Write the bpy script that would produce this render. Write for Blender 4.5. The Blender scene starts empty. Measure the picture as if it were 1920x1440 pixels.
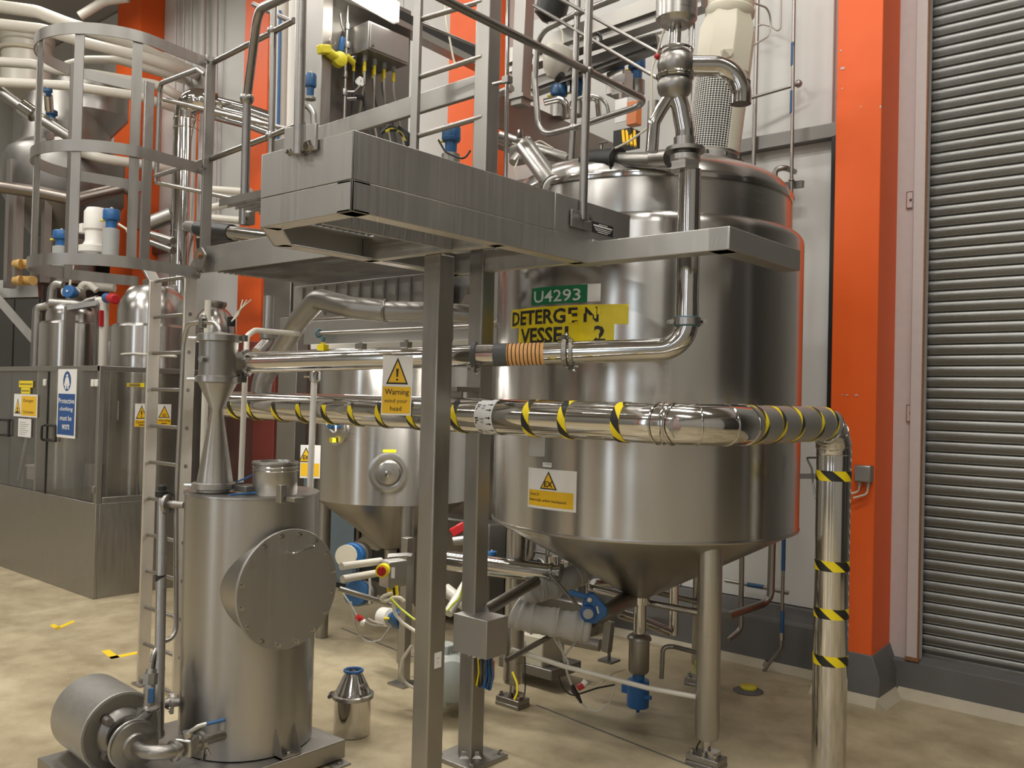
import bpy, bmesh, math, random
from mathutils import Vector, Matrix, Quaternion
random.seed(7)
PI = math.pi
scn = bpy.context.scene
COL = scn.collection

# ------------------------------------------------------------------ camera
YAW, PITCH, ROLL, FPX, CH = math.radians(40.5382), math.radians(0.9207), math.radians(1.3939), 1687.33, 1.75
_f = Vector((-math.sin(YAW)*math.cos(PITCH), math.cos(YAW)*math.cos(PITCH), math.sin(PITCH)))
_r = _f.cross(Vector((0, 0, 1))).normalized()
_u = _r.cross(_f)
_r, _u = _r*math.cos(ROLL)+_u*math.sin(ROLL), _u*math.cos(ROLL)-_r*math.sin(ROLL)
CAM = Vector((0, 0, CH))
cd = bpy.data.cameras.new('camera')
cam = bpy.data.objects.new('camera', cd)
COL.objects.link(cam)
cam.matrix_world = Matrix((( _r.x, _u.x, -_f.x, CAM.x), (_r.y, _u.y, -_f.y, CAM.y), (_r.z, _u.z, -_f.z, CAM.z), (0, 0, 0, 1)))
cd.sensor_fit = 'HORIZONTAL'; cd.sensor_width = 36.0; cd.lens = FPX/1920*36.0
cd.clip_start = 0.05; cd.clip_end = 100
scn.camera = cam
scn.view_settings.view_transform = 'Standard'
scn.view_settings.look = 'None'
scn.view_settings.gamma = 1.0
scn.view_settings.use_curve_mapping = False
scn.view_settings.exposure = 0.68

# ------------------------------------------------------------------ world and lamps of the hall
wd = bpy.data.worlds.new('world'); scn.world = wd; wd.use_nodes = True
wd.node_tree.nodes['Background'].inputs[0].default_value = (1.0, 0.97, 0.93, 1)
wd.node_tree.nodes['Background'].inputs[1].default_value = 0.15
def area(name, loc, sx, sy, power, rot=(0, 0, 0), col=(1.0, 0.965, 0.905)):
    l = bpy.data.lights.new(name, 'AREA'); l.shape = 'RECTANGLE'; l.size = sx; l.size_y = sy
    l.energy = power; l.color = col
    o = bpy.data.objects.new(name, l); COL.objects.link(o); o.location = loc; o.rotation_euler = rot
    return o
# rows of fluorescent battens under the roof
for (x, y, pw) in ((-1.2, 2.6, 62), (-4.6, 1.6, 62), (-8.6, 1.6, 70), (1.2, -0.6, 62), (-3.2, -1.6, 62), (-7.0, -1.6, 62), (-11.6, 1.8, 60), (1.2, -4.6, 50), (-4.5, -5, 50), (-10.0, -4.2, 50),
                   (-6.3, 4.2, 22), (-2.4, 4.2, 20), (-10.5, 4.2, 20), (0.8, 3.2, 24)):
    area('hall_light', (x, y, 6.55), 1.7, 0.28, pw)

# ------------------------------------------------------------------ pixel + plane -> point in the hall
def ray(px, py): return _f+_r*((px-960)/FPX)-_u*((py-720)/FPX)
def P(px, py, X=None, Y=None, Z=None, d=None):
    q = ray(px, py)
    if d is not None: return CAM+q*d
    if X is not None: return CAM+q*((X-CAM.x)/q.x)
    if Y is not None: return CAM+q*((Y-CAM.y)/q.y)
    return CAM+q*((Z-CAM.z)/q.z)
def depth(p): return (Vector(p)-CAM).dot(_f)
def S(px, d): return px*d/FPX           # size of px pixels at depth d
def hitcyl(px, py, cx, cy, R):
    q = ray(px, py); ox, oy = CAM.x-cx, CAM.y-cy
    a = q.x*q.x+q.y*q.y; b = 2*(ox*q.x+oy*q.y); c = ox*ox+oy*oy-R*R
    disc = max(b*b-4*a*c, 0)
    t = (-b-math.sqrt(disc))/(2*a); p = CAM+q*t
    return math.atan2(p.y-cy, p.x-cx), p.z
V = Vector

# ------------------------------------------------------------------ materials
def new_mat(name):
    m = bpy.data.materials.new(name); m.use_nodes = True
    return m, m.node_tree.nodes, m.node_tree.links, m.node_tree.nodes['Principled BSDF']
def flat(name, col, rough=0.5, metal=0.0, var=0.06, scale=14.0, spec=None, bump=0.0):
    m, n, l, b = new_mat(name)
    b.inputs['Roughness'].default_value = rough; b.inputs['Metallic'].default_value = metal
    if spec is not None: b.inputs['Specular IOR Level'].default_value = spec
    tc = n.new('ShaderNodeTexCoord'); ns = n.new('ShaderNodeTexNoise')
    ns.inputs['Scale'].default_value = scale; ns.inputs['Detail'].default_value = 4
    l.new(tc.outputs['Object'], ns.inputs['Vector'])
    mx = n.new('ShaderNodeMix'); mx.data_type = 'RGBA'
    mx.inputs[6].default_value = tuple(c*(1-var) for c in col)+(1,)
    mx.inputs[7].default_value = tuple(min(1, c*(1+var)) for c in col)+(1,)
    l.new(ns.outputs['Fac'], mx.inputs[0]); l.new(mx.outputs[2], b.inputs['Base Color'])
    if bump:
        bp = n.new('ShaderNodeBump'); bp.inputs['Strength'].default_value = bump; bp.inputs['Distance'].default_value = 0.004
        l.new(ns.outputs['Fac'], bp.inputs['Height']); l.new(bp.outputs[0], b.inputs['Normal'])
    return m
def steel(name, col=(0.56, 0.54, 0.51), rough=0.3, aniso=0.0, stretch=(1, 1, 40), bump=0.02, rvar=0.1, axis='Z', bscale=3.0, dirt=0.12):
    """brushed stainless: grain stretched along one axis, patchy polish"""
    m, n, l, b = new_mat(name)
    b.inputs['Metallic'].default_value = 1.0
    tc = n.new('ShaderNodeTexCoord'); mp = n.new('ShaderNodeMapping'); mp.inputs['Scale'].default_value = stretch
    l.new(tc.outputs['Object'], mp.inputs['Vector'])
    ns = n.new('ShaderNodeTexNoise'); ns.inputs['Scale'].default_value = bscale; ns.inputs['Detail'].default_value = 5
    l.new(mp.outputs[0], ns.inputs['Vector'])
    n2 = n.new('ShaderNodeTexNoise'); n2.inputs['Scale'].default_value = 2.2; n2.inputs['Detail'].default_value = 3
    l.new(tc.outputs['Object'], n2.inputs['Vector'])
    ad = n.new('ShaderNodeMath'); ad.operation = 'ADD'
    l.new(ns.outputs['Fac'], ad.inputs[0]); l.new(n2.outputs['Fac'], ad.inputs[1])
    mr = n.new('ShaderNodeMapRange'); mr.inputs[1].default_value = 0.6; mr.inputs[2].default_value = 1.4
    mr.inputs[3].default_value = max(0.02, rough-rvar); mr.inputs[4].default_value = rough+rvar
    l.new(ad.outputs[0], mr.inputs[0]); l.new(mr.outputs[0], b.inputs['Roughness'])
    mx = n.new('ShaderNodeMix'); mx.data_type = 'RGBA'
    mx.inputs[6].default_value = tuple(c*(1-dirt) for c in col)+(1,); mx.inputs[7].default_value = col+(1,)
    l.new(ns.outputs['Fac'], mx.inputs[0]); l.new(mx.outputs[2], b.inputs['Base Color'])
    if bump:
        bp = n.new('ShaderNodeBump'); bp.inputs['Strength'].default_value = bump; bp.inputs['Distance'].default_value = 0.01
        l.new(n2.outputs['Fac'], bp.inputs['Height']); l.new(bp.outputs[0], b.inputs['Normal'])
    if aniso:
        b.inputs['Anisotropic'].default_value = aniso; b.inputs['Anisotropic Rotation'].default_value = 0.25
        tg = n.new('ShaderNodeTangent'); tg.direction_type = 'RADIAL'; tg.axis = axis
        l.new(tg.outputs[0], b.inputs['Tangent'])
    return m
def emit(name, col, strength):
    m, n, l, b = new_mat(name)
    b.inputs['Base Color'].default_value = col+(1,)
    b.inputs['Emission Color'].default_value = col+(1,); b.inputs['Emission Strength'].default_value = strength
    return m
M = {}
M['vessel'] = steel('vessel_steel', (0.52, 0.505, 0.48), 0.26, 0.85, (1, 1, 60), 0.0, 0.015, bscale=5, dirt=0.07)
M['vessel_top'] = steel('dome_steel', (0.50, 0.485, 0.46), 0.26, 0.5, (1, 1, 30), 0.0, 0.02, dirt=0.06)
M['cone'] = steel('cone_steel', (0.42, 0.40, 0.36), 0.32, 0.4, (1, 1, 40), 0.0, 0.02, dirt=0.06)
M['steel'] = steel('stainless', (0.46, 0.445, 0.42), 0.33, 0, (1, 1, 30), 0.02, 0.08)
M['frame'] = steel('frame_steel', (0.40, 0.385, 0.36), 0.42, 0, (1, 1, 0.15), 0.03, 0.10, bscale=30)
M['framex'] = steel('satin_plate_steel', (0.47, 0.458, 0.435), 0.50, 0, (30, 30, 0.4), 0.02, 0.08)
M['rail'] = steel('rail_steel', (0.36, 0.345, 0.325), 0.34, 0, (4, 4, 4), 0.0, 0.08)
M['polish'] = steel('polished_steel', (0.58, 0.565, 0.54), 0.12, 0, (4, 4, 4), 0.05, 0.05)
M['mirror'] = steel('bright_cladding', (0.64, 0.625, 0.60), 0.09, 0, (2, 2, 2), 0.10, 0.04, bscale=2.0)
M['dull'] = steel('dull_steel', (0.36, 0.345, 0.32), 0.40, 0, (2, 2, 2), 0.05, 0.08)
M['collector'] = steel('collector_steel', (0.42, 0.405, 0.38), 0.36, 0.7, (1, 1, 60), 0.01, 0.02, bscale=5, dirt=0.06)
M['galv'] = steel('galvanised', (0.32, 0.32, 0.305), 0.42, 0, (3, 3, 9), 0.06, 0.12, bscale=18, dirt=0.35)
M['darksteel'] = steel('dark_steel', (0.26, 0.25, 0.235), 0.45, 0, (2, 2, 2), 0.04, 0.1)
M['bronze'] = steel('brown_reflecting_steel', (0.30, 0.26, 0.23), 0.38, 0, (2, 2, 2), 0.03, 0.08)
M["white"] = flat("white_paint", (0.585, 0.585, 0.56), 0.55, 0, 0.03, 3)
M['whitepl'] = flat('white_plastic', (0.75, 0.73, 0.68), 0.4, 0, 0.02)
M['signwhite'] = flat('sign_white', (0.80, 0.79, 0.77), 0.35, 0, 0.01)
M['cream'] = flat('cream_plastic', (0.58, 0.54, 0.43), 0.45, 0, 0.03)
M['creampipe'] = flat('cream_pipe', (0.60, 0.57, 0.50), 0.35, 0, 0.04)
M['greypl'] = flat('grey_plastic', (0.36, 0.37, 0.36), 0.4)
M['orange'] = flat('orange_paint', (0.80, 0.115, 0.012), 0.5, 0, 0.05, 5)
M['plinth'] = flat('grey_plinth_paint', (0.115, 0.112, 0.108), 0.6, 0, 0.18, 6, bump=0.15)
M['plinthlip'] = flat('floor_coving', (0.42, 0.37, 0.27), 0.6, 0, 0.15, 12, bump=0.2)
M['pinkgrey'] = flat('weathered_pink_grey', (0.52, 0.47, 0.455), 0.6, 0, 0.07, 20)
M['blue'] = flat('blue_plastic', (0.02, 0.085, 0.20), 0.35)
M['bluebright'] = flat('bright_blue', (0.02, 0.11, 0.30), 0.35)
M['bluesign'] = flat('sign_blue', (0.012, 0.075, 0.26), 0.4, 0, 0.02)
M['yellow'] = flat('safety_yellow', (0.80, 0.60, 0.015), 0.42, 0, 0.03)
M['ylabel'] = flat('label_yellow', (0.84, 0.66, 0.01), 0.38, 0, 0.04, 6)
M['amber'] = flat('sign_amber', (0.83, 0.50, 0.015), 0.4, 0, 0.02)
M['yelvalve'] = flat('valve_yellow', (0.66, 0.56, 0.03), 0.4)
M['green'] = flat('label_green', (0.008, 0.155, 0.065), 0.35, 0, 0.03)
M['black'] = flat('black_plastic', (0.015, 0.015, 0.015), 0.45, 0, 0.05)
M['ink'] = flat('black_ink', (0.02, 0.017, 0.012), 0.5, 0, 0.02)
M['fade'] = flat('worn_ink', (0.30, 0.235, 0.03), 0.5, 0, 0.5, 60)
M['lettergrey'] = flat('pale_lettering', (0.62, 0.68, 0.64), 0.4, 0, 0.02)
M['red'] = flat('red_plastic', (0.45, 0.015, 0.02), 0.4)
M['maroon'] = flat('maroon_panel', (0.19, 0.045, 0.035), 0.35)
M['bluegrey'] = flat('blue_grey_cabinet', (0.16, 0.21, 0.24), 0.5)
M['tape_yellow'] = flat('floor_tape', (0.86, 0.60, 0.02), 0.5, 0, 0.08, 30)
M['cable'] = flat('grey_cable', (0.45, 0.43, 0.38), 0.5)
M['cablewhite'] = flat('pale_cable', (0.66, 0.62, 0.50), 0.5)
M['cableblack'] = flat('black_cable', (0.02, 0.02, 0.02), 0.5)
M['cablegreen'] = flat('yellow_green_cable', (0.62, 0.72, 0.05), 0.45)
M['copper'] = flat('orange_hose', (0.60, 0.19, 0.06), 0.4)
M['teal'] = flat('teal_gasket', (0.06, 0.17, 0.20), 0.4)
M['lagging'] = flat('grey_lagging_jacket', (0.45, 0.44, 0.41), 0.75, 0, 0.12, 9, bump=0.5)
M['motorgrey'] = flat('grey_green_motor', (0.37, 0.40, 0.37), 0.45)
M['wood'] = flat('ochre_plastic', (0.52, 0.32, 0.10), 0.5)
M['tube_on'] = emit('lit_tube', (1.0, 0.95, 0.86), 14.0)
M['roof'] = flat('roof_lining', (0.42, 0.40, 0.37), 0.7, 0, 0.05)
M['rust'] = flat('rust', (0.22, 0.10, 0.04), 0.8, 0, 0.4, 40)
M['hoseamber'] = flat('amber_hose', (0.85, 0.45, 0.16), 0.3, 0, 0.05)
M['paper'] = flat('printed_paper', (0.70, 0.70, 0.70), 0.6, 0, 0.02)
M['dimwall'] = flat('dim_wall', (0.24, 0.24, 0.23), 0.7)
M['paneglow'] = emit('added_pane_glow', (0.80, 0.90, 1.0), 3.0)  # glow of the unseen window strips added for reflections
M['dimblack'] = flat('near_black_paint', (0.045, 0.042, 0.038), 0.5)  # even near-black colour for the added block and the far-left machine
M['stile'] = steel('lit_satin_steel', (0.74, 0.70, 0.64), 0.5, 0, (1, 1, 0.15), 0.02, 0.06, bscale=30)  # lighter copy of the frame steel, reflected light put into its colour
M['midwall'] = flat('mid_grey_wall', (0.40, 0.39, 0.37), 0.7)
M['rubber'] = flat('grey_rubber', (0.10, 0.105, 0.11), 0.5)
def glass_mat():
    m, n, l, b = new_mat('clear_polycarbonate')
    b.inputs['Base Color'].default_value = (0.72, 0.72, 0.69, 1); b.inputs['Roughness'].default_value = 0.06
    b.inputs['Transmission Weight'].default_value = 0.0
    tr = n.new('ShaderNodeBsdfTransparent'); tr.inputs[0].default_value = (0.80, 0.785, 0.75, 1)
    gl = n.new('ShaderNodeBsdfGlossy'); gl.inputs['Roughness'].default_value = 0.05; gl.inputs[0].default_value = (0.9, 0.9, 0.9, 1)
    fr = n.new('ShaderNodeFresnel'); fr.inputs[0].default_value = 1.55
    df = n.new('ShaderNodeBsdfDiffuse'); df.inputs[0].default_value = (0.55, 0.53, 0.50, 1)
    tc = n.new('ShaderNodeTexCoord'); ns = n.new('ShaderNodeTexNoise'); ns.inputs['Scale'].default_value = 3
    l.new(tc.outputs['Object'], ns.inputs['Vector'])
    mr = n.new('ShaderNodeMapRange'); mr.inputs[3].default_value = 0.02; mr.inputs[4].default_value = 0.10
    l.new(ns.outputs['Fac'], mr.inputs[0])
    m1 = n.new('ShaderNodeMixShader'); l.new(mr.outputs[0], m1.inputs[0]); l.new(tr.outputs[0], m1.inputs[1]); l.new(df.outputs[0], m1.inputs[2])
    m2 = n.new('ShaderNodeMixShader'); ge = n.new('ShaderNodeNewGeometry'); iv = n.new('ShaderNodeMath'); iv.operation = 'SUBTRACT'; iv.inputs[0].default_value = 1.0; l.new(ge.outputs['Backfacing'], iv.inputs[1]); mu = n.new('ShaderNodeMath'); mu.operation = 'MULTIPLY'; l.new(fr.outputs[0], mu.inputs[0]); l.new(iv.outputs[0], mu.inputs[1]); l.new(mu.outputs[0], m2.inputs[0]); l.new(m1.outputs[0], m2.inputs[1]); l.new(gl.outputs[0], m2.inputs[2])
    l.new(m2.outputs[0], n['Material Output'].inputs[0])
    return m
M['glass'] = glass_mat()
def floor_mat():
    m, n, l, b = new_mat('stained_concrete')
    tc = n.new('ShaderNodeTexCoord')
    n1 = n.new('ShaderNodeTexNoise'); n1.inputs['Scale'].default_value = 0.9; n1.inputs['Detail'].default_value = 8; n1.inputs['Roughness'].default_value = 0.62
    n2 = n.new('ShaderNodeTexNoise'); n2.inputs['Scale'].default_value = 5.0; n2.inputs['Detail'].default_value = 8; n2.inputs['Roughness'].default_value = 0.7
    n3 = n.new('ShaderNodeTexVoronoi'); n3.inputs['Scale'].default_value = 7.0
    for q in (n1, n2, n3): l.new(tc.outputs['Object'], q.inputs['Vector'])
    r1 = n.new('ShaderNodeValToRGB')
    r1.color_ramp.elements[0].position = 0.30; r1.color_ramp.elements[0].color = (0.28, 0.225, 0.135, 1)
    r1.color_ramp.elements[1].position = 0.66; r1.color_ramp.elements[1].color = (0.60, 0.515, 0.345, 1)
    l.new(n1.outputs['Fac'], r1.inputs[0])
    mx = n.new('ShaderNodeMix'); mx.data_type = 'RGBA'; mx.blend_type = 'MULTIPLY'; mx.inputs[0].default_value = 0.55
    r2 = n.new('ShaderNodeValToRGB')
    r2.color_ramp.elements[0].position = 0.30; r2.color_ramp.elements[0].color = (0.55, 0.50, 0.42, 1)
    r2.color_ramp.elements[1].position = 0.60; r2.color_ramp.elements[1].color = (1.0, 1.0, 1.0, 1)
    l.new(n2.outputs['Fac'], r2.inputs[0]); l.new(r1.outputs[0], mx.inputs[6]); l.new(r2.outputs[0], mx.inputs[7])
    # sparse pale specks
    r3 = n.new('ShaderNodeValToRGB')
    r3.color_ramp.elements[0].position = 0.028; r3.color_ramp.elements[0].color = (1, 1, 1, 1)
    r3.color_ramp.elements[1].position = 0.036; r3.color_ramp.elements[1].color = (0, 0, 0, 1)
    l.new(n3.outputs['Distance'], r3.inputs[0])
    m3 = n.new('ShaderNodeMix'); m3.data_type = 'RGBA'; m3.inputs[7].default_value = (0.62, 0.57, 0.46, 1)
    l.new(r3.outputs[0], m3.inputs[0]); l.new(mx.outputs[2], m3.inputs[6]); l.new(m3.outputs[2], b.inputs['Base Color'])
    mr = n.new('ShaderNodeMapRange'); mr.inputs[3].default_value = 0.30; mr.inputs[4].default_value = 0.62
    l.new(n2.outputs['Fac'], mr.inputs[0]); l.new(mr.outputs[0], b.inputs['Roughness'])
    bp = n.new('ShaderNodeBump'); bp.inputs['Strength'].default_value = 0.12; bp.inputs['Distance'].default_value = 0.01
    l.new(n2.outputs['Fac'], bp.inputs['Height']); l.new(bp.outputs[0], b.inputs['Normal'])
    return m
M['floor'] = floor_mat()

# ------------------------------------------------------------------ mesh builder
class MB:
    def __init__(s): s.v = []; s.f = []
    def add(s, vs, fs):
        o = len(s.v); s.v += [tuple(p) for p in vs]; s.f += [tuple(i+o for i in q) for q in fs]; return s
    def box(s, c, sz, rot=None):
        c = V(c); h = V(sz)/2
        vs = []
        for dz in (-1, 1):
            for dx, dy in ((-1, -1), (1, -1), (1, 1), (-1, 1)):
                p = V((dx*h.x, dy*h.y, dz*h.z)); vs.append(c+(rot @ p if rot else p))
        return s.add(vs, [(3, 2, 1, 0), (4, 5, 6, 7), (0, 1, 5, 4), (1, 2, 6, 5), (2, 3, 7, 6), (3, 0, 4, 7)])
    def span(s, a, b):          # box from two opposite corners
        a, b = V(a), V(b)
        return s.box((a+b)/2, (abs(b.x-a.x), abs(b.y-a.y), abs(b.z-a.z)))
    def bar(s, p0, p1, w, h, up=(0, 0, 1)):   # rectangular bar p0->p1, w sideways, h along up
        p0, p1 = V(p0), V(p1); a = (p1-p0).normalized(); up = V(up)
        sd = a.cross(up)
        if sd.length < 1e-5: sd = a.cross(V((1, 0, 0)))
        sd.normalize(); u2 = sd.cross(a).normalized()
        vs = []
        for p in (p0, p1):
            for i, j in ((-1, -1), (1, -1), (1, 1), (-1, 1)): vs.append(p+sd*(i*w/2)+u2*(j*h/2))
        return s.add(vs, [(3, 2, 1, 0), (4, 5, 6, 7), (0, 1, 5, 4), (1, 2, 6, 5), (2, 3, 7, 6), (3, 0, 4, 7)])
    def lathe(s, prof, o=(0, 0, 0), axis=(0, 0, 1), n=32, close=False):
        o = V(o); q = V((0, 0, 1)).rotation_difference(V(axis).normalized())
        vs, fs = [], []
        for (r, z) in prof:
            for k in range(n):
                a = 2*PI*k/n; vs.append(o+q @ V((r*math.cos(a), r*math.sin(a), z)))
        m = len(prof)
        for i in range(m-1 if not close else m):
            i2 = (i+1) % m
            for k in range(n):
                k2 = (k+1) % n; fs.append((i*n+k, i*n+k2, i2*n+k2, i2*n+k))
        if not close:
            if prof[0][0] > 1e-6: fs.append(tuple(range(n-1, -1, -1)))
            if prof[-1][0] > 1e-6: fs.append(tuple((m-1)*n+k for k in range(n)))
        return s.add(vs, fs)
    def cyl(s, p0, p1, r, r1=None, n=20):
        p0, p1 = V(p0), V(p1)
        return s.lathe([(r, 0), (r if r1 is None else r1, (p1-p0).length)], p0, p1-p0, n)
    def pipe(s, p0, p1, r, t=0.003, n=24):      # open-ended hollow pipe
        p0, p1 = V(p0), V(p1); L = (p1-p0).length
        return s.lathe([(r, 0), (r, L), (r-t, L), (r-t, 0)], p0, p1-p0, n, True)
    def sph(s, c, r, n=16, sc=(1, 1, 1)):
        pr = [(r*math.sin(PI*i/8), -r*math.cos(PI*i/8)) for i in range(9)]
        pr[0] = (0.0005, -r); pr[-1] = (0.0005, r)
        o = len(s.v); s.lathe(pr, (0, 0, 0), (0, 0, 1), n)
        for i in range(o, len(s.v)):
            x, y, z = s.v[i]; s.v[i] = (c[0]+x*sc[0], c[1]+y*sc[1], c[2]+z*sc[2])
        return s
    def torus(s, c, axis, R, r, n=28, k=8):
        pr = [(R+r*math.cos(2*PI*i/k), r*math.sin(2*PI*i/k)) for i in range(k)]
        return s.lathe(pr, c, axis, n, True)
    def tube(s, pts, r, n=12, bend=0.0, seg=6, caps=True, rs=None):
        pts = [V(p) for p in pts]
        path = [pts[0]]
        for i in range(1, len(pts)-1):
            a, b, c = pts[i-1], pts[i], pts[i+1]
            d0, d1 = (a-b), (c-b); l0, l1 = d0.length, d1.length
            if bend <= 0 or l0 < 1e-6 or l1 < 1e-6: path.append(b); continue
            d0.normalize(); d1.normalize()
            ang = d0.angle(d1)
            if ang > PI-0.02: path.append(b); continue
            cut = min(bend/math.tan(ang/2), l0*(0.97 if i == 1 else 0.49), l1*(0.97 if i == len(pts)-2 else 0.49))
            rb = cut*math.tan(ang/2)
            bis = (d0+d1).normalized(); ctr = b+bis*(rb/math.sin(ang/2))
            s0 = b+d0*cut-ctr; s1 = b+d1*cut-ctr
            for k in range(seg+1):
                t = k/seg; tot = s0.angle(s1)
                if tot < 1e-4: q = s0
                else: q = s0*(math.sin((1-t)*tot)/math.sin(tot))+s1*(math.sin(t*tot)/math.sin(tot))
                path.append(ctr+q)
        path.append(pts[-1])
        cl = [path[0]]
        for p in path[1:]:
            if (p-cl[-1]).length > 1e-5: cl.append(p)
        path = cl; m = len(path)
        tg = []
        for i in range(m):
            t = (path[min(i+1, m-1)]-path[max(i-1, 0)]); tg.append(t.normalized())
        nv = tg[0].orthogonal().normalized()
        vs, fs = [], []
        for i in range(m):
            if i: nv = tg[i-1].rotation_difference(tg[i]) @ nv
            nv = (nv-tg[i]*nv.dot(tg[i])).normalized(); bn = tg[i].cross(nv)
            rr = r if rs is None else rs[min(i, len(rs)-1)]
            for k in range(n):
                a = 2*PI*k/n; vs.append(path[i]+nv*(rr*math.cos(a))+bn*(rr*math.sin(a)))
        for i in range(m-1):
            for k in range(n):
                k2 = (k+1) % n; fs.append((i*n+k, i*n+k2, (i+1)*n+k2, (i+1)*n+k))
        if caps: fs.append(tuple(range(n-1, -1, -1))); fs.append(tuple((m-1)*n+k for k in range(n)))
        return s.add(vs, fs)
    def slab(s, pts, off):      # polygon extruded by vector off
        pts = [V(p) for p in pts]; off = V(off); n = len(pts)
        return s.add(pts+[p+off for p in pts], [tuple(range(n-1, -1, -1)), tuple(range(n, 2*n))]+[(i, (i+1) % n, n+(i+1) % n, n+i) for i in range(n)])
    def bolt(s, p, ax, r=0.008, h=0.008):
        ax = V(ax).normalized(); p = V(p)
        s.lathe([(r*1.5, 0), (r*1.5, h*0.25), (r, h*0.25), (r, h)], p, ax, 6); return s
    def split(s, name, mat, parent=None, **kw):
        """one object per loose piece"""
        par = list(range(len(s.v)))
        def find(i):
            while par[i] != i: par[i] = par[par[i]]; i = par[i]
            return i
        for f in s.f:
            for k in f[1:]: par[find(k)] = find(f[0])
        grp = {}
        for f in s.f: grp.setdefault(find(f[0]), []).append(f)
        out = []
        for fs in grp.values():
            ids = sorted({i for f in fs for i in f}); mp = {i: k for k, i in enumerate(ids)}
            m = MB(); m.add([s.v[i] for i in ids], [tuple(mp[i] for i in f) for f in fs]); out.append(m.build(name, mat, parent, **kw))
        return out
    def build(s, name, mat, parent=None, sharp=35, bev=0.0, label=None, kind=None, org=None):
        me = bpy.data.meshes.new(name)
        o = V(org) if org is not None else (V(parent['_o']) if parent is not None else V((0, 0, 0)))
        me.from_pydata([(x-o.x, y-o.y, z-o.z) for x, y, z in s.v], [], s.f)
        me.update()
        bm = bmesh.new(); bm.from_mesh(me); bmesh.ops.recalc_face_normals(bm, faces=bm.faces[:]); bm.to_mesh(me); bm.free()
        me.polygons.foreach_set('use_smooth', [True]*len(me.polygons))
        me.set_sharp_from_angle(angle=math.radians(sharp))
        me.materials.append(M[mat] if isinstance(mat, str) else mat)
        ob = bpy.data.objects.new(name, me); COL.objects.link(ob)
        if parent is not None: ob.parent = parent
        else: ob.location = o
        ob['_o'] = tuple(o)
        if bev:
            md = ob.modifiers.new('bevel', 'BEVEL'); md.width = bev; md.segments = 2; md.limit_method = 'ANGLE'; md.angle_limit = math.radians(40)
        if label: ob['label'] = label
        if kind: ob['kind'] = kind
        return ob
def tag(o, label, cat, group=None):
    o['label'] = label; o['category'] = cat
    if group: o['group'] = group
    return o
def thing(name, label, cat, loc, group=None):
    o = bpy.data.objects.new(name, None); COL.objects.link(o); o.location = V(loc); o['_o'] = tuple(V(loc)); o.empty_display_size = 0.05
    return tag(o, label, cat, group)
def struct(o): o['kind'] = 'structure'; return o
def dup(root, off, label=None, mat=None):
    r = root.copy(); COL.objects.link(r); r.location = root.location+V(off)
    r['_o'] = tuple(r.location)
    if label: r['label'] = label
    for ch in list(root.children):
        c = ch.copy(); COL.objects.link(c); c.parent = r
        for g in list(ch.children):
            d = g.copy(); COL.objects.link(d); d.parent = c
    return r
# flat lettering, returned as verts/faces in a unit plane (x right, y up, origin bottom left), scaled to height h
_txt = {}
def text_mesh(body, bold=0.0):
    key = (body, bold)
    if key in _txt: return _txt[key]
    cu = bpy.data.curves.new('lettering', 'FONT'); cu.body = body; cu.size = 1.0; cu.offset = bold; cu.resolution_u = 2
    o = bpy.data.objects.new('lettering', cu); COL.objects.link(o)
    dg = bpy.context.evaluated_depsgraph_get(); dg.update()
    me = bpy.data.meshes.new_from_object(o.evaluated_get(dg))
    vs = [tuple(v.co) for v in me.vertices]; fs = [tuple(p.vertices) for p in me.polygons]
    bpy.data.objects.remove(o); bpy.data.curves.remove(cu); bpy.data.meshes.remove(me)
    if vs:
        x0 = min(v[0] for v in vs); x1 = max(v[0] for v in vs); y0 = min(v[1] for v in vs); y1 = max(v[1] for v in vs)
        vs = [((v[0]-x0)/(x1-x0), (v[1]-y0)/(y1-y0)) for v in vs]
    _txt[key] = (vs, fs); return _txt[key]
class Board:
    """flat print laid on a plane (or wrapped round a cylinder): u right, v up, metres"""
    def __init__(s, fn): s.fn = fn
    def rect(s, mb, u0, v0, u1, v1, h, n=1):
        for k in range(n):
            a = u0+(u1-u0)*k/n; b = u0+(u1-u0)*(k+1)/n
            mb.add([s.fn(a, v0, h), s.fn(b, v0, h), s.fn(b, v1, h), s.fn(a, v1, h)], [(0, 1, 2, 3)])
        return s
    def poly(s, mb, pts, h): mb.add([s.fn(u, v, h) for u, v in pts], [tuple(range(len(pts)))]); return s
    def plate(s, mb, u0, v0, u1, v1, h0, h1, n=1):
        for k in range(n):
            a = u0+(u1-u0)*k/n; b = u0+(u1-u0)*(k+1)/n
            q = [(a, v0), (b, v0), (b, v1), (a, v1)]
            mb.add([s.fn(u, v, h0) for u, v in q]+[s.fn(u, v, h1) for u, v in q], [(3, 2, 1, 0), (4, 5, 6, 7), (0, 1, 5, 4), (1, 2, 6, 5), (2, 3, 7, 6), (3, 0, 4, 7)])
        return s
    def text(s, mb, body, u0, v0, w, hgt, h, bold=0.0):
        vs, fs = text_mesh(body, bold)
        mb.add([s.fn(u0+x*w, v0+y*hgt, h) for x, y in vs], fs); return s
def plane_fn(o, right, up):
    o, right, up = V(o), V(right).normalized(), V(up).normalized(); nrm = right.cross(up)
    return lambda u, v, h: o+right*u+up*v+nrm*h
def cyl_fn(cx, cy, R, th0, z0):     # u runs to the viewer's right when looking at the outside
    return lambda u, v, h: V((cx+(R+h)*math.cos(th0+u/R), cy+(R+h)*math.sin(th0+u/R), z0+v))
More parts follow.
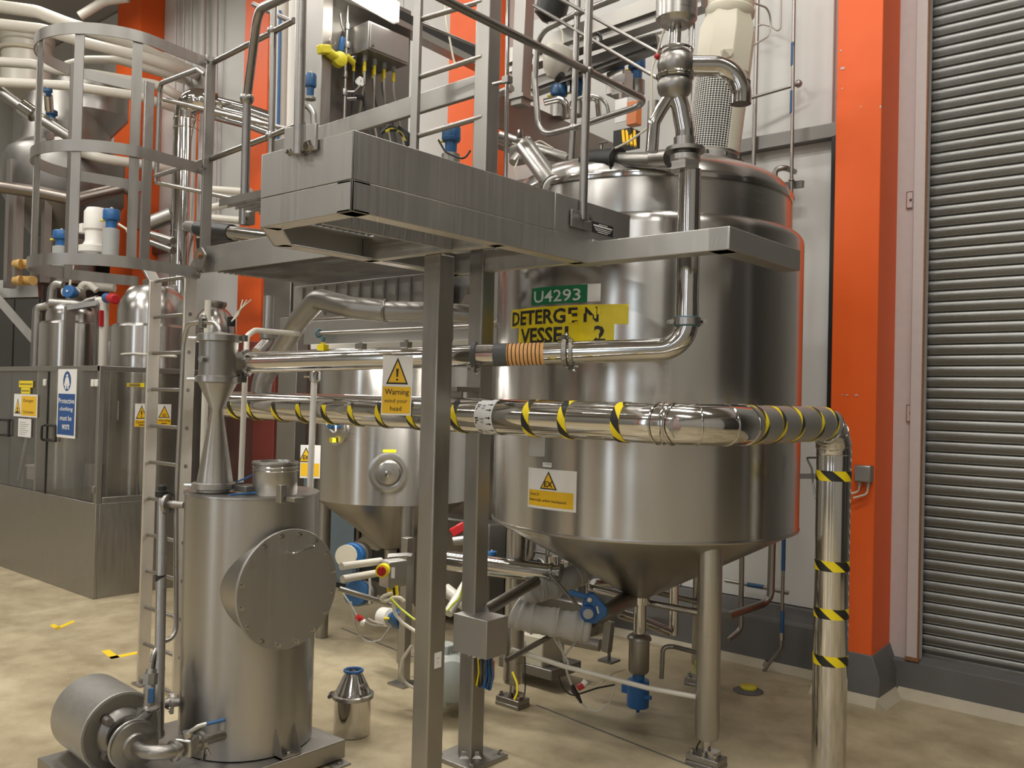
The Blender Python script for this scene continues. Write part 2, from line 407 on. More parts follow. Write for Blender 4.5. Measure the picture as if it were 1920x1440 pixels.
# ================================================================== the hall
struct(MB().span((-16, -9, -0.2), (4.5, 6.1, 0)).build('floor', 'floor', org=(0, 0, 0)))
struct(MB().span((-16, -9, 7.0), (4.5, 6.1, 7.15)).build('ceiling', 'roof'))
struct(MB().span((-16.2, -9, 0), (-16, 6.1, 7)).build('wall_left', 'white'))
struct(MB().span((4.5, -9, 0), (4.7, 6.1, 7)).build('wall_end', 'midwall'))
struct(MB().span((-16, -9.2, 0), (4.5, -9, 7)).build('wall_rear', 'white'))
# behind the viewer, unseen: glowing strips, columns, dark blocks added for the steel to mirror
for i, (x0, x1) in enumerate(((2.3, 3.3), (-0.9, -0.3), (-6.2, -5.4))):
    wn = bpy.data.objects.new('window_%d' % (i+1), None); COL.objects.link(wn); wn.location = (x0, -9, 0); wn['_o'] = (x0, -9, 0); struct(wn)
    for k in range(4): MB().span((x0, -8.99, 0.5+k*1.3), (x1, -8.97, 1.75+k*1.3)).build('pane', 'paneglow', wn)
    MB().span((x0-.06, -8.995, .42), (x0, -8.93, 5.7)).span((x1, -8.995, .42), (x1+.06, -8.93, 5.7)).build('window_frame', 'dimwall', wn)
for k, (x, lab) in enumerate(((0.9, 'unseen orange column added on the opposite wall between two windows'), (-3.2, 'unseen orange column added on the opposite wall behind the dark blocks'), (-7.4, 'unseen orange column added on the opposite wall, farthest along'))):
    oc = thing('building_column', lab, 'column', (x, -8.8, 0)); MB().span((x-.15, -9, .2), (x+.15, -8.7, 6.98)).build('shaft', 'orange', oc); MB().span((x-.2, -9, 0), (x+.2, -8.65, .2)).build('foot', 'plinth', oc)
for k, (x0, x1, y0, y1, h, lab) in enumerate(((-3.0, -1.6, -6.6, -5.6, 3.2, 'tall unseen dark block added for reflections on the opposite side of the hall'), (1.2, 2.0, -7.2, -6.4, 2.4, 'lower unseen dark block added for reflections near the opposite windows'), (-9.0, -7.0, -6.5, -5.5, 3.0, 'wide unseen dark block added for reflections far along the opposite side'))):
    pc = thing('reflected_block', lab, 'cabinet', ((x0+x1)/2, (y0+y1)/2, 0)); MB().span((x0, y0, .1), (x1, y1, h)).build('body', 'dimwall', pc, bev=.02); MB().span((x0+.05, y1, .2), ((x0+x1)/2, y1+.02, h-.1)).build('door', 'dimwall', pc); MB().span((x0+.05, y0+.05, 0), (x1-.05, y1-.05, .1)).build('base', 'black', pc)
pc = thing('reflected_block', 'tall unseen dark block added for reflections beyond the roller shutter', 'cabinet', (3.9, 4.4, 0)); MB().span((3.5, 3.3, .1), (4.4, 5.7, 5.0)).build('body', 'dimblack', pc, bev=.02); MB().span((3.48, 3.5, .3), (3.5, 5.5, 4.6)).build('door', 'dimblack', pc); MB().span((3.55, 3.4, 0), (4.35, 5.6, .1)).build('base', 'black', pc)  # unseen, added so the vessel mirrors a dark band
wall = struct(MB().span((-16, 5.84, 0), (-1.80, 6.1, 7)).span((-1.8, 5.86, 4.9), (4.5, 6.1, 7)).build('wall_right', 'pinkgrey'))
# white cladding sheets hung on the wall, one sheet per bay, with open joints
for (z0, z1, nm) in ((0.42, 3.50, 'wall_panel'), (3.515, 6.98, 'wall_panel')):
    x = -15.9
    while x < -2.3:
        x1 = min(x+1.05, -1.84)
        MB().span((x+0.004, 5.80, z0), (x1-0.004, 5.838, z1)).build(nm, 'white', wall, bev=0.004)
        x = x1
# grey upstand with a ledge along the wall foot
struct(MB().slab([(-16, 5.70, 0), (-16, 5.70, 0.31), (-16, 5.74, 0.33), (-16, 5.76, 0.41), (-16, 5.84, 0.42), (-16, 5.84, 0)], (14.0, 0, 0)).build('baseboard_right', 'plinth'))
struct(MB().slab([(-16, 5.70, 0), (-16, 5.66, 0), (-16, 5.70, 0.05)], (14.0, 0, 0)).build('trim_1', 'plinthlip'))
# upstand under the roller shutter
struct(MB().slab([(-1.80, 5.75, 0), (-1.80, 5.75, 0.215), (-1.80, 5.86, 0.235), (-1.80, 6.05, 0.235), (-1.80, 6.05, 0)], (6.3, 0, 0)).build('baseboard_door', 'plinth', bev=0.006))
struct(MB().slab([(-1.76, 5.75, 0), (-1.76, 5.69, 0), (-1.76, 5.75, 0.055)], (6.26, 0, 0)).build('trim_2', 'plinthlip'))
# grey horizontal sheeting rail
tr = struct(MB().span((-15.9, 5.72, 3.49), (-2.13, 5.80, 3.585)).build('trim_3', 'darksteel', bev=0.004))
# narrow dark channel beside the near column
struct(MB().span((-2.215, 5.70, 0.42), (-2.16, 5.80, 3.49)).span((-2.19, 5.685, 0.42), (-2.178, 5.70, 3.49)).build('trim_4', 'black'))
# orange building columns on grey chamfered feet
def column(xr, label, w=0.275, plinth=True):
    t = thing('building_column', label, 'column', (xr-w/2, 5.65, 0), 'orange columns along the wall')
    MB().span((xr-w, 5.475, 0.20), (xr, 5.80, 6.98)).build('shaft', 'orange', t, bev=0.006)
    MB().add([(xr-w-.07, 5.447, 0), (xr+.055, 5.447, 0), (xr+.055, 5.80, 0), (xr-w-.07, 5.80, 0),
              (xr-w-.07, 5.447, .158), (xr+.055, 5.447, .158), (xr+.055, 5.80, .158), (xr-w-.07, 5.80, .158),
              (xr-w-.003, 5.470, .28), (xr+.003, 5.470, .28), (xr+.003, 5.80, .30), (xr-w-.003, 5.80, .30)],
             [(3, 2, 1, 0), (0, 1, 5, 4), (1, 2, 6, 5), (2, 3, 7, 6), (3, 0, 4, 7), (4, 5, 9, 8), (5, 6, 10, 9), (6, 7, 11, 10), (7, 4, 8, 11), (8, 9, 10, 11)]).build('foot', 'plinth', t, bev=0.006)
    MB().slab([(xr-w-.07, 5.447, 0), (xr-w-.07, 5.39, 0), (xr-w-.07, 5.447, .05)], (w+.125, 0, 0)).slab([(xr+.055, 5.40, 0), (xr+.11, 5.40, 0), (xr+.055, 5.40, .05)], (0, .35, 0)).build('coving', 'plinthlip', t)
    return t
c0 = column(-1.83, 'orange column standing right beside the roller shutter')
for (a, b, w, h) in ((1577, 95, 4, 3), (1580, 128, 8, 5), (1579, 166, 2, 3), (1651, 200, 3, 5), (1580, 740, 3, 2), (1588, 741, 5, 2), (1606, 741, 6, 3), (1614, 200, 2, 3)):
    p = P(a, b, Y=5.4735); MB().span(p-V((S(w, 5.2)/2, 0.0012, S(h, 5.2)/2)), p+V((S(w, 5.2)/2, 0, S(h, 5.2)/2))).build('paint_chip', 'pinkgrey', c0)
column(-5.09, 'orange column seen behind the steel gangway guard rails', 0.40)
column(-8.20, 'orange column behind the caged ladder and its handrail', 0.45)
column(-11.02, 'farthest orange column, behind the cream pipes at upper left', 0.62)
# roller shutter
d1 = bpy.data.objects.new('door_1', None); COL.objects.link(d1); d1.location = (-1.6, 5.86, 0.235); d1['_o'] = (-1.6, 5.86, 0.235); struct(d1)
pit = 0.0655
prof = [(0.000, 0.0), (-0.006, 0.002), (-0.007, 0.006), (-0.001, 0.010), (-0.004, 0.018), (-0.010, 0.032), (-0.011, 0.042), (-0.007, 0.054), (0.001, 0.0625), (0.004, 0.0655)]
mb = MB(); vs = []
for xx in (-1.70, 3.2):
    for (y, z) in prof: vs.append((xx, 5.86+y, 0.245+z))
n = len(prof); mb.add(vs, [(i, i+1, n+i+1, n+i) for i in range(n-1)])
sl = mb.build('slat', 'galv', d1, sharp=60)
for k in range(1, 70):
    c = sl.copy(); COL.objects.link(c); c.parent = d1; c.location = (0, 0, k*pit)
MB().span((-1.70, 5.852, 0.205), (3.2, 5.875, 0.25)).build('bottom_rail', 'galv', d1, bev=0.004)
MB().span((-1.70, 5.88, 0.2), (3.2, 5.89, 4.9)).build('backing', 'darksteel', d1)
# painted shutter guide and the strip of wall next to it
g = struct(MB().span((-1.722, 5.752, 0.225), (-1.652, 5.84, 6.5)).build('trim_5', 'pinkgrey', bev=0.004))
MB().span((-1.656, 5.749, 0.225), (-1.647, 5.76, 6.5)).build('rust_edge', 'rust', g)
MB().span((-1.725, 5.746, 0.222), (-1.646, 5.765, 0.245)).build('rust_foot', 'rust', g)
for py in (375, 775, 1206):
    p = P(1710, py, Y=5.79)
    MB().span(p-V((0.028, 0.012, 0.05)), p+V((0.006, 0, 0.05))).build('fixing_plate', 'pinkgrey', g, bev=0.003)
    MB().bolt(p+V((-0.004, -0.012, 0)), (0, -1, 0), 0.006, 0.008).build('fixing_bolt', 'rust', g)
    MB().span(p+V((-0.030, -0.0125, -0.052)), p+V((0.008, -0.0115, -0.047))).span(p+V((-0.030, -0.0125, 0.047)), p+V((0.008, -0.0115, 0.052))).span(p+V((-0.030, -0.0125, -0.05)), p+V((-0.026, -0.0115, 0.05))).build('rust_edge', 'rust', g)
struct(MB().span((-1.83, 5.79, 0.2), (-1.70, 5.86, 6.98)).build('trim_6', 'pinkgrey'))
# worn expansion joints in the slab
fl = bpy.data.objects['floor']
for a, b in (((1005, 1322), (1330, 1450)), ((640, 1178), (775, 1232))):
    p, q = P(*a, Z=0.0), P(*b, Z=0.0)
    MB().bar(p+V((0, 0, -0.001)), q+V((0, 0, -0.001)), 0.012, 0.005).build('expansion_joint', 'plinth', fl)
# floor marking tape
def corner_mark(p, a, b, wa, wb, label):
    p, a, b = P(*p, Z=0.0), P(*a, Z=0.0), P(*b, Z=0.0)
    z = V((0, 0, 0.0015))
    mb = MB()
    ea, eb = (a-p).normalized(), (b-p).normalized()
    mb.slab([p, a, a+eb*wa, p+eb*wa], z); mb.slab([p, b, b+ea*wb, p+ea*wb], z)
    tag(mb.build('floor_mark', 'tape_yellow', org=p), label, 'floor marking', 'yellow floor marks')
corner_mark((209, 1236), (268, 1224), (190, 1221), 0.055, 0.055, 'yellow L-shaped floor mark right beside the ladder foot')
corner_mark((107, 1181), (141, 1166), (93, 1173), 0.055, 0.055, 'yellow L-shaped floor mark nearer the clear-walled enclosure')
# ================================================================== detergent vessel 2
VX, VY, VR = -2.72, 4.33, 0.84
ves = thing('process_vessel', 'large stainless vessel with yellow DETERGENT VESSEL 2 labels and conical base', 'tank', (VX, VY, 0))
VO = (VX, VY, 0)
pr = [(VR, 1.09)]
pr += [(VR, 2.0), (VR, 2.60)]
for k in range(1, 7):
    a = k/6*PI/2; pr.append((VR-0.055+0.055*math.cos(a), 2.60+0.06*math.sin(a)))
pr += [(0.75, 2.665)]
MB().lathe(pr, VO, n=96).build('shell', 'vessel', ves)
pr = [(0.775, 2.64), (0.775, 2.83), (0.765, 2.87)]
for k in range(1, 11):
    a = k/10*PI/2; pr.append((0.765*math.cos(a)+0.0005, 2.87+0.195*math.sin(a)**0.9))
MB().lathe(pr, VO, n=96).build('dome', 'vessel_top', ves)
MB().lathe([(0.785, 2.835), (0.788, 2.85), (0.785, 2.865), (0.77, 2.868), (0.77, 2.832)], VO, n=96, close=True).build('weld_band', 'polish', ves)
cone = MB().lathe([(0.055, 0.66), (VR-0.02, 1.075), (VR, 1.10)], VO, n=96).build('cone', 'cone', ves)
MB().lathe([(VR+.002, 1.082), (VR+.004, 1.09), (VR+.002, 1.098), (VR-.01, 1.09)], VO, n=96, close=True).build('seam', 'steel', ves)
LEGS = [(VX+0.62, VY-0.36), (VX-0.60, VY-0.375), (VX, VY+0.715)]
for i, (lx, ly) in enumerate(LEGS):
    lg = MB().lathe([(0.040, 0.125), (0.052, 0.13), (0.058, 0.145), (0.058, 1.085)], (lx, ly, 0), n=28).build('leg', 'steel', ves)
    MB().cyl((lx, ly, 0.04), (lx, ly, 0.13), 0.02).build('foot_stud', 'polish', lg)
    b = MB().span((lx-.085, ly-.055, 0), (lx+.085, ly+.055, 0.02)).span((lx-.085, ly-.05, 0.02), (lx+.085, ly+.05, 0.05))
    b.build('load_cell_plate', 'dull', lg, bev=0.003)
    m = MB()
    for dx in (-.06, .005, .06): m.bolt((lx+dx, ly-.03, .05), (0, 0, 1), .011, .022)
    m.box((lx+.035, ly, .065), (.06, .05, .03)).split('foot_bolt', 'polish', lg)
# outlet, sample body and blue actuator hanging below the cone
MB().lathe([(0.055, 0.62), (0.055, 0.66), (0.04, 0.665)], VO, n=28).lathe([(0.035, .45), (0.035, .62)], VO, n=24).build('outlet_neck', 'polish', ves)
o = P(1199, 1150, d=5.05); o = V((VX, VY, 0))
MB().lathe([(0.04, .455), (0.062, .44), (0.068, .43), (0.068, .42), (0.058, .415), (0.058, .25), (0.05, .235), (0.03, .23)], VO, n=28).build('outlet_valve_body', 'dull', ves)
MB().lathe([(0.034, .235), (0.034, .20), (0.06, .195), (0.062, .15), (0.062, .05), (0.055, .045), (0.01, .04), (0.01, .015)], VO, n=20).box((VX-.07, VY-.01, .14), (.05, .03, .06)).box((VX+.07, VY-.02, .12), (.05, .02, .02)).build('outlet_actuator', 'bluebright', ves)
# printed labels stuck to the shell
def vlabel(px, py): return hitcyl(px, py, VX, VY, VR)
def strip(c_bl, c_br, py_top, mat, name, par, h0=0.0006, h1=0.0018, n=10):
    (t0, z0), (t1, z1) = vlabel(*c_bl), vlabel(*c_br)
    _, zt = vlabel(c_bl[0], py_top)
    zz = (z0+z1)/2
    fn = cyl_fn(VX, VY, VR, t0, zz)
    w = (t1-t0)*VR; hh = zt-z0
    b = Board(fn); mb = MB(); b.plate(mb, 0, 0, w, hh, h0, h1, n)
    return b, w, hh, mb.build(name, mat, par)
b, w, h, ob = strip((959, 617), (1178, 607), 583, 'ylabel', 'yellow_label', ves)
m = MB(); b.text(m, 'DETERG', w*.02, h*.10, w*.545, h*.78, 0.0028, 0.028); m.build('lettering', 'ink', ob)
m = MB(); b.text(m, 'E', w*.585, h*.12, w*.072, h*.76, 0.0028, 0.028); b.text(m, 'N', w*.70, h*.12, w*.105, h*.76, 0.0028, 0.028); m.split('lettering', 'ink', ob, label='worn letter')
m = MB()
for (u0, v0, u1, v1) in ((.58, .1, .615, .55), (.612, .62, .665, .74), (.61, .22, .668, .30), (.735, .1, .765, .45), (.775, .3, .79, .80), (.70, .55, .71, .95), (.635, .1, .668, .16), (.795, .5, .82, .95)):
    b.rect(m, w*u0, h*v0, w*u1, h*v1, 0.0034)
m.split('bare_patch', 'ylabel', ob)
b, w, h, ob = strip((972, 654), (1151, 646), 612, 'ylabel', 'yellow_label', ves, 0.0004, 0.0014)
m = MB(); b.text(m, 'VESSE', w*.04, h*.13, w*.50, h*.70, 0.0026, 0.028); b.rect(m, w*.565, h*.13, w*.60, h*.83, .0022); m.build('lettering', 'ink', ob)
m = MB(); b.text(m, '2', w*.82, h*.15, w*.11, h*.68, 0.0026, 0.028); b.rect(m, w*.62, h*.13, w*.67, h*.18, .0022); m.split('lettering', 'ink', ob, label='worn figure')
m = MB()
for (u0, v0, u1, v1) in ((.855, .30, .875, .55), (.815, .60, .835, .80), (.87, .10, .90, .22), (.635, .10, .645, .2), (.50, .12, .545, .22)):
    b.rect(m, w*u0, h*v0, w*u1, h*v1, 0.0032)
m.split('bare_patch', 'ylabel', ob)
b, w, h, ob = strip((997, 573), (1101, 567), 541, 'green', 'green_label', ves, 0.001, 0.0025)
m = MB(); b.text(m, 'U4293', w*.06, h*.12, w*.84, h*.68, 0.0032, 0.008); m.build('lettering', 'lettergrey', ob)
b2, w2, h2, ob2 = strip((1090, 567), (1126, 564), 534, 'signwhite', 'white_label', ves, 0.0004, 0.0012)
# EX zone sign and plates, lower on the shell
th, z = vlabel(990, 950); th1, _ = vlabel(1080, 965); _, zt = vlabel(990, 876)
fn = cyl_fn(VX, VY, VR, th, z); b = Board(fn); w = (th1-th)*VR; h = zt-z
m = MB(); b.plate(m, 0, 0, w, h, .0005, .002, 8); ex = m.build('zone_sign', 'signwhite', ves)
m = MB(); b.rect(m, w*.03, h*.06, w*.95, h*.46, .0024, 6); m.build('sign_panel', 'amber', ex)
tri = [(w*.29, h*.50), (w*.64, h*.50), (w*.465, h*.95)]
m = MB(); b.poly(m, tri, .0040); m.build('triangle_border', 'ink', ex)
cx_, cy_ = sum(p[0] for p in tri)/3, sum(p[1] for p in tri)/3
m = MB(); b.poly(m, [(cx_+(x-cx_)*.80, cy_+(y-cy_)*.80) for x, y in tri], .0046); m.build('triangle', 'amber', ex)
m = MB(); b.text(m, 'EX', w*.375, h*.56, w*.18, h*.14, .0054, .02)
b.text(m, 'Zone 21', w*.06, h*.32, w*.20, h*.07, .0030, .01); b.text(m, 'Internally within headspace', w*.06, h*.16, w*.76, h*.09, .0030, .01); m.build('lettering', 'ink', ex)
th, z = vlabel(1018, 875); fn = cyl_fn(VX, VY, VR, th, z); b = Board(fn)
m = MB(); b.plate(m, 0, 0, .055, .022, .0005, .0015); tg = m.build('code_tag', 'signwhite', ves)
m = MB(); b.text(m, '313.003/4', .010, .010, .04, .009, .002); m.build('lettering', 'ink', tg)
th, z = vlabel(992, 857); fn = plane_fn(P(990, 856, d=4.45), (0.80, 0.60, 0), (0, 0, 1)); b = Board(fn)
m = MB(); b.plate(m, 0, 0, .165, .12, -.085, 0); npl = m.build('data_plate_bracket', 'steel', ves, bev=.002)
m = MB(); b.plate(m, .006, .008, .118, .112, 0, .001); q = m.build('data_plate', 'framex', npl)
# dome fittings: lug under the toe board shadow, thin looped wires
m = MB()
for k in range(3):
    a = P(1309, 335+6*k, d=4.6); c = P(1330+4*k, 360+8*k, d=4.55); e = P(1313, 425+3*k, d=4.6)
    m.tube([a, P(1322+5*k, 342, d=4.56), c, P(1325+2*k, 405, d=4.56), e], .0022, 6, .05)
tag(m.build('wire_coil', 'dull', org=P(1315, 425, d=4.6)), 'thin looped wires hanging on the vessel dome beside the riser pipe', 'wire')

# ================================================================== gangway
gw = thing('gangway', 'raised stainless gangway with toe boards, channel frame and two square posts', 'gangway', (-2.8, 2.9, 0))
Z0, Z1, Z2 = 2.36, 2.465, 2.63
t = 0.006
def plate(a, b, z0, z1, th, name, mat='framex', par=None, bev=0.002):
    a, b = V((a[0], a[1], 0)), V((b[0], b[1], 0)); d = (b-a).normalized(); nrm = V((-d.y, d.x, 0))*th
    return MB().slab([(a.x, a.y, z0), (b.x, b.y, z0), (b.x, b.y, z1), (a.x, a.y, z1)], nrm).build(name, mat, par or gw, bev=bev)
NE, NF, NC, NL = (-2.35, 1.907), (-2.35, 3.68), (-2.875, 1.907), (-3.20, 2.19)
plate(NE, (-2.35, 3.00), Z1+.003, Z2, t, 'toe_board'); plate((-2.35, 3.003), NF, Z1+.003, Z2, t, 'toe_board')
plate(NC, NE, Z1+.003, Z2, t, 'toe_board'); plate((-3.19, 2.19), (-2.878, 1.907), Z1+.003, Z2, t, 'toe_board')
plate((-3.2, 2.68), (-3.2, 2.193), Z1+.003, Z2, t, 'toe_board')
def channel(a, b, name='channel_beam', w=0.078, z0=Z0, z1=Z1, side=1):
    """C section: web on the outside, flanges turned inwards"""
    a, b = V((a[0], a[1], 0)), V((b[0], b[1], 0)); d = (b-a).normalized(); nn = V((-d.y, d.x, 0))*side
    L = (b-a); web = None
    for (o0, o1, q0, q1, mt) in ((0, .008, z0, z1, 'framex'), (.008, w, z0, z0+.008, 'stile'), (.008, w, z1-.008, z1, 'framex')):  # lower flange gets the lighter steel: floor light put into its colour
        p = a+nn*o0; m = MB()
        m.slab([(p.x, p.y, q0), (p.x+L.x, p.y+L.y, q0), (p.x+L.x, p.y+L.y, q1), (p.x, p.y, q1)], nn*(o1-o0))
        ob = m.build(name if web is None else 'beam_flange', mt, gw if web is None else web, bev=.0015)
        if web is None: web = ob
    return web
channel(NE, (-2.35, 3.28)); channel(NC, NE); channel(NL, NC); channel((-3.2, 3.3), NL)
channel((-2.37, 2.66), (-3.19, 2.66), side=-1, w=.05); channel((-3.19, 3.20), (-2.36, 3.20), side=1, w=.05)
channel((-2.62, 2.0), (-2.62, 2.66), side=1, w=.012)
MB().span((-2.47, 3.24, Z0-.001), (-1.665, 3.33, Z1-.012)).build('bracket_beam', 'framex', gw, bev=.004)
MB().span((-1.755, 3.24, Z0-.001), (-1.660, 3.93, Z1-.012)).build('bracket_beam', 'framex', gw, bev=.004)
MB().span((-2.36, 3.262, Z0-.004), (-2.335, 3.345, Z1+.002)).build('end_plate', 'framex', gw, bev=.003)
def grating(x0, x1, y0, y1, z, name='grating'):
    m = MB(); y = y0
    while y < y1:
        m.span((x0, y, z), (x1, y+.004, z+.028)); y += .036
    x = x0
    while x < x1:
        m.span((x, y0, z+.018), (x+.005, y1, z+.026)); x += .10
    o = m.build(name, 'dull', gw); o['kind'] = 'stuff'; return o
grating(-3.18, -2.36, 1.92, 3.60, Z1+.012)
# side arm of the walkway towards the ladder
plate((-4.60, 2.69), (-3.20, 2.69), 2.41, 2.556, t, 'toe_board'); plate((-3.2, 3.50), (-4.60, 3.50), 2.30, 2.556, t, 'toe_board')
plate((-4.60, 3.50), (-4.60, 3.42), 2.41, 2.556, t, 'toe_board')
MB().span((-4.60, 3.30, 2.20), (-3.30, 3.36, 2.40)).build('cross_beam', 'framex', gw, bev=.003)
MB().span((-3.46, 3.38, 2.05), (-3.38, 3.46, 2.42)).build('hanger', 'frame', gw, bev=.003)
MB().slab([(-3.38, 3.40, 2.42), (-3.38, 3.40, 2.10), (-3.16, 3.40, 2.42)], (0, .012, 0)).build('gusset', 'framex', gw)
grating(-4.58, -3.22, 2.70, 3.49, 2.42)
m = MB()
for k in range(12):
    x = -4.5+k*.105; m.span((x, 3.288, 2.215), (x+.012, 3.30, 2.385))
m.split('stiffener', 'frame', gw)
# posts
def sq_post(cx, cy, w, z1, plate_w=.26):
    p = MB().span((cx-w/2, cy-w/2, .02), (cx+w/2, cy+w/2, z1)).build('post', 'frame', gw, bev=.006)
    MB().span((cx-plate_w/2, cy-plate_w/2, 0), (cx+plate_w/2, cy+plate_w/2, .02)).lathe([(w*.9, .018), (w*.70, .03), (w*.66, .05)], (cx, cy, 0), n=4).build('base_plate', 'frame', p, bev=.003)
    m = MB()
    for i in (-1, 1):
        for j in (-1, 1): m.bolt((cx+i*plate_w*.40, cy+j*plate_w*.40, .02), (0, 0, 1), .010, .018)
    m.split('anchor_bolt', 'polish', p)
    return p
p1 = sq_post(-2.775, 2.742, .095, 2.36)
p2 = sq_post(-2.975, 3.235, .090, 5.6)
q = P(820, 1238, Y=2.0); 
o = P(820, 1237, X=-2.7265)
fn = plane_fn(o-V((0, .018, .035)), (0, 1, 0), (0, 0, 1)); b = Board(fn)
m = MB(); b.plate(m, 0, 0, .042, .066, 0, .001); st = m.build('sticker', 'signwhite', p1)
m = MB(); b.text(m, 'A', .016, .018, .008, .012, .0016); b.rect(m, .010, .040, .032, .043, .0016); m.split('lettering', 'greypl', st)
# nameplate on the toe board (white print on black)
fn = plane_fn(P(1110, 432, X=-2.3495), (0, 1, 0), (0, 0, 1)); b = Board(fn)
y0 = 0; wpl = P(1149, 440, X=-2.349).y-P(1110, 432, X=-2.349).y
m = MB(); b.plate(m, 0, -.006, wpl, .042, 0, .0012); nm = m.build('maker_plate', 'black', gw)
m = MB(); b.rect(m, wpl*.3, .034, wpl*.72, .037, .0016); b.rect(m, wpl*.05, .023, wpl*.95, .030, .0016); b.rect(m, wpl*.1, .014, wpl*.9, .017, .0016); b.rect(m, wpl*.15, .006, wpl*.85, .009, .0016); b.rect(m, wpl*.25, -.002, wpl*.75, .001, .0016); m.build('lettering', 'signwhite', nm)

# ---- guard rails
def ball(m, p, r=.026): m.sph(p, r, 14)
RR = .0165
gr = thing('guard_rail', 'tubular guard rail with ball joints along the near edge of the gangway', 'guard rail', (-2.34, 3.18, 2.53))
xb = -2.335
MB().tube([(xb, 3.18, 2.54), (xb, 3.20, 4.35)], RR+.002, 16).build('stanchion', 'rail', gr)
mid = [(xb, 1.70, 3.2), (xb, 3.71, 3.2), P(1075, 240, Y=3.71), P(1010, 256, Y=3.71), P(1003, 150, Y=3.71), P(1008, 62, Y=3.71), P(1083, 25, Y=3.71), P(1160, -5, Y=3.71)]
MB().tube(mid, RR, 16, .10, 8).build('mid_rail', 'rail', gr)
MB().tube([P(1068, 350, Y=3.71), P(1075, 240, Y=3.71), P(1084, -20, Y=3.71)], RR, 16).build('stanchion', 'rail', gr)
MB().tube([(xb, 1.75, 3.75), (xb, 3.9, 3.75)], RR, 16).build('top_rail', 'rail', gr)
m = MB(); ball(m, (xb, 3.195, 3.2)); ball(m, P(1083, 25, Y=3.71), .024); ball(m, P(1075, 240, Y=3.71), .024); m.split('ball_joint', 'rail', gr)
f0 = MB().span((-2.344, 3.10, 2.50), (-2.334, 3.25, 2.575)); f0.build('fixing_plate', 'frame', gr, bev=.002)
MB().bolt((-2.334, 3.135, 2.548), (1, 0, 0), .012, .016).bolt((-2.334, 3.225, 2.548), (1, 0, 0), .010, .016).build('bolt', 'polish', gr)
gr2 = thing('guard_rail', 'tubular guard rail post bolted to the front corner of the gangway', 'guard rail', (-2.64, 1.88, 2.6))
ax = P(560, 285, Y=1.885); at_ = P(566, -60, Y=1.885)
MB().tube([ax-V((0, 0, .01)), at_], .019, 18).build('stanchion', 'steel', gr2)
a, b_ = P(538, 262, Y=1.901), P(597, 248, Y=1.901)
MB().slab([a+V((0, 0, .04)), b_+V((0, 0, .03)), b_+V((0, 0, -.062)), a+V((0, 0, -.05))], (0, -.012, 0)).build('fixing_plate', 'framex', gr2, bev=.002)
MB().bolt(P(579, 275, Y=1.889), (0, -1, 0), .016, .014).bolt(P(545, 286, Y=1.889), (0, -1, 0), .009, .014).build('bolt', 'polish', gr2)
gr3 = thing('guard_rail', 'bent end rail with a ball joint above the ladder landing', 'guard rail', P(456, 425, d=3.85))
MB().tube([P(458, 422, d=3.85), P(463, 185, d=3.85), P(484, 18, d=3.7), P(560, -18, d=3.3)], .0185, 16, .09, 8).build('stanchion', 'rail', gr3)
m = MB(); ball(m, P(463, 185, d=3.85), .030); m.split('ball_joint', 'rail', gr3)
MB().box(P(463, 405, d=3.86), (.05, .05, .075)).bolt(P(466, 402, d=3.83), (1, 0, 0), .014, .02).build('fixing_plate', 'rail', gr3, bev=.003)
gr4 = thing('guard_rail', 'two-bar side rail from the ladder stringer to the gangway', 'guard rail', P(512, 285, Y=2.71))
MB().tube([P(508, 300, Y=2.71), P(514, -20, Y=2.71)], .018, 16).build('stanchion', 'rail', gr4)
MB().tube([P(398, 118, Y=2.71), P(511, 60, Y=2.71), P(552, 38, Y=2.71)], .016, 14).build('top_rail', 'rail', gr4)
MB().tube([P(398, 297, Y=2.71), P(508, 255, Y=2.71), P(568, 230, Y=2.71)], .016, 14).build('mid_rail', 'rail', gr4)
MB().tube([P(475, 8, Y=2.9), P(545, 40, Y=2.9)], .014, 14).build('top_rail', 'rail', gr4)
m = MB(); ball(m, P(511, 58, Y=2.71), .029); ball(m, P(508, 255, Y=2.71), .029); m.split('ball_joint', 'rail', gr4)
gr5 = thing('guard_rail', 'landing gate rails between the ladder stringers and the gangway', 'guard rail', P(297, 342, Y=3.1))
MB().tube([P(293, 342, Y=3.1), P(300, 157, Y=3.1), P(372, 130, Y=2.85), P(386, 140, Y=2.75)], .0165, 14, .06).build('gate_post', 'rail', gr5)
MB().tube([P(306, 186, Y=3.1), P(470, 226, Y=3.5), P(548, 244, Y=3.7)], .0155, 14).build('top_rail', 'rail', gr5)
MB().tube([P(292, 342, Y=3.1), P(455, 376, Y=3.5)], .0155, 14).build('mid_rail', 'rail', gr5)
MB().tube([P(292, 330, Y=3.1), P(388, 300, Y=2.75)], .0155, 14).build('mid_rail', 'rail', gr5)
# step-through ladder frame standing on the gangway (flat stile with rungs to the tall post)
sf = thing('step_frame', 'flat upright with round rungs between gangway edge and tall square post', 'ladder', P(778, 275, Y=3.16))
a, b_ = P(776, 300, Y=3.16), P(786, -40, Y=3.16)
MB().bar(a, b_, .05, .022, (0, 1, 0)).build('stile', 'frame', sf, bev=.002)
for (y0, y1) in ((38, 2), (146, 106), (255, 219)):
    MB().tube([P(783, y0, Y=3.17), P(905, y1, Y=3.2)], .0135, 12).build('rung', 'rail', sf)
tb = thing('cross_rail', 'wide flat cross rail running behind the flat upright to the tall post', 'rail', P(570, 262, Y=3.33))
a, b_ = P(562, 268, Y=3.31), P(905, 158, Y=3.31)
MB().bar(a-V((0.3, 0, 0)), b_, .03, .105).build('rail_bar', 'frame', tb, bev=.004)
MB().tube([P(905, 190, Y=3.5), P(960, 165, Y=3.5)], .02, 12).build('end_stub', 'dull', tb)

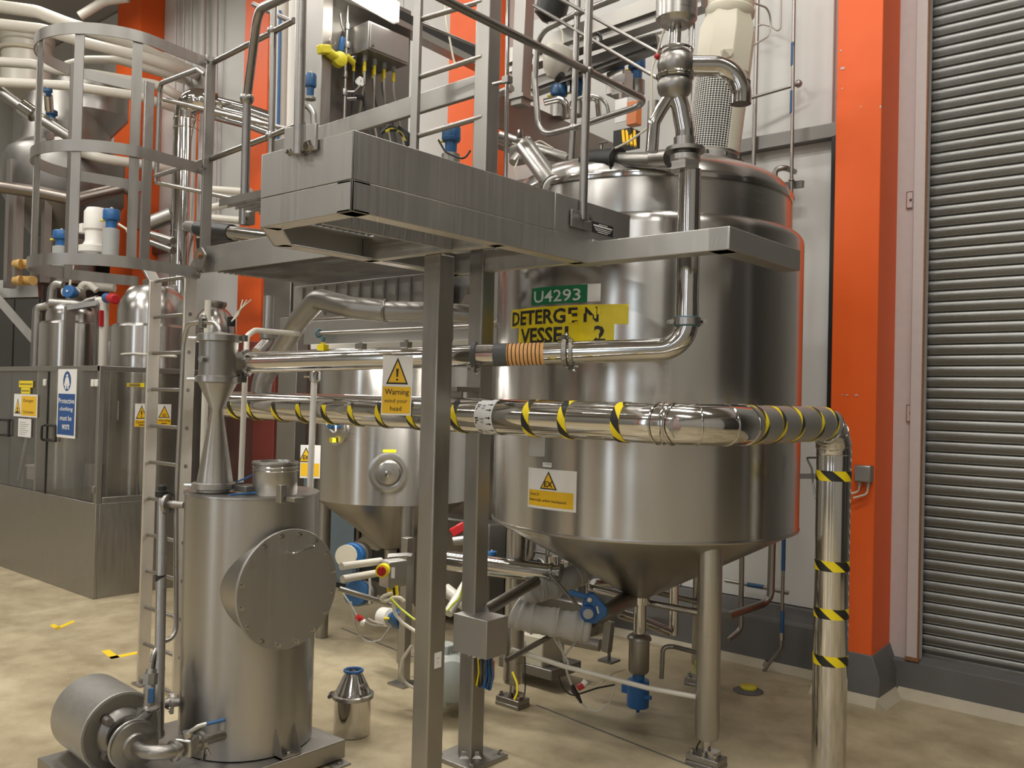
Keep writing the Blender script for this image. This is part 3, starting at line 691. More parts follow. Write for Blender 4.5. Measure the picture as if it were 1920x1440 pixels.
# ================================================================== caged ladder
lad = thing('caged_ladder', 'fixed steel ladder with flat-bar safety hoops beside the gangway', 'ladder', (-4.93, 2.69, 0))
for (xs, fx) in ((-4.73, -4.585), (-5.13, -5.275)):
    sgn = 1 if fx > xs else -1
    MB().bar((xs, 2.69, 0), (xs, 2.69, 2.40), .018, .075, (0, 1, 0)).build('stringer', 'stile', lad, bev=.003)  # lighter steel stands for the light caught by the lower stringers
    m = MB(); m.bar((xs, 2.69, 2.39), (fx, 2.69, 2.53), .018, .075, (0, 1, 0)); m.bar((fx, 2.69, 2.52), (fx, 2.69, 3.63), .018, .06, (0, 1, 0))
    m.build('upper_stringer', 'frame', lad, bev=.003)
    MB().span((xs-.04, 2.64, 0), (xs+.06, 2.74, .012)).build('foot_plate', 'frame', lad)
for k in range(-7, 5):
    z = 1.536+.216*k
    MB().tube([(-5.14, 2.69, z), (-4.72, 2.69, z)], .0115, 12).build('rung', 'rail', lad)
def hoop_pt(s):     # s 0..1 from near stringer round to far stringer
    a = s*PI
    cx, cy = -4.93, 2.30; rx, ry = .40, .38
    if s < .18: u = s/.18; return V((-4.585+.055*u, 2.66-.36*u, 0))
    if s > .82: u = (1-s)/.18; return V((-5.275-.055*u, 2.66-.36*u, 0))
    a = (s-.18)/.64*PI
    return V((cx+rx*math.cos(a), cy-ry*math.sin(a), 0))
for z in (2.405, 2.985, 3.585):
    m = MB(); N = 44; vs, fs = [], []
    for i in range(N+1):
        p = hoop_pt(i/N); q = hoop_pt(min(1, i/N+.01)); p0 = hoop_pt(max(0, i/N-.01)); tdir = (q-p0).normalized(); nn = V((-tdir.y, tdir.x, 0))
        for (o, dz) in ((0, -.03), (0, .03), (.006, .03), (.006, -.03)): vs.append(p+nn*o+V((0, 0, z+dz)))
    for i in range(N):
        for k in range(4):
            k2 = (k+1) % 4; fs.append((i*4+k, i*4+k2, (i+1)*4+k2, (i+1)*4+k))
    fs.append((0, 1, 2, 3)); fs.append((N*4+3, N*4+2, N*4+1, N*4)); m.add(vs, fs)
    h = m.build('hoop', 'frame', lad, sharp=50)
    MB().bolt((-4.574, 2.668, z+.012), (1, 0, 0), .009, .012).bolt((-4.56, 2.64, z-.012), (1, 0, 0), .009, .012).build('bolt', 'dull', h)
for s in (.21, .36, .50, .64, .80):
    p = hoop_pt(s); q = hoop_pt(s+.01); d_ = (q-p).normalized(); nn = V((-d_.y, d_.x, 0))
    a = p-nn*.005
    MB().bar((a.x, a.y, 2.375), (a.x, a.y, 3.615), .05, .006, nn).build('strap', 'frame', lad)
MB().slab([(-4.60, 2.655, 2.40), (-4.53, 2.655, 2.43), (-4.50, 2.655, 2.50), (-4.545, 2.655, 2.545), (-4.62, 2.655, 2.52)], (0, -.012, 0)).build('gusset', 'dull', lad, bev=.002)
MB().bolt((-4.55, 2.643, 2.50), (0, -1, 0), .014, .016).build('bolt', 'rust', lad)
# ================================================================== hazard-banded water pipe
HX, HY, HZ, HR = -1.62, 3.0, 1.667, 0.079
VYp = 4.27
hp = thing('banded_pipe', 'bright clad purified water pipe with black and yellow hazard bands', 'pipe', (HX, VYp, 0))
MB().tube([(-4.80, HY, HZ+.006), (HX-.30, HY, HZ)], HR, 40).build('pipe_run', 'mirror', hp)
MB().tube([(HX-.31, HY, HZ), (HX, HY, HZ), (HX, HY+.31, HZ)], HR+.001, 40, .26, 14).build('elbow', 'mirror', hp)
MB().tube([(HX, HY+.29, HZ), (HX, VYp-.17, HZ)], HR, 40).build('grey_pipe_run', 'framex', hp)
MB().tube([(HX, VYp-.18, HZ), (HX, VYp, HZ), (HX, VYp, HZ-.20)], HR+.001, 40, .15, 10).build('elbow', 'mirror', hp)
MB().tube([(HX, VYp, HZ-.18), (HX, VYp, 0.0)], HR, 40).build('pipe_drop', 'mirror', hp)
def ring(c, ax, R, r, name, mat, par): return MB().torus(c, ax, R, r, 36, 6).build(name, mat, par)
for px in (1226, 1252):
    x = P(px, 790, Y=HY-.04).x; ring((x, HY, HZ), (1, 0, 0), HR+.0005, .0035, 'seam', 'polish', hp)
for a in (18, 45, 72):
    A = math.radians(a); cc = V((HX-.26, HY+.26, HZ)); q = cc+V((math.sin(A)*.26, -math.cos(A)*.26, 0))
    ring(q, (math.cos(A), math.sin(A), 0), HR+.001, .0035, 'seam', 'polish', hp)
ring((HX, HY+.30, HZ), (0, 1, 0), HR+.001, .0035, 'seam', 'polish', hp)
for a in (20, 45, 70, 88):
    A = math.radians(a); cc = V((HX, VYp-.15, HZ-.15)); q = cc+V((0, math.sin(A)*.15, math.cos(A)*.15))
    ring(q, (0, math.cos(A), -math.sin(A)), HR+.001, .003, 'seam', 'polish', hp)
for px, py in ((1265, 800), ):
    # small pyramid dent cap on the elbow cladding
    q = P(1265, 800, Y=HY-HR-.002)
    MB().add([q+V((-.035, 0, -.0)), q+V((.0, 0, .045)), q+V((.03, 0, 0)), q+V((0, 0, -.045)), q+V((0, -.012, 0))], [(0, 1, 4), (1, 2, 4), (2, 3, 4), (3, 0, 4)]).build('cladding_dimple', 'polish', hp)
def tape(c, ax, R, w, ph, par, n=4, hand=1):
    """ring of hazard tape: yellow band with slanted black bars"""
    c = V(c); ax = V(ax).normalized(); q = V((0, 0, 1)).rotation_difference(ax)
    yb = MB().lathe([(R+.0006, -w/2), (R+.0012, -w/2), (R+.0012, w/2), (R+.0006, w/2)], c, ax, 40, True).build('hazard_band', 'ylabel', par)
    m = MB(); seg = 6
    for k in range(n):
        a0 = ph+2*PI*k/n; da = PI/n
        sh = hand*da*.95; vs = []
        for i in range(7):
            for j in range(seg+1):
                a = a0+da*j/seg+sh*i/6; vs.append(c+q @ V(((R+.002)*math.cos(a), (R+.002)*math.sin(a), -w/2+w*i/6)))
        m.add(vs, [(i*(seg+1)+j, i*(seg+1)+j+1, (i+1)*(seg+1)+j+1, (i+1)*(seg+1)+j) for i in range(6) for j in range(seg)])
    m.split('black_bar', 'black', yb)
for i, px in enumerate((437, 472, 520, 566, 614, 664, 716, 775, 858, 992, 1060, 1160)):
    x = P(px, 775, Y=HY-.05).x
    tape((x, HY, HZ), (1, 0, 0), HR, .040, 2.4+.9*math.sin(i*1.7), hp, 4, 1)
for i, px in enumerate((1422, 1456, 1490, 1528, 1556)):
    y = P(px, 800, X=HX+.04).y
    tape((HX, y, HZ), (0, 1, 0), HR, .034, .6+.7*math.sin(i*2.1), hp, 4, -1)
for i, py in enumerate((893, 1063, 1153, 1242)):
    z = P(1565, py, Y=VYp-.06).z
    tape((HX, VYp, z), (0, 0, 1), HR, .048, [.25, -.35, -.4, -.1][i], hp, 4, -1)
# purified water flow band
xL = P(910, 785, Y=HY-.06).x
cb = MB().lathe([(HR+.0006, -.052), (HR+.0014, -.052), (HR+.0014, .052), (HR+.0006, .052)], (xL, HY, HZ), (1, 0, 0), 40, True).build('flow_band', 'paper', hp)
def hp_fn(th0):
    return lambda u, v, h: V((xL+u, HY-(HR+h)*math.cos(th0+v/HR), HZ+(HR+h)*math.sin(th0+v/HR)))
m = MB()
for th0 in (-1.0, -.22, .56):
    b = Board(hp_fn(th0)); b.text(m, 'F', -.045, -.014, .020, .028, .002, .03)
    b.text(m, 'PURIFIED', -.016, .002, .024, .009, .002); b.text(m, 'WATER', -.014, -.012, .020, .009, .002)
    for dv in (-.015, .012):
        b.rect(m, .016, dv-.002, .036, dv+.002, .002); b.poly(m, [(.034, dv-.007), (.048, dv), (.034, dv+.007)], .002)
m.build('lettering', 'ink', cb)
# branch that leaves the banded pipe and snakes up to the vessels
br = thing('branch_pipe', 'S-shaped stainless pipe rising out of the banded pipe', 'pipe', P(490, 745, d=5.25))
MB().tube([P(487, 755, d=5.28), P(492, 712, d=5.26), P(528, 655, d=5.24), P(560, 600, d=5.1), P(596, 560, d=4.9), P(660, 577, d=4.68), P(725, 583, d=4.6)], .057, 24, .16, 8).build('pipe_run', 'dull', br)
MB().tube([P(722, 583, d=4.6), P(800, 584, d=4.58), P(895, 590, d=4.55)], .050, 24, .16, 8).build('pipe_run', 'dull', br)
ring(P(722, 583, d=4.6), (P(800, 584, d=4.58)-P(722, 583, d=4.6)), .056, .006, 'joint', 'steel', br)
ring(P(488, 742, d=5.27), (0, 0, 1), .058, .008, 'collar', 'steel', br)

# ================================================================== product pipe with sight hose
A0, A1 = V((-3.86, 2.425, 1.888)), V((-1.987, 3.494, 1.985))
pp = thing('product_pipe', 'polished product pipe running from cyclone to vessel riser', 'pipe', (-1.987, 3.49, 1.98))
ad = (A1-A0).normalized()
def along(px, py=680):     # point of the pipe axis seen at image column px
    best = None
    for k in range(400):
        p = A0+(A1-A0)*(k/399); q = p-CAM; x = 960+FPX*q.dot(_r)/q.dot(_f)
        if best is None or abs(x-px) < best[0]: best = (abs(x-px), p)
    return best[1]
e1 = along(890); e2 = along(928); e3 = along(1022); e4 = along(1060)
MB().tube([along(452), e1], .051, 28).build('pipe_run', 'polish', pp)
MB().tube([e1, e2], .052, 28).build('hose_tail', 'polish', pp); MB().tube([e3, e4], .052, 28).build('hose_tail', 'polish', pp)
MB().tube([e4, A1, A1+V((0, 0, .20))], .051, 28, .125, 10).build('elbow_run', 'polish', pp)
rt = P(1288, 318, d=3.96); rtop = V((A1.x, A1.y, rt.z))
MB().tube([A1+V((0, 0, .19)), rtop], .049, 28).build('riser', 'polish', pp)
m = MB(); L = (e3-e2).length
hs = MB().tube([e2, e2+ad*L*.27], .053, 28).build('grey_cuff', 'rubber', pp)
hs = MB().tube([e2+ad*L*.26, e3], .050, 28).build('sight_hose', 'hoseamber', pp)
m = MB()
for k in range(9): m.torus(e2+ad*L*(.30+.078*k), ad, .0505, .0022, 28, 6)
m.build('hose_spiral', 'black', hs)
def clamp(c, ax, R, par, name='clamp', mat='steel', out=(0, 0, -1), w=.014):
    c = V(c); ax = V(ax).normalized()
    o = MB().lathe([(R, -w), (R+.012, -w*.7), (R+.012, w*.7), (R, w)], c, ax, 28, True).build(name, mat, par)
    od = V(out); od = (od-ax*od.dot(ax)).normalized()
    MB().box(c+od*(R+.016), (.022, .022, .026)).cyl(c+od*(R+.014)-ax*.03, c+od*(R+.014)+ax*.03, .006, n=10).sph(c+od*(R+.03)+ax*.012, .010, 8).build('wing_nut', 'polish', o)
    return o
clamp(along(462), ad, .051, pp, out=(.3, -.3, -1)); clamp(e1, ad, .052, pp, 'clamp', 'rubber', out=(-.2, -.5, -1)); clamp(e4, ad, .052, pp, 'clamp', 'dull', out=(-.2, -.3, 1)); clamp(e4+ad*.03, ad, .050, pp, 'clamp', 'dull', out=(0, -.2, -1), w=.010)
zc = P(1288, 604, d=3.97).z
cl = MB().lathe([(.050, -.018), (.062, -.016), (.062, .016), (.050, .018)], (A1.x, A1.y, zc), (0, 0, 1), 32, True).build('split_clamp', 'steel', pp)
MB().torus((A1.x, A1.y, zc+.019), (0, 0, 1), .053, .0035, 32, 6).torus((A1.x, A1.y, zc-.019), (0, 0, 1), .053, .0035, 32, 6).build('gasket', 'teal', cl)
m = MB()
for s_ in (-1, 1):
    q = V((A1.x, A1.y, zc))+_r*(.072*s_); m.cyl(q-V((.02, -.02, 0)), q+V((.02, -.02, 0)), .010, n=12)
m.build('clamp_bolt', 'polish', cl)
# bracket tying the pipes to the tall post
MB().span((-3.05, 3.03, 1.775), (-2.93, 3.19, 1.80)).build('pipe_bracket', 'frame', gw, bev=.002)
MB().span((-3.06, 3.05, 1.73), (-2.92, 3.065, 1.78)).build('pipe_bracket', 'frame', gw, bev=.002)
# hanging warning sign
so = P(714, 778, d=3.86)
fn = plane_fn(so, (_r-V((0, 0, _r.z))).normalized()*1.0+V((.25, .25, 0)), (0.02, 0, 1)); b = Board(fn)
sw, sh = S(56, 3.86), S(112, 3.86)
m = MB(); b.plate(m, 0, 0, sw, sh, -.001, .001); ws = tag(m.build('warning_sign', 'signwhite', org=so), 'small hanging sign reading Warning mind your head beside the front post', 'sign')
def tri_sign(b, par, cx, y0, wd, hg, h0=.0012, fill='amber', mark=None):
    tri = [(cx-wd/2, y0), (cx+wd/2, y0), (cx, y0+hg)]; gx, gy = cx, y0+hg/3
    m = MB(); b.poly(m, tri, h0+.0003); m.build('triangle_border', 'ink', par)
    m = MB(); b.poly(m, [(gx+(x-gx)*.80, gy+(y-gy)*.80) for x, y in tri], h0+.0008); m.build('triangle', fill, par)
    if mark == '!':
        m = MB(); b.poly(m, [(cx-wd*.06, y0+hg*.58), (cx-wd*.035, y0+hg*.27), (cx+wd*.035, y0+hg*.27), (cx+wd*.06, y0+hg*.58)], h0+.0014)
        b.poly(m, [(cx+wd*.05*math.cos(2*PI*k/10), y0+hg*.17+wd*.05*math.sin(2*PI*k/10)) for k in range(10)], h0+.0014); m.build('exclamation_mark', 'ink', par)
tri_sign(b, ws, sw*.5, sh*.52, sw*.74, sh*.45, mark='!')
m = MB(); b.rect(m, sw*.03, sh*.03, sw*.97, sh*.48, .0014); m.build('sign_panel', 'amber', ws)
m = MB(); b.text(m, 'Warning', sw*.11, sh*.315, sw*.80, sh*.125, .002, .012); b.text(m, 'mind your', sw*.11, sh*.19, sw*.76, sh*.085, .002, .005); b.text(m, 'head', sw*.30, sh*.075, sw*.38, sh*.08, .002, .005); m.build('lettering', 'ink', ws)
MB().tube([b.fn(sw*.1, sh*.98, .001), P(722, 668, d=3.9), P(735, 664, d=4.0)], .0015, 6).tube([b.fn(sw*.92, sh*.98, .001), P(770, 668, d=3.9), P(776, 664, d=4.0)], .0015, 6).build('hanging_wire', 'dull', ws)

# ================================================================== dust collector on its skid
DX, DY, DR, DZ0, DZ1 = -3.757, 2.495, .309, .10, 1.272
dc = thing('dust_collector', 'upright stainless dust collector drum with a big bolted round cover', 'dust collector', (DX, DY, 0))
MB().lathe([(DR-.01, DZ0), (DR, DZ0+.004), (DR, DZ1-.004), (DR+.003, DZ1)], (DX, DY, 0), n=72).build('drum', 'collector', dc)
MB().lathe([(.0005, DZ1+.001), (DR-.004, DZ1+.001), (DR+.005, DZ1+.004), (DR+.006, DZ1-.004), (DR+.001, DZ1-.006)], (DX, DY, 0), n=72).build('lid', 'steel', dc)
sk = MB().span((-4.20, 1.72, .012), (-3.393, 2.805, .098)).build('skid', 'frame', dc, bev=.004)
MB().span((-3.40, 2.70, 0), (-3.33, 2.79, .008)).span((-4.2, 1.70, 0), (-3.39, 1.80, .012)).split('skid_foot', 'frame', sk)
MB().bolt((-3.36, 2.745, .008), (0, 0, 1), .010, .012).split('foot_bolt', 'polish', sk)
# gussets at the drum foot
for yy in (2.445, 2.545):
    xs = DX+math.sqrt(max(DR**2-(yy-DY)**2, 0))
    MB().slab([(xs-.005, yy, .10), (-3.40, yy, .10), (-3.40, yy, .115), (xs-.004, yy, .235)], (0, .006, 0)).build('gusset', 'frame', dc)
MB().span((DX+DR-.06, 2.445, .10), (-3.40, 2.55, .108)).build('foot_plate', 'frame', dc); MB().bolt((-3.425, 2.50, .108), (0, 0, 1), .012, .014).split('foot_bolt', 'polish', dc)
# round cover facing +X on a short neck
CXc = DX+DR+.014
cy_, cz_ = P(543, 1105, X=CXc+.02).y, P(543, 1105, X=CXc+.02).z
CR = .272
MB().lathe([(CR-.03, -.22), (CR-.03, .035)], (CXc-.03, cy_, cz_), (1, 0, 0), 64).build('cover_neck', 'collector', dc)
cv = MB().lathe([(CR, 0), (CR, .010), (CR-.002, .012)], (CXc+.003, cy_, cz_), (1, 0, 0), 72).build('cover', 'framex', dc)
for k in range(16):
    a = 2*PI*(k+.5)/16; MB().bolt((CXc+.014, cy_+(CR-.022)*math.cos(a), cz_+(CR-.022)*math.sin(a)), (1, 0, 0), .008, .016).build('cover_bolt', 'polish', cv)
hy, hz = P(567, 1030, X=CXc+.04).y, P(567, 1030, X=CXc+.04).z
MB().tube([(CXc+.012, hy-.06, hz-.01), (CXc+.055, hy-.06, hz-.01), (CXc+.055, hy+.06, hz+.01), (CXc+.012, hy+.06, hz+.01)], .0045, 10, .012).build('cover_handle', 'polish', cv)
# air inlet collar on the lid
ic = V((-3.585, 2.50, DZ1))
cc_ = MB().lathe([(.098, 0), (.102, .006), (.102, .14), (.108, .145), (.108, .155), (.100, .158), (.097, .150), (.097, .01)], ic, n=44, close=True).build('inlet_collar', 'steel', dc)
MB().torus(ic+V((0, 0, .132)), (0, 0, 1), .103, .004, 44, 6).torus(ic+V((0, 0, .115)), (0, 0, 1), .103, .003, 44, 6).build('collar_bead', 'polish', cc_)
MB().lathe([(.0005, .02), (.096, .02)], ic, n=32).cyl(ic+V((.0, 0, .02)), ic+V((0, 0, .10)), .02).build('collar_inside', 'dull', cc_)
m = MB(); q = P(528, 930, Z=1.30); m.span(q-V((.018, .018, .03)), q+V((.018, .018, .05))); m.span(q+V((.03, 0, -.02)), q+V((.09, .06, 0))); m.build('lid_catch', 'steel', dc, bev=.003)
m = MB(); q = P(465, 915, Z=1.30); m.box(q, (.10, .09, .03)); m.build('vibrator_box', 'darksteel', dc, bev=.004)
MB().tube([P(430, 928, Z=1.285), P(470, 925, Z=1.285), P(500, 922, Z=1.29), P(512, 905, d=4.2), P(508, 886, d=4.2), P(490, 882, d=4.22), P(465, 895, d=4.25), P(445, 903, d=4.25)], .0045, 8, .03).build('air_hose', 'bluebright', dc)

# ================================================================== cyclone separator
CX, CY = -3.832, 2.335
cy = thing('cyclone_separator', 'steel cyclone with funnel cone standing on the dust collector lid', 'cyclone', (CX, CY, DZ1))
def zc_(py): return P(408, py, d=4.31).z
zF = zc_(905); zN = zc_(768); zU = zc_(718); zB0 = zc_(705); zB1 = zc_(640); zT = zc_(612)
MB().lathe([(.082, DZ1+.004), (.082, zF-.02)], (CX, CY, 0), n=36).build('base_collar', 'frame', cy)
MB().lathe([(.084, zF), (.083, zF+.01), (.028, zN), (.089, zU), (.089, zU+.01)], (CX, CY, 0), n=40).build('hopper', 'collector', cy)
MB().lathe([(.089, zB0), (.090, zB1)], (CX, CY, 0), n=40).build('body', 'dull', cy)
for z, w in ((zF-.008, .018), ((zU+zB0)/2, .018), (zB1+.012, .02)):
    cl = MB().lathe([(.088, -w), (.104, -w*.7), (.104, w*.7), (.088, w)], (CX, CY, z), (0, 0, 1), 40, True).build('clamp_ring', 'steel', cy)
    q = V((CX, CY, z))-_r*.115
    MB().cyl(q-V((.02, .02, 0)), q+V((.03, .03, 0)), .009, n=12).box(q+_r*.23, (.03, .03, .03)).build('clamp_bolt', 'polish', cl)
MB().lathe([(.095, zB1+.02), (.090, zB1+.03), (.0005, zB1+.045)], (CX, CY, 0), n=40).build('lid', 'dull', cy)
pin = along(440)
MB().cyl(V((CX, CY, pin.z))+ad*.05, along(456), .055, .050, 28).build('inlet_stub', 'dull', cy)
q = V((CX, CY, zc_(676)))-V((-.02, .088, 0)); MB().cyl(q+V((0, .01, 0)), q+V((.012, -.025, 0)), .014, n=14).build('boss', 'dull', cy)
# slim riser that leaves the lid, bends over and drops
hz2 = thing('vent_pipe', 'slim tube bending over the cyclone lid and clamped to an upright', 'pipe', P(395, 640, d=4.45))
MB().tube([P(413, 628, d=4.3), P(412, 605, d=4.3), P(380, 604, d=4.35), P(352, 607, d=4.4), P(345, 640, d=4.45), P(330, 950, d=4.45), P(330, 1195, d=4.4), P(300, 1205, d=4.3), P(286, 1230, d=4.25), P(283, 1260, d=4.25)], .012, 12, .06).build('tube', 'steel', hz2)
MB().box(P(380, 605, d=4.35), (.03, .03, .05)).bolt(P(383, 598, d=4.33), (0, 0, 1), .01, .02).build('clamp', 'dull', hz2, bev=.003)
u_ = thing('support_tube', 'thin upright tube standing behind the cyclone', 'tube', P(384, 900, d=4.75))
MB().tube([P(379, 920, d=4.75), P(390, 563, d=4.75)], .017, 14).build('tube', 'creampipe', u_)
u2 = thing('support_tube', 'slim upright tube beside the funnel that bends over to the right', 'tube', P(452, 900, d=4.6))
MB().tube([P(451, 915, d=4.62), P(460, 690, d=4.62), P(463, 630, d=4.7), P(478, 619, d=4.75), P(560, 626, d=5.0)], .0145, 14, .05).build('tube', 'creampipe', u2)
u3 = thing('support_tube', 'bright upright tube behind the inlet collar', 'tube', P(583, 930, d=4.72))
MB().tube([P(581, 925, d=4.72), P(589, 712, d=4.72)], .0165, 16).build('tube', 'whitepl', u3)
MB().lathe([(.02, 0), (.028, .01), (.028, .05), (.018, .06), (.012, .08)], P(590, 716, d=4.72), n=16).tube([P(590, 706, d=4.72), P(570, 706, d=4.72)], .006, 8).build('cap', 'polish', u3)

# ================================================================== wash pump on the skid
pm = thing('pump', 'stainless shrouded pump on a plinth at the lower left corner', 'pump', P(215, 1440, Z=.1))
ft = P(228, 1373, d=3.92)      # centre of the front face
axx = V((1, -.06, 0)).normalized(); Rm = .172
MB().lathe([(Rm-.012, -.37), (Rm, -.35), (Rm, -.01), (Rm+.003, -.004), (Rm-.001, 0)], ft, axx, 56).build('shroud', 'framex', pm)
MB().slab([ft+axx*-.30+V((0, -.10, -.13)), ft+axx*-.02+V((0, -.10, -.13)), ft+axx*-.02+V((0, -.075, -.22)), ft+axx*-.30+V((0, -.075, -.22))], (0, .15, 0)).build('cradle', 'framex', pm)
MB().lathe([(Rm-.012, 0), (Rm-.012, .006), (.11, .008), (.10, .03), (.085, .045), (.085, .06)], ft, axx, 48).build('motor_flange', 'darksteel', pm)
m = MB()
for k in range(4):
    a = PI/4+k*PI/2; q = ft+axx*.012+V((0, .105*math.cos(a), .105*math.sin(a))); m.cyl(q, q+axx*.035, .022, .018, 12)
m.split('flange_lug', 'dull', pm)
vc = ft+axx*.10+V((0, 0, -.02))
MB().lathe([(.085, -.05), (.092, -.045), (.092, .0), (.100, .004), (.100, .014), (.08, .02), (.06, .022), (.055, .035), (.03, .038), (.03, .07)], vc+axx*.03, axx, 44).build('volute', 'dull', pm)
m = MB().torus(vc+axx*.012, axx, .098, .007, 40, 8); m.build('volute_clamp', 'steel', pm)
# discharge upwards with a tri-clamp and a blue handled valve
u0 = P(263, 1355, d=3.95); u1 = P(283, 1260, d=4.05)
MB().tube([vc+V((0, 0, .07)), P(275, 1340, d=3.97), P(277, 1322, d=4.0)], .024, 16, .03).build('discharge', 'dull', pm)
MB().lathe([(.02, -.005), (.052, -.004), (.054, .004), (.03, .012), (.022, .06), (.020, .09)], P(277, 1327, d=4.0), n=28).build('discharge_flange', 'steel', pm)
vb = MB().tube([P(279, 1300, d=4.02), P(284, 1255, d=4.06)], .024, 16).tube([P(281, 1283, d=4.04), P(283, 1262, d=4.05)], .033, 8).build('discharge_valve', 'dull', pm)
MB().bar(P(283, 1318, d=3.96), P(284, 1290, d=3.97), .026, .010, -_f).build('valve_handle', 'blue', vb, bev=.003)
# suction elbow running to the drum with a second valve
MB().tube([vc+axx*.08, vc+axx*.13, P(300, 1412, d=3.72), P(330, 1408, d=3.78)], .030, 18, .06).build('suction_elbow', 'dull', pm)
sv = MB().tube([P(325, 1407, d=3.78), P(372, 1392, d=3.88)], .030, 16).build('suction_valve', 'dull', pm)
MB().box((P(350, 1398, d=3.83)), (.08, .075, .075), Matrix.Rotation(.5, 3, 'Z')).build('valve_body', 'steel', sv, bev=.008)
for px_, py_, dd in ((326, 1408, 3.78), (375, 1391, 3.89)):
    q = P(px_, py_, d=dd); MB().lathe([(.03, -.012), (.044, -.008), (.044, .008), (.03, .012)], q, P(372, 1392, d=3.88)-P(325, 1407, d=3.78), 24, True).build('valve_clamp', 'steel', sv)
MB().tube([P(350, 1385, d=3.82), P(352, 1374, d=3.82), P(372, 1362, d=3.82), P(388, 1357, d=3.83)], .009, 10).cyl(P(350, 1388, d=3.82), P(352, 1372, d=3.82), .022, n=14).build('valve_stem', 'steel', sv)
MB().bar(P(385, 1358, d=3.83), P(423, 1349, d=3.86), .022, .013).build('valve_handle', 'blue', sv, bev=.004)
MB().tube([P(372, 1392, d=3.88), P(400, 1383, d=3.95), P(436, 1374, d=4.08)], .023, 16).lathe([(.023, 0), (.036, .0), (.036, .01), (.023, .012)], P(432, 1376, d=4.06), V((-1, .6, .02)), 20).build('suction_tail', 'dull', sv)
m = MB().bolt(P(383, 1402, d=3.88), (.3, -.3, -1), .011, .05); m.tube([P(380, 1405, d=3.87), P(385, 1418, d=3.87)], .006, 8).tube([P(388, 1404, d=3.87), P(393, 1416, d=3.87)], .006, 8).build('wing_nut', 'polish', sv)
# vertical level tube with black ties and round flanged ports joined to the drum
lv = thing('level_tube', 'upright level tube with black ties between two flanged ports of the drum', 'tube', P(297, 1390, d=4.2))
MB().tube([P(297, 1380, d=4.2), P(305, 925, d=4.45)], .0245, 20).build('tube', 'steel', lv)
MB().lathe([(.0005, -.02), (.024, -.012), (.03, 0), (.026, .02)], P(297, 1378, d=4.2), n=16).build('end_cap', 'steel', lv)
MB().lathe([(.030, 0), (.034, .004), (.034, .03), (.022, .034), (.022, .055), (.018, .06)], P(304, 932, d=4.45), n=20).build('top_cap', 'black', lv)
for py_, dd in ((1083, 4.36), (1257, 4.27)):
    a = P(301-(py_-1083)*.013, py_, d=dd); MB().lathe([(.0255, -.014), (.0265, -.014), (.0265, .014), (.0255, .014)], a, n=20, close=True).build('cable_tie', 'black', lv)
for (px_, py_, dd, rr) in ((314, 945, 4.42, .048), (322, 1318, 4.18, .050)):
    q = P(px_, py_, d=dd); dr = (V((DX, DY, q.z))-q).normalized()
    fl_ = MB().lathe([(rr, -.008), (rr, .008)], q, dr, 32).lathe([(.02, 0), (.016, .09)], q, dr, 16).lathe([(.03, -.012), (.02, -.03)], q, dr, 16).build('port_flange', 'dull', lv)
    m = MB()
    for k in range(6):
        a = k*PI/3; e = dr.orthogonal().normalized(); f2 = dr.cross(e); m.bolt(q-dr*.008+e*(rr*.75*math.cos(a))+f2*(rr*.75*math.sin(a)), -dr, .004, .006)
    m.split('flange_bolt', 'polish', fl_)
# ================================================================== small sample canister on the floor
kg = thing('canister', 'small steel canister with a blue rubber ring on its neck', 'canister', (-3.63, 3.04, 0))
ko = (-3.635, 3.045, 0); s_ = 1.0
MB().lathe([(.085, 0), (.094, .004), (.094, .19), (.096, .195)], ko, n=48).build('body', 'mirror', kg)
MB().lathe([(.094, .205), (.094, .215), (.088, .225), (.048, .305), (.044, .315), (.044, .325), (.038, .325), (.038, .31)], ko, n=48).build('lid', 'polish', kg)
cl = MB().lathe([(.094, .185), (.108, .189), (.108, .207), (.094, .211)], ko, n=48, close=True).build('clamp_ring', 'steel', kg)
q = V(ko)+V((0, 0, .198))-_r*.115; MB().cyl(q-_f*.03, q+_f*.03, .010, n=12).box(q+_r*.012, (.03, .03, .018)).build('clamp_bolt', 'polish', cl)
MB().torus(V(ko)+V((0, 0, .325)), (0, 0, 1), .045, .0075, 36, 10).build('neck_ring', 'bluebright', kg)
q = V(ko)+_r*.060-_f*.045+V((0, 0, .255)); MB().cyl(q, q+_r*.014-_f*.012+V((0, 0, .012)), .014, n=14).build('vent_plug', 'dull', kg)
# ================================================================== fittings on top of vessel 2
fa = P(1335, 302, d=5.12); ft_ = P(1374, -20, d=5.12); aax = (ft_-fa).normalized(); aL = (ft_-fa).length
ag = thing('agitator_drive', 'cream agitator motor with white mesh guard on top of the vessel', 'motor', fa)
def ap(px, py): return (P(px, py, d=5.12)-fa).dot(aax)
tc_ = math.atan2(-fa.y, -fa.x)
qa = V((0, 0, 1)).rotation_difference(aax)
MB().lathe([(.11, -.20), (.11, -.04)], fa, aax, 32).build('mounting_neck', 'dull', ag)
MB().lathe([(.175, -.045), (.18, -.04), (.18, -.005), (.165, 0), (.165, .02), (.15, .03), (.15, .045)], fa, aax, 48).build('flange', 'dull', ag)
m = MB()
for k in range(10):
    a = 2*PI*k/10; m.bolt(fa+qa @ V((.168*math.cos(a), .168*math.sin(a), -.005)), aax, .011, .022)
m.split('flange_bolt', 'polish', ag)
h0, h1 = .045, ap(1350, 140)
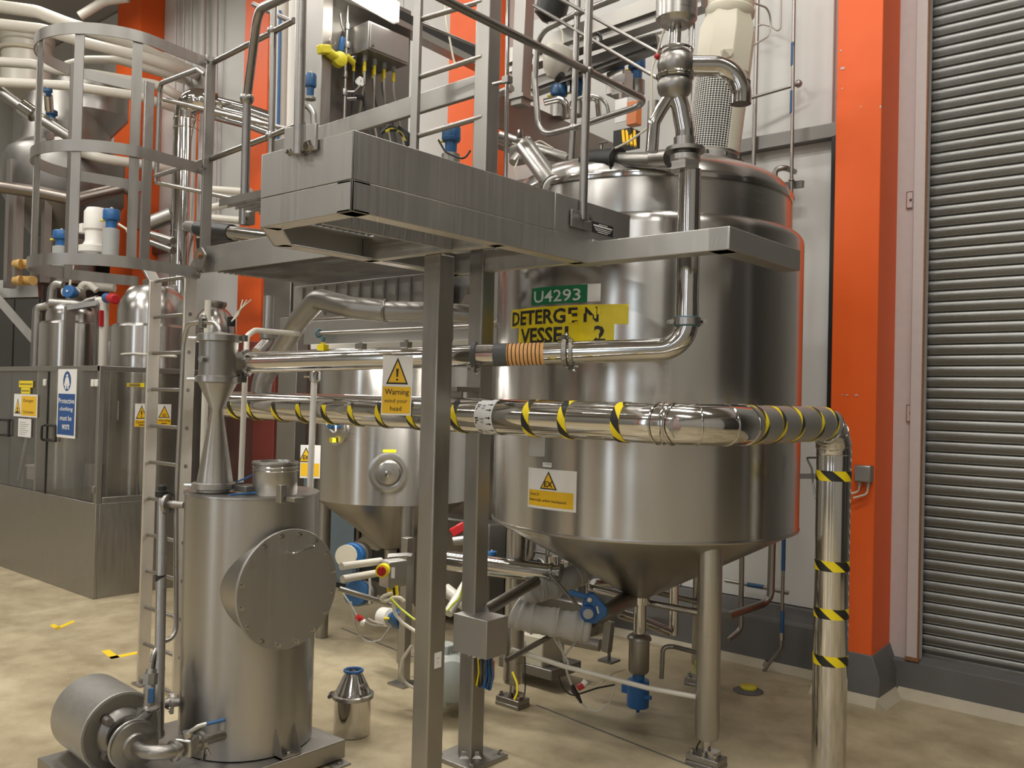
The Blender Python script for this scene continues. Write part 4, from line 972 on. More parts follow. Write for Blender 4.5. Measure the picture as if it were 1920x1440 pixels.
def shell(r, a0, a1, z0, z1, n, r1=None, th=.006):
    vs, fs = [], []; r1 = r if r1 is None else r1
    for i in range(n+1):
        a = a0+(a1-a0)*i/n
        for rr, z in ((r, z0), (r1, z1), (r1-th, z1), (r-th, z0)): vs.append(fa+qa @ V((rr*math.cos(a), rr*math.sin(a), z)))
    for i in range(n):
        for k in range(4):
            k2 = (k+1) % 4; fs.append((i*4+k, i*4+k2, i*4+4+k2, i*4+4+k))
    return MB().add(vs, fs)
shell(.148, tc_+.55, tc_+4.75, h0, h1, 40, .152).build('housing', 'cream', ag)
MB().lathe([(.04, 0), (.04, h1*.3), (.07, h1*.32), (.07, h1*.5), (.03, h1*.52), (.03, h1)], fa+aax*h0*.2, aax, 20).build('shaft_coupling', 'darksteel', ag)
MB().lathe([(.125, h0+.01), (.125, h1-.02)], fa, aax, 28).build('dark_core', 'black', ag)  # added black core, the shade inside the housing put in as colour
m = MB()
na = 20; a0, a1 = tc_-1.55, tc_+.58
for i in range(na+1):
    a = a0+(a1-a0)*i/na; d_ = V((math.cos(a), math.sin(a), 0))
    m.bar(fa+qa @ (d_*.150+V((0, 0, h0))), fa+qa @ (d_*.153+V((0, 0, h1))), .0028, .0028, qa @ d_)
nz = 36
for j in range(nz+1):
    z = h0+(h1-h0)*j/nz
    m.tube([fa+qa @ V((.1515*math.cos(a0+(a1-a0)*i/14), .1515*math.sin(a0+(a1-a0)*i/14), z)) for i in range(15)], .0016, 4)
m.build('mesh_guard', 'whitepl', ag)
z0 = ap(1352, 142); z1 = ap(1360, 60); z2 = ap(1365, 36)
MB().lathe([(.150, z0-.01), (.162, z0+.005), (.162, z1), (.135, z2), (.135, z2+.01)], fa, aax, 8).build('gearbox', 'cream', ag, bev=.004)
MB().lathe([(.125, z2), (.138, z2+.02), (.138, z2+.05), (.130, z2+.06), (.130, z2+.30)], fa, aax, 36).build('motor_body', 'cream', ag)
q = P(1362, 95, d=4.97); MB().add([q+V((-.05, 0, .0)), q+V((.05, 0, 0)), q+V((.03, -.005, -.04)), q+V((-.03, -.005, -.04)), q+V((0, -.03, -.0))], [(0, 1, 4), (1, 2, 4), (2, 3, 4), (3, 0, 4)]).build('gearbox_rib', 'cream', ag)
# divert valve and gooseneck on the riser
RX, RY = A1.x, A1.y
dv = thing('divert_valve', 'round-bodied divert valve with downturned gooseneck above the riser', 'valve', rtop)
def dz(px, py): return P(px, py, d=3.96)
nt = P(1285, 300, d=3.96)
MB().lathe([(.068, -.048), (.068, -.012)], dz(1285, 300), (0, 0, 1), 6).lathe([(.060, -.012), (.066, -.005), (.066, .018), (.060, .024)], dz(1285, 300), (0, 0, 1), 32).build('union_nut', 'steel', dv)
MB().lathe([(.085, 0), (.085, .018), (.06, .022)], dz(1285, 286), (0, 0, 1), 36).build('union_flange', 'dull', dv)
MB().tube([dz(1285, 290), dz(1284, 245), dz(1276, 200), dz(1263, 160)], .041, 24, .10).build('lower_bend', 'polish', dv)
MB().tube([dz(1283, 288), dz(1283, 258)], .046, 24).build('bend_collar', 'steel', dv)
MB().tube([dz(1222, 285), dz(1226, 230), dz(1240, 205), dz(1262, 170)], .028, 20, .06).build('side_leg', 'polish', dv)
m = MB(); m.sph(dz(1267, 122), S(35, 3.96), 28, (1, 1, 1)); m.sph(dz(1265, 162), S(33, 3.96), 28, (1, 1, .92)); m.build('valve_body', 'dull', dv)
m = MB(); m.torus(dz(1267, 95), (0, 0, 1), .072, .006, 32, 8).torus(dz(1266, 143), (0, 0, 1), .078, .007, 32, 8).torus(dz(1266, 147), (0, 0, 1), .076, .006, 32, 8); m.split('body_ring', 'polish', dv)
MB().tube([dz(1275, 124), dz(1392, 124), dz(1389, 195)], .0445, 28, .125, 14, caps=False).build('gooseneck', 'polish', dv)
MB().lathe([(.0445, 0), (.0405, 0), (.0405, .10), (.001, .10)], dz(1389, 195), (0, 0, 1), 28).build('outlet_lip', 'darksteel', dv)
MB().tube([dz(1268, 95), dz(1271, 40)], .018, 16).tube([dz(1255, 92), dz(1257, 44)], .004, 8).tube([dz(1290, 94), dz(1293, 44)], .004, 8).tube([dz(1300, 92), dz(1302, 44)], .004, 8).build('valve_stem', 'polish', dv)
MB().lathe([(.058, 0), (.074, .010), (.090, .030), (.090, .30)], dz(1268, 50), (0, 0, 1), 36).build('actuator', 'steel', dv)
MB().sph(dz(1232, 106), .014, 10).build('air_fitting', 'red', dv)
MB().tube([dz(1245, 55), dz(1232, 100), dz(1222, 130), dz(1222, 180), dz(1220, 225)], .0045, 8, .06).build('air_line', 'cablewhite', dv)
# black coupling with grey pipe lying over the dome
bk = thing('vent_coupling', 'black rubber coupling joining grey vent pipes over the vessel dome', 'pipe', P(1130, 312, d=4.45))
MB().tube([P(1255, 300, d=4.15), P(1160, 300, d=4.4)], .036, 24).build('pipe_run', 'dull', bk)
MB().tube([P(1255, 296, d=4.12), P(1225, 298, d=4.2)], .040, 24).build('pipe_collar', 'steel', bk)
MB().tube([P(1162, 301, d=4.4), P(1100, 305, d=4.55)], .064, 28).torus(P(1158, 301, d=4.4), P(1162, 301, d=4.4)-P(1100, 305, d=4.55), .065, .005, 28, 6).build('coupling', 'black', bk)
MB().tube([P(1104, 305, d=4.55), P(1050, 316, d=4.7), P(1020, 330, d=4.8)], .034, 20).build('pipe_run', 'dull', bk)
MB().tube([P(1128, 282, d=4.45), P(1130, 266, d=4.45)], .006, 8).tube([P(1122, 268, d=4.45), P(1139, 265, d=4.45)], .008, 8).build('tee_valve', 'polish', bk)
MB().tube([P(1130, 330, d=4.46), P(1123, 352, d=4.46), P(1127, 368, d=4.45)], .004, 8).build('cable', 'cableblack', bk)
MB().tube([P(1126, 362, d=4.45), P(1142, 386, d=4.42)], .014, 10).build('cable_plug', 'black', bk)
wh = thing('white_hose', 'thin white air hose sagging from the valve to the black coupling', 'hose', P(1150, 280, d=4.4))
MB().tube([P(1252, 196, d=4.1), P(1240, 220, d=4.15), P(1215, 240, d=4.2), P(1180, 265, d=4.3), P(1150, 280, d=4.38)], .0055, 8, .1).build('hose', 'cablewhite', wh)
# sight port
sp = thing('sight_port', 'tilted sight-glass nozzle on the dome behind the gangway edge', 'nozzle', P(1030, 350, d=4.75))
a_, b_ = P(985, 275, d=4.85), P(1036, 345, d=4.6)
MB().tube([a_, b_], .052, 28).build('nozzle', 'steel', sp); dd_ = (b_-a_).normalized()
MB().lathe([(.056, 0), (.056, .02)], b_, dd_, 28).build('gasket', 'black', sp); MB().lathe([(.062, .018), (.062, .032), (.05, .036)], b_, dd_, 28).build('sight_glass', 'whitepl', sp)
MB().tube([P(975, 292, d=4.85), P(965, 315, d=4.8), P(970, 335, d=4.8)], .004, 8).tube([P(960, 268, d=4.9), P(990, 280, d=4.9), P(1010, 262, d=4.9), P(1037, 278, d=4.85)], .004, 8, .03).build('cable', 'cablewhite', sp)
# stray cream cable crossing from upper left to the gangway
# ================================================================== pipes and conduits on the wall right of vessel 2
WY = 5.70
def wall_pipe(pts, r, label, mat='dull', name='wall_pipe', bend=.05, Y=WY):
    w = [P(*p[:2], Y=(p[2] if len(p) > 2 else Y)) for p in pts]
    t = thing(name, label, 'pipe', w[-1]); MB().tube(w, r, 14, bend).build('tube', mat, t); return t, w
wall_pipe([(1421, -20), (1412, 345)], .0145, 'plain steel wall pipe left of the blue-banded pipe')
t_, w_ = wall_pipe([(1489, -20), (1484, 350), (1472, 880), (1465, 1215), (1445, 1240), (1430, 1262), (1424, 1290)], .0115, 'slim wall pipe with blue identification bands behind the vessel', Y=5.62, bend=.06)
for (y0, y1, x) in ((80, 123, 1488.5), (170, 212, 1487.2), (985, 1070, 1470), (1145, 1186, 1466.5)):
    xa = 1489-(y0+20)*.0187; xb = 1489-(y1+20)*.0187
    MB().tube([P(xa-.2, y0, Y=5.62), P(xb-.2, y1, Y=5.62)], .0135, 14).build('identification_band', 'blue', t_)
MB().tube([P(1466, 1186, Y=5.62), P(1466, 1200, Y=5.62)], .0155, 14).tube([P(1440, 1240, Y=5.62), P(1434, 1250, Y=5.62)], .017, 14).build('pipe_union', 'polish', t_)
wall_pipe([(1400, 186, 5.6), (1490, 160, 5.66), (1499, 157, 5.76)], .011, 'short horizontal wall pipe with a capped elbow above the rail')
MB().sph(P(1497, 157, Y=5.70), .026, 14).build('end_cap', 'dull', bpy.data.objects['wall_pipe.002'])
t_, _ = wall_pipe([(1453, 366, 5.58), (1453, 318, 5.58), (1470, 314, 5.6), (1490, 322, 5.74)], .0185, 'bent wall pipe clamped on a short bracket beside the dome', bend=.05)
MB().bar(P(1440, 352, Y=5.66), P(1506, 345, Y=5.66), .03, .045).build('bracket', 'darksteel', t_)
MB().torus(P(1453, 344, Y=5.58), (0, 0, 1), .022, .006).torus(P(1484, 338, Y=5.62), (0, 0, 1), .015, .005).build('pipe_clip', 'dull', t_)
wall_pipe([(1465, -20), (1463, 62), (1448, 50), (1430, 45), (1410, 52)], .0075, 'bent grey conduit high on the wall by the motor', 'cable', 'conduit', .06)
c_ = thing('motor_cable', 'grey cable looping from the cream motor to the wall', 'cable', P(1412, 85, d=5.3))
MB().tube([P(1415, 6, d=5.1), P(1440, 15, d=5.2), P(1447, 45, d=5.25), P(1440, 68, d=5.2), P(1411, 86, d=5.1)], .006, 8, .08).build('cable', 'cable', c_)
wall_pipe([(1391, 1038, 5.4), (1389, 1180, 5.4), (1366, 1200, 5.3)], .0165, 'thin pipe curving under the vessel cone at right')
wall_pipe([(1448, 1010, 5.45), (1445, 1118, 5.45), (1432, 1132, 5.4), (1366, 1155, 5.05)], .0235, 'stout bent pipe under the right side of the cone', bend=.09)
t_, _ = wall_pipe([(1360, 1088, 5.66), (1425, 1100, 5.66), (1478, 1112, 5.66)], .0135, 'low horizontal wall pipe with a blue band above the plinth')
MB().tube([P(1402, 1096, Y=5.66), P(1432, 1101, Y=5.66)], .0155, 14).build('identification_band', 'blue', t_)
dr = thing('floor_gully', 'round floor drain with a yellow plastic cap', 'drain', P(1405, 1296, Z=0))
q = P(1403, 1296, Z=0); MB().lathe([(.085, 0), (.09, .004), (.075, .012), (.05, .02)], q, n=28).build('rim', 'plinth', dr); MB().lathe([(.05, .012), (.052, .03), (.046, .034)], q, n=28).build('cap', 'yelvalve', dr)
# isolator and shackle fixed beyond the pipe drop
jb = thing('junction_box', 'small grey junction box with two cable glands fixed to the orange column', 'junction box', P(1620, 890, Y=5.46))
q = P(1620, 888, Y=5.44); MB().box(q, (.095, .06, .10)).build('box', 'dull', jb, bev=.005); MB().box(q+V((0, -.034, 0)), (.085, .008, .09)).build('lid', 'framex', jb, bev=.003)
for dx in (-.025, .025): MB().cyl(q+V((dx, 0, -.05)), q+V((dx, 0, -.075)), .011, n=10).build('gland', 'greypl', jb)
MB().tube([q+V((-.025, 0, -.07)), q+V((-.03, 0, -.11)), q+V((-.09, 0, -.13))], .006, 8, .03).tube([q+V((.025, 0, -.07)), q+V((.02, 0, -.12)), q+V((-.06, 0, -.15))], .006, 8, .03).build('cable', 'cablewhite', jb)
sh_ = thing('pipe_support', 'wall bracket with a hook chain beside the pipe drop', 'bracket', P(1510, 885, Y=5.5))
MB().bar(P(1495, 893, Y=5.6), P(1532, 893, Y=5.0), .03, .03).build('arm', 'darksteel', sh_)
MB().tube([P(1532, 858, Y=4.4), P(1512, 858, Y=4.45), P(1522, 878, Y=4.45), P(1524, 905, Y=4.45), P(1530, 935, Y=4.4)], .005, 8, .01).build('hook', 'darksteel', sh_)

# ================================================================== vessel 1 behind the posts
V1X, V1Y, V1R = -4.80, 4.33, .545
v1 = thing('process_vessel', 'second conical-bottomed vessel behind the posts, brightly lit', 'tank', (V1X, V1Y, 0))
MB().lathe([(V1R, 1.03), (V1R, 1.95), (V1R-.03, 1.99), (.3, 2.08), (.0005, 2.10)], (V1X, V1Y, 0), n=72).build('shell', 'vessel', v1)
MB().lathe([(.05, .66), (V1R, 1.035)], (V1X, V1Y, 0), n=72).build('cone', 'cone', v1)
MB().lathe([(.04, .44), (.045, .66), (.06, .665)], (V1X, V1Y, 0), n=24).build('outlet_neck', 'dull', v1)
for k in range(3):
    a = PI/2+k*2*PI/3; MB().tube([(V1X+.50*math.cos(a), V1Y+.50*math.sin(a), 0), (V1X+.50*math.cos(a), V1Y+.50*math.sin(a), 1.03)], .045, 18).build('leg', 'dull', v1)
def v1pt(px, py): 
    a, z = hitcyl(px, py, V1X, V1Y, V1R); n_ = V((math.cos(a), math.sin(a), 0)); return V((V1X, V1Y, z))+n_*V1R, n_
p_, n_ = v1pt(728, 887)
MB().lathe([(.130, -.01), (.132, .008), (.105, .016), (.085, .010), (.070, .030), (.045, .034), (.0005, .036)], p_, n_, 40).build('round_port', 'vessel_top', v1)
MB().lathe([(.022, .034), (.022, .05), (.0005, .054)], p_, n_, 16).build('port_knob', 'polish', v1)
a, z = hitcyl(718, 848, V1X, V1Y, V1R); b = Board(cyl_fn(V1X, V1Y, V1R, a, z)); m = MB(); b.plate(m, 0, 0, .085, .018, .0005, .002, 3); m.build('yellow_tag', 'ylabel', v1)
p_, n_ = v1pt(632, 805)
MB().lathe([(.105, -.01), (.105, .012), (.085, .016), (.0005, .018)], p_, n_, 36).build('round_port', 'vessel_top', v1)
MB().lathe([(.03, .015), (.03, .06), (.02, .07)], p_+V((0, 0, .03)), n_, 16).build('probe_head', 'bluebright', v1)
MB().tube([p_+n_*.05+V((-.08, 0, .06)), p_+n_*.06+V((0, 0, -.0)), p_+n_*.06+V((.06, 0, -.03)), p_+n_*.06+V((.05, 0, .06))], .005, 8, .03).build('probe_cable', 'whitepl', v1)
MB().box(p_+n_*.04+V((.005, 0, -.07)), (.03, .03, .03)).build('probe_tag', 'yelvalve', v1)
exs = thing('zone_sign', 'EX zone sign standing behind the bright upright tube', 'sign', P(580, 895, d=5.9))
fn = plane_fn(P(562, 896, d=5.9), (0.80, .60, 0), (0, 0, 1)); b = Board(fn); sw2, sh2 = S(38, 5.9), S(62, 5.9)
m = MB(); b.plate(m, 0, 0, sw2, sh2, -.002, 0); o_ = m.build('board', 'signwhite', exs)
m = MB(); b.rect(m, 0.004, .012, sw2-.004, sh2*.45, .001); m.build('sign_panel', 'amber', exs); tri_sign(b, exs, sw2*.28, sh2*.48, sw2*.72, sh2*.45, 0.0005)
m = MB(); b.text(m, 'EX', sw2*.14, sh2*.56, sw2*.28, sh2*.13, .0030, .02); m.build('lettering', 'ink', exs)
# service trough with a lit batten over vessel 1
tr_ = thing('service_trough', 'long steel service trough with a pipe along it above the rear vessel', 'trough', P(600, 640, Y=3.80))
a, b_ = P(585, 626, Y=3.82), P(905, 616, Y=3.82)
MB().bar(P(575, 625, Y=3.85), P(920, 612, Y=3.85), .05, .165).build('trough', 'framex', tr_, bev=.004)
MB().tube([P(600, 625, Y=3.78), P(925, 610, Y=3.78), P(938, 600, Y=3.78), P(943, 520, Y=3.78)], .0145, 14, .05).build('pipe_run', 'steel', tr_)
MB().torus(P(598, 625, Y=3.78), (1, 0, 0), .024, .008).torus(P(606, 636, Y=3.78), (1, 0, 0), .012, .006).build('pipe_clamp', 'teal', tr_)
# steel screen of plates closing the bay behind vessel 1
ss = thing('steel_screen', 'dim stainless screen plates behind the rear vessel top', 'screen', (-6.0, 5.3, 1.5))
xs_ = [P(508, 600, Y=5.3).x, P(560, 600, Y=5.3).x, P(625, 600, Y=5.3).x, P(700, 600, Y=5.3).x, P(790, 600, Y=5.3).x, P(900, 600, Y=5.3).x, P(960, 600, Y=5.3).x]
for k in range(6): MB().span((xs_[k]+.006, 5.20+.02*(k % 2), .45), (xs_[k+1]-.006, 5.24+.02*(k % 2), 2.95)).build('plate', 'bronze' if k in (2, 4) else 'dull', ss, bev=.004)
for k in range(7): MB().span((xs_[k]-.03, 5.265, 0), (xs_[k]+.03, 5.325, 2.95)).build('upright', 'dull', ss)
bl = thing('batten_light', 'lit fluorescent batten under the service trough', 'light', P(690, 655, Y=3.72))
MB().bar(P(590, 651, Y=3.72), P(885, 643, Y=3.72), .07, .035).build('housing', 'whitepl', bl, bev=.003)
bb = MB().bar(P(640, 656.5, Y=3.72)-V((0, 0, .008)), P(880, 649, Y=3.72)-V((0, 0, .008)), .04, .012).build('tube', M['tube_on'], bl)
lq = P(760, 660, Y=3.72); la = area('batten_lamp', lq-V((0, 0, .03)), .9, .05, 14, (math.radians(25), 0, 0))
for (px_, py_) in ((605, 660), (676, 663), (760, 663)):
    q = along(px_)+V((0, 0, .060)); tag(MB().box(q, (.05, .03, .028)).bolt(q+V((0, 0, .01)), (0, 0, 1), .01, .014).build('clamp_fitting', 'ylabel' if px_ == 605 else 'steel', org=q), {605: 'yellow tagged pipe clip on the product pipe near the branch', 676: 'small steel clip at mid product pipe under the lit batten', 760: 'small steel clip by the hanging warning sign'}[px_], 'clip')
q = P(603, 658, Y=3.5); 
# ================================================================== pipework under the vessels
def simple_pipe(name, label, pts, r, mat='dull', bend=.05, n=14, cat='pipe'):
    w = [P(a, b, d=d) for a, b, d in pts]; t = thing(name, label, cat, min(w, key=lambda p: p.z)); MB().tube(w, r, n, bend).build('tube', mat, t); return t, w
def actuator(label, px, py, d, r, h, mat='blue', body='greypl', name='valve_actuator', ax=(0, 0, 1), bodyh=None):
    """blue control head with domed cap, collar, side plug and valve body below"""
    p = P(px, py, d=d); ax = V(ax).normalized(); t = thing(name, label, 'valve', p-ax*h*.5)
    hd = MB().lathe([(r*.62, -h*.5), (r*.66, -h*.12), (r*.95, -h*.06), (r, 0), (r, h*.42), (r*.9, h*.5), (.001, h*.52)], p, ax, 24).build('control_head', mat, t)
    MB().lathe([(r*1.02, -.004), (r*1.02, .004)], p+ax*h*.05, ax, 24, False).build('cap_seam', mat, hd)
    e = ax.orthogonal().normalized()
    MB().cyl(p+ax*h*.5, p+ax*h*.62, r*.16, n=10).build('indicator', 'whitepl', hd)
    MB().cyl(p-_r*r*.8-ax*h*.05, p-_r*r*1.35-ax*h*.08, r*.15, n=8).build('cable_gland', 'yelvalve', hd)
    bh = h if bodyh is None else bodyh
    if bh: MB().lathe([(r*.75, -h*.5-bh), (r*.98, -h*.5-bh*.94), (r*.98, -h*.55), (r*.6, -h*.48)], p, ax, 24).build('actuator_body', body, t)
    return t
bp, bw = simple_pipe('header_pipe', 'thick polished header pipe ending under the front vessel', [(835, 1050, 5.2), (1030, 1076, 5.0)], .056, 'polish', n=28)
MB().lathe([(.05, 0), (.064, .004), (.064, .02), (.056, .024), (.056, .05), (.066, .054), (.066, .07), (.02, .075)], bw[-1], bw[-1]-bw[0], 28).build('end_flange', 'polish', bp)
def lagged(label, pts, r, seed):
    w = [P(a, b, d=d) for a, b, d in pts]; t = thing('lagged_pipe', label, 'pipe', min(w, key=lambda p: p.z))
    rnd = random.Random(seed); fine = []
    for i in range(len(w)-1):
        for k in range(12): fine.append(w[i].lerp(w[i+1], k/12))
    fine.append(w[-1]); 
    for _ in range(3): fine = [fine[0]]+[(fine[i-1]+fine[i]*2+fine[i+1])/4 for i in range(1, len(fine)-1)]+[fine[-1]]
    rs = [r*(1+rnd.uniform(-.05, .05)+.04*math.sin(i*.9)) for i in range(len(fine))]
    rs[0] *= .8; rs[-1] *= .85
    MB().tube(fine, r, 20, rs=rs).build('jacket', 'lagging', t, sharp=80)
    for i in range(6, len(fine)-3, 9):
        MB().torus(fine[i], fine[i+1]-fine[i-1], rs[i]*1.01, .0045, 24, 6).build('strap', 'cable', t)
    return t
lagged('upper wrinkled grey lagged hose behind the butterfly valve', [(978, 1128, 4.95), (1000, 1108, 4.95), (1040, 1100, 5.0), (1092, 1072, 5.1)], .064, 3)
lagged('lower fat grey lagged hose joining the blue butterfly valve', [(962, 1148, 4.72), (985, 1158, 4.7), (1045, 1168, 4.68), (1108, 1180, 4.66)], .074, 5)
bv = thing('butterfly_valve', 'blue butterfly valve with lever and round dial under the cone', 'valve', P(1112, 1165, d=4.68))
q = P(1110, 1142, d=4.62); nf = -_f
MB().slab([P(1092, 1160, d=4.66), P(1092, 1128, d=4.66), P(1103, 1110, d=4.66), P(1112, 1108, d=4.66), P(1137, 1135, d=4.66), P(1136, 1150, d=4.66), P(1115, 1165, d=4.66)], nf*.06).build('body', 'bluebright', bv, bev=.006)
MB().lathe([(.036, 0), (.040, .005), (.040, .02), (.034, .024), (.0005, .024)], P(1102, 1149, d=4.60), nf, 28).build('dial', 'bluesign', bv)
MB().lathe([(.026, .025), (.0005, .027)], P(1102, 1149, d=4.60), nf, 24).build('dial_glass', 'greypl', bv)
MB().bar(P(1112, 1122, d=4.62), P(1066, 1110, d=4.62), .016, .028, (0, 0, 1)).build('lever', 'bluebright', bv, bev=.004)
MB().lathe([(.012, 0), (.012, .01)], P(1105, 1124, d=4.6), nf, 10).build('screw', 'polish', bv)
MB().bar(P(1119, 1137, d=4.6), P(1122, 1150, d=4.6), .008, .004, nf).build('index_mark', 'whitepl', bv)
MB().tube([P(1108, 1160, d=4.70), P(1135, 1148, d=4.78), P(1165, 1130, d=4.95), P(1195, 1118, d=5.08)], .046, 20, .08).build('body_pipe', 'dull', bv)
MB().tube([P(1032, 1078, d=4.9), P(1094, 1148, d=4.66)], .009, 10).build('stay_rod', 'dull', bv)
simple_pipe('drain_pipe', 'bright tube with a U bend left of the cone outlet', [(1180, 1120, 5.0), (1106, 1102, 5.1), (1112, 1092, 5.25), (1150, 1090, 5.4)], .020, 'polish', .04)
simple_pipe('drain_pipe', 'long thin tube running right from the cone outlet to the leg', [(1205, 1128, 5.1), (1330, 1152, 4.9)], .020, 'polish')
simple_pipe('drain_pipe', 'shiny short hose section crossing behind the outlet body', [(1160, 1150, 5.2), (1200, 1162, 5.25), (1255, 1185, 5.3)], .028, 'mirror')
simple_pipe('drain_pipe', 'upright polished tube hanging behind the cone at right', [(1262, 1190, 5.35), (1264, 1088, 5.35)], .028, 'mirror')
simple_pipe('drain_pipe', 'thin tube stand bent over beside the blue outlet actuator', [(1240, 1272, 5.15), (1243, 1213, 5.15), (1262, 1212, 5.15), (1322, 1227, 5.0)], .0135, 'dull', .04)
simple_pipe('drain_pipe', 'dark tube low behind the near vessel leg', [(1230, 1110, 5.5), (1305, 1128, 5.55)], .018, 'dull')
simple_pipe('conduit', 'long pale conduit sloping from post box towards the near leg', [(958, 1218, 4.55), (985, 1226, 4.55), (1060, 1250, 4.55), (1145, 1272, 4.5), (1215, 1290, 4.45), (1312, 1308, 4.38)], .0125, 'creampipe', 0, cat='conduit')
simple_pipe('brace_tube', 'stout brace tube rising right from the tall post', [(908, 1146, 4.36), (1005, 1090, 4.85)], .0285, 'rail', 0, 18, cat='brace')
simple_pipe('brace_tube', 'short thin stub rod below the post box', [(950, 1238, 4.42), (1030, 1194, 4.7)], .0135, 'rail', 0, cat='brace')
pb = thing('post_box', 'plain steel junction box bolted to the tall post', 'junction box', (-2.89, 3.2, .52))
MB().span((-3.005, 3.125, .535), (-2.79, 3.275, .715)).build('box', 'framex', pb, bev=.003)
MB().span((-2.925, 3.275, .60), (-2.88, 3.30, .66)).build('fixing', 'frame', pb)
for i, (dx, mt) in enumerate(((-.02, 'bluebright'), (0, 'blue'), (.02, 'bluebright'), (.012, 'cableblack'), (-.045, 'cableblack'), (-.07, 'ylabel'))):
    q0 = V((-2.84+dx, 3.20, .535)); MB().tube([q0, q0+V((0, .01, -.10)), q0+V((-.03, .02, -.22)), q0+V((-.045, .03, -.08)), q0+V((-.05, .05, .0))], .0045, 8, .02).build('cable', mt, pb)
for dx in (-.12, -.09, -.06): MB().cyl((-2.84+dx, 3.20, .535), (-2.84+dx, 3.20, .505), .011, n=10).build('gland', 'whitepl', pb)
ctag = lambda lab, mt, pts, r=.005, nm='loose_cable', bend=.05: tag(MB().tube([P(a, b, d=d) for a, b, d in pts], r, 8, bend).build(nm, mt, org=P(*pts[-1][:2], d=pts[-1][2])), lab, 'cable')
ctag('orange hose hanging in a loop beside the tall post', 'copper', [(925, 1238, 4.6), (924, 1275, 4.6), (915, 1282, 4.6), (905, 1276, 4.62)], .008)
ctag('yellow cable dropping to the load cell foot', 'ylabel', [(961, 1260, 4.9), (970, 1282, 4.85), (970, 1300, 4.82), (964, 1312, 4.8)], .006)
ctag('black cable running down to the left load cell', 'cableblack', [(984, 1225, 4.85), (985, 1290, 4.85), (982, 1312, 4.8)], .004)
ctag('grey knotted cable hanging under the lagged hose', 'cable', [(1089, 1165, 4.7), (1082, 1200, 4.68), (1062, 1225, 4.68), (1055, 1235, 4.68), (1062, 1245, 4.68), (1058, 1228, 4.67), (1038, 1195, 4.68)], .0055)
ctag('second grey cable of the knot, falling to the black plug', 'cable', [(1045, 1190, 4.7), (1058, 1232, 4.66), (1066, 1240, 4.66), (1062, 1258, 4.66), (1072, 1285, 4.66)], .0065)
q = P(1079, 1300, d=4.66)
pl_ = thing('inline_plug', 'black inline plug with a red and clear connector near the floor', 'connector', P(1088, 1318, d=4.66))
MB().tube([P(1072, 1284, d=4.66), P(1076, 1295, d=4.66), P(1082, 1303, d=4.66), P(1090, 1318, d=4.66)], .013, 12, rs=[.009, .015, .013, .007]).build('plug', 'black', pl_)
MB().cyl(P(1083, 1290, d=4.64), P(1094, 1284, d=4.64), .017, n=14).build('red_collar', 'red', pl_); MB().cyl(P(1093, 1284, d=4.64), P(1099, 1276, d=4.64), .015, n=14).build('clear_cap', 'whitepl', pl_)
ctag('grey cable looping down from the black plug', 'cable', [(1090, 1318, 4.66), (1102, 1330, 4.66), (1122, 1336, 4.64), (1142, 1318, 4.62), (1155, 1284, 4.62)], .0045)
ctag('black cable curving left of the black plug', 'cableblack', [(1047, 1268, 4.7), (1056, 1292, 4.7), (1072, 1305, 4.68), (1090, 1300, 4.66), (1120, 1290, 4.7), (1152, 1284, 4.75)], .0045)
ctag('pale cable trailing right of the clear connector', 'cablewhite', [(1100, 1286, 4.64), (1115, 1288, 4.66), (1130, 1278, 4.7), (1150, 1262, 4.8), (1172, 1256, 4.9)], .004)
ctag('yellow wire beside the near vessel leg', 'cablegreen', [(1305, 1238, 5.3), (1300, 1255, 5.3), (1310, 1272, 5.3)], .004)
ctag('thin black cable at the foot of the near leg', 'cableblack', [(1312, 1362, 4.42), (1316, 1385, 4.42), (1306, 1400, 4.42), (1306, 1420, 4.42)], .004)
# low skid, pump and filter hidden behind the tall post
sk2 = thing('feed_pump', 'cream boxed feed pump on a low black skid behind the left leg', 'pump', P(1000, 1260, d=5.6))
MB().box(P(1003, 1215, d=5.6), (.30, .22, .22)).build('pump_box', 'cream', sk2, bev=.01); MB().box(P(1012, 1244, d=5.6), (.42, .30, .06)).build('skid', 'darksteel', sk2, bev=.005)
MB().cyl(P(965, 1205, d=5.6), P(1000, 1208, d=5.6), .10, n=20).build('motor', 'motorgrey', sk2)
MB().tube([P(1052, 1195, d=5.3), P(1125, 1210, d=5.2)], .036, 18).build('suction_pipe', 'dull', sk2)
tagm = lambda o, l, c: tag(o, l, c)
st2 = thing('pipe_stand', 'small square steel stand under the lagged hose', 'stand', P(1142, 1232, d=5.0))
MB().bar(P(1137, 1222, d=5.0), P(1143, 1165, d=5.0), .045, .045, (1, 0, 0)).build('upright', 'frame', st2, bev=.003); MB().bar(P(1142, 1240, d=5.0), P(1142, 1222, d=5.0), .012, .012, (1, 0, 0)).box(P(1142, 1238, d=5.0), (.09, .09, .012)).build('foot', 'darksteel', st2)
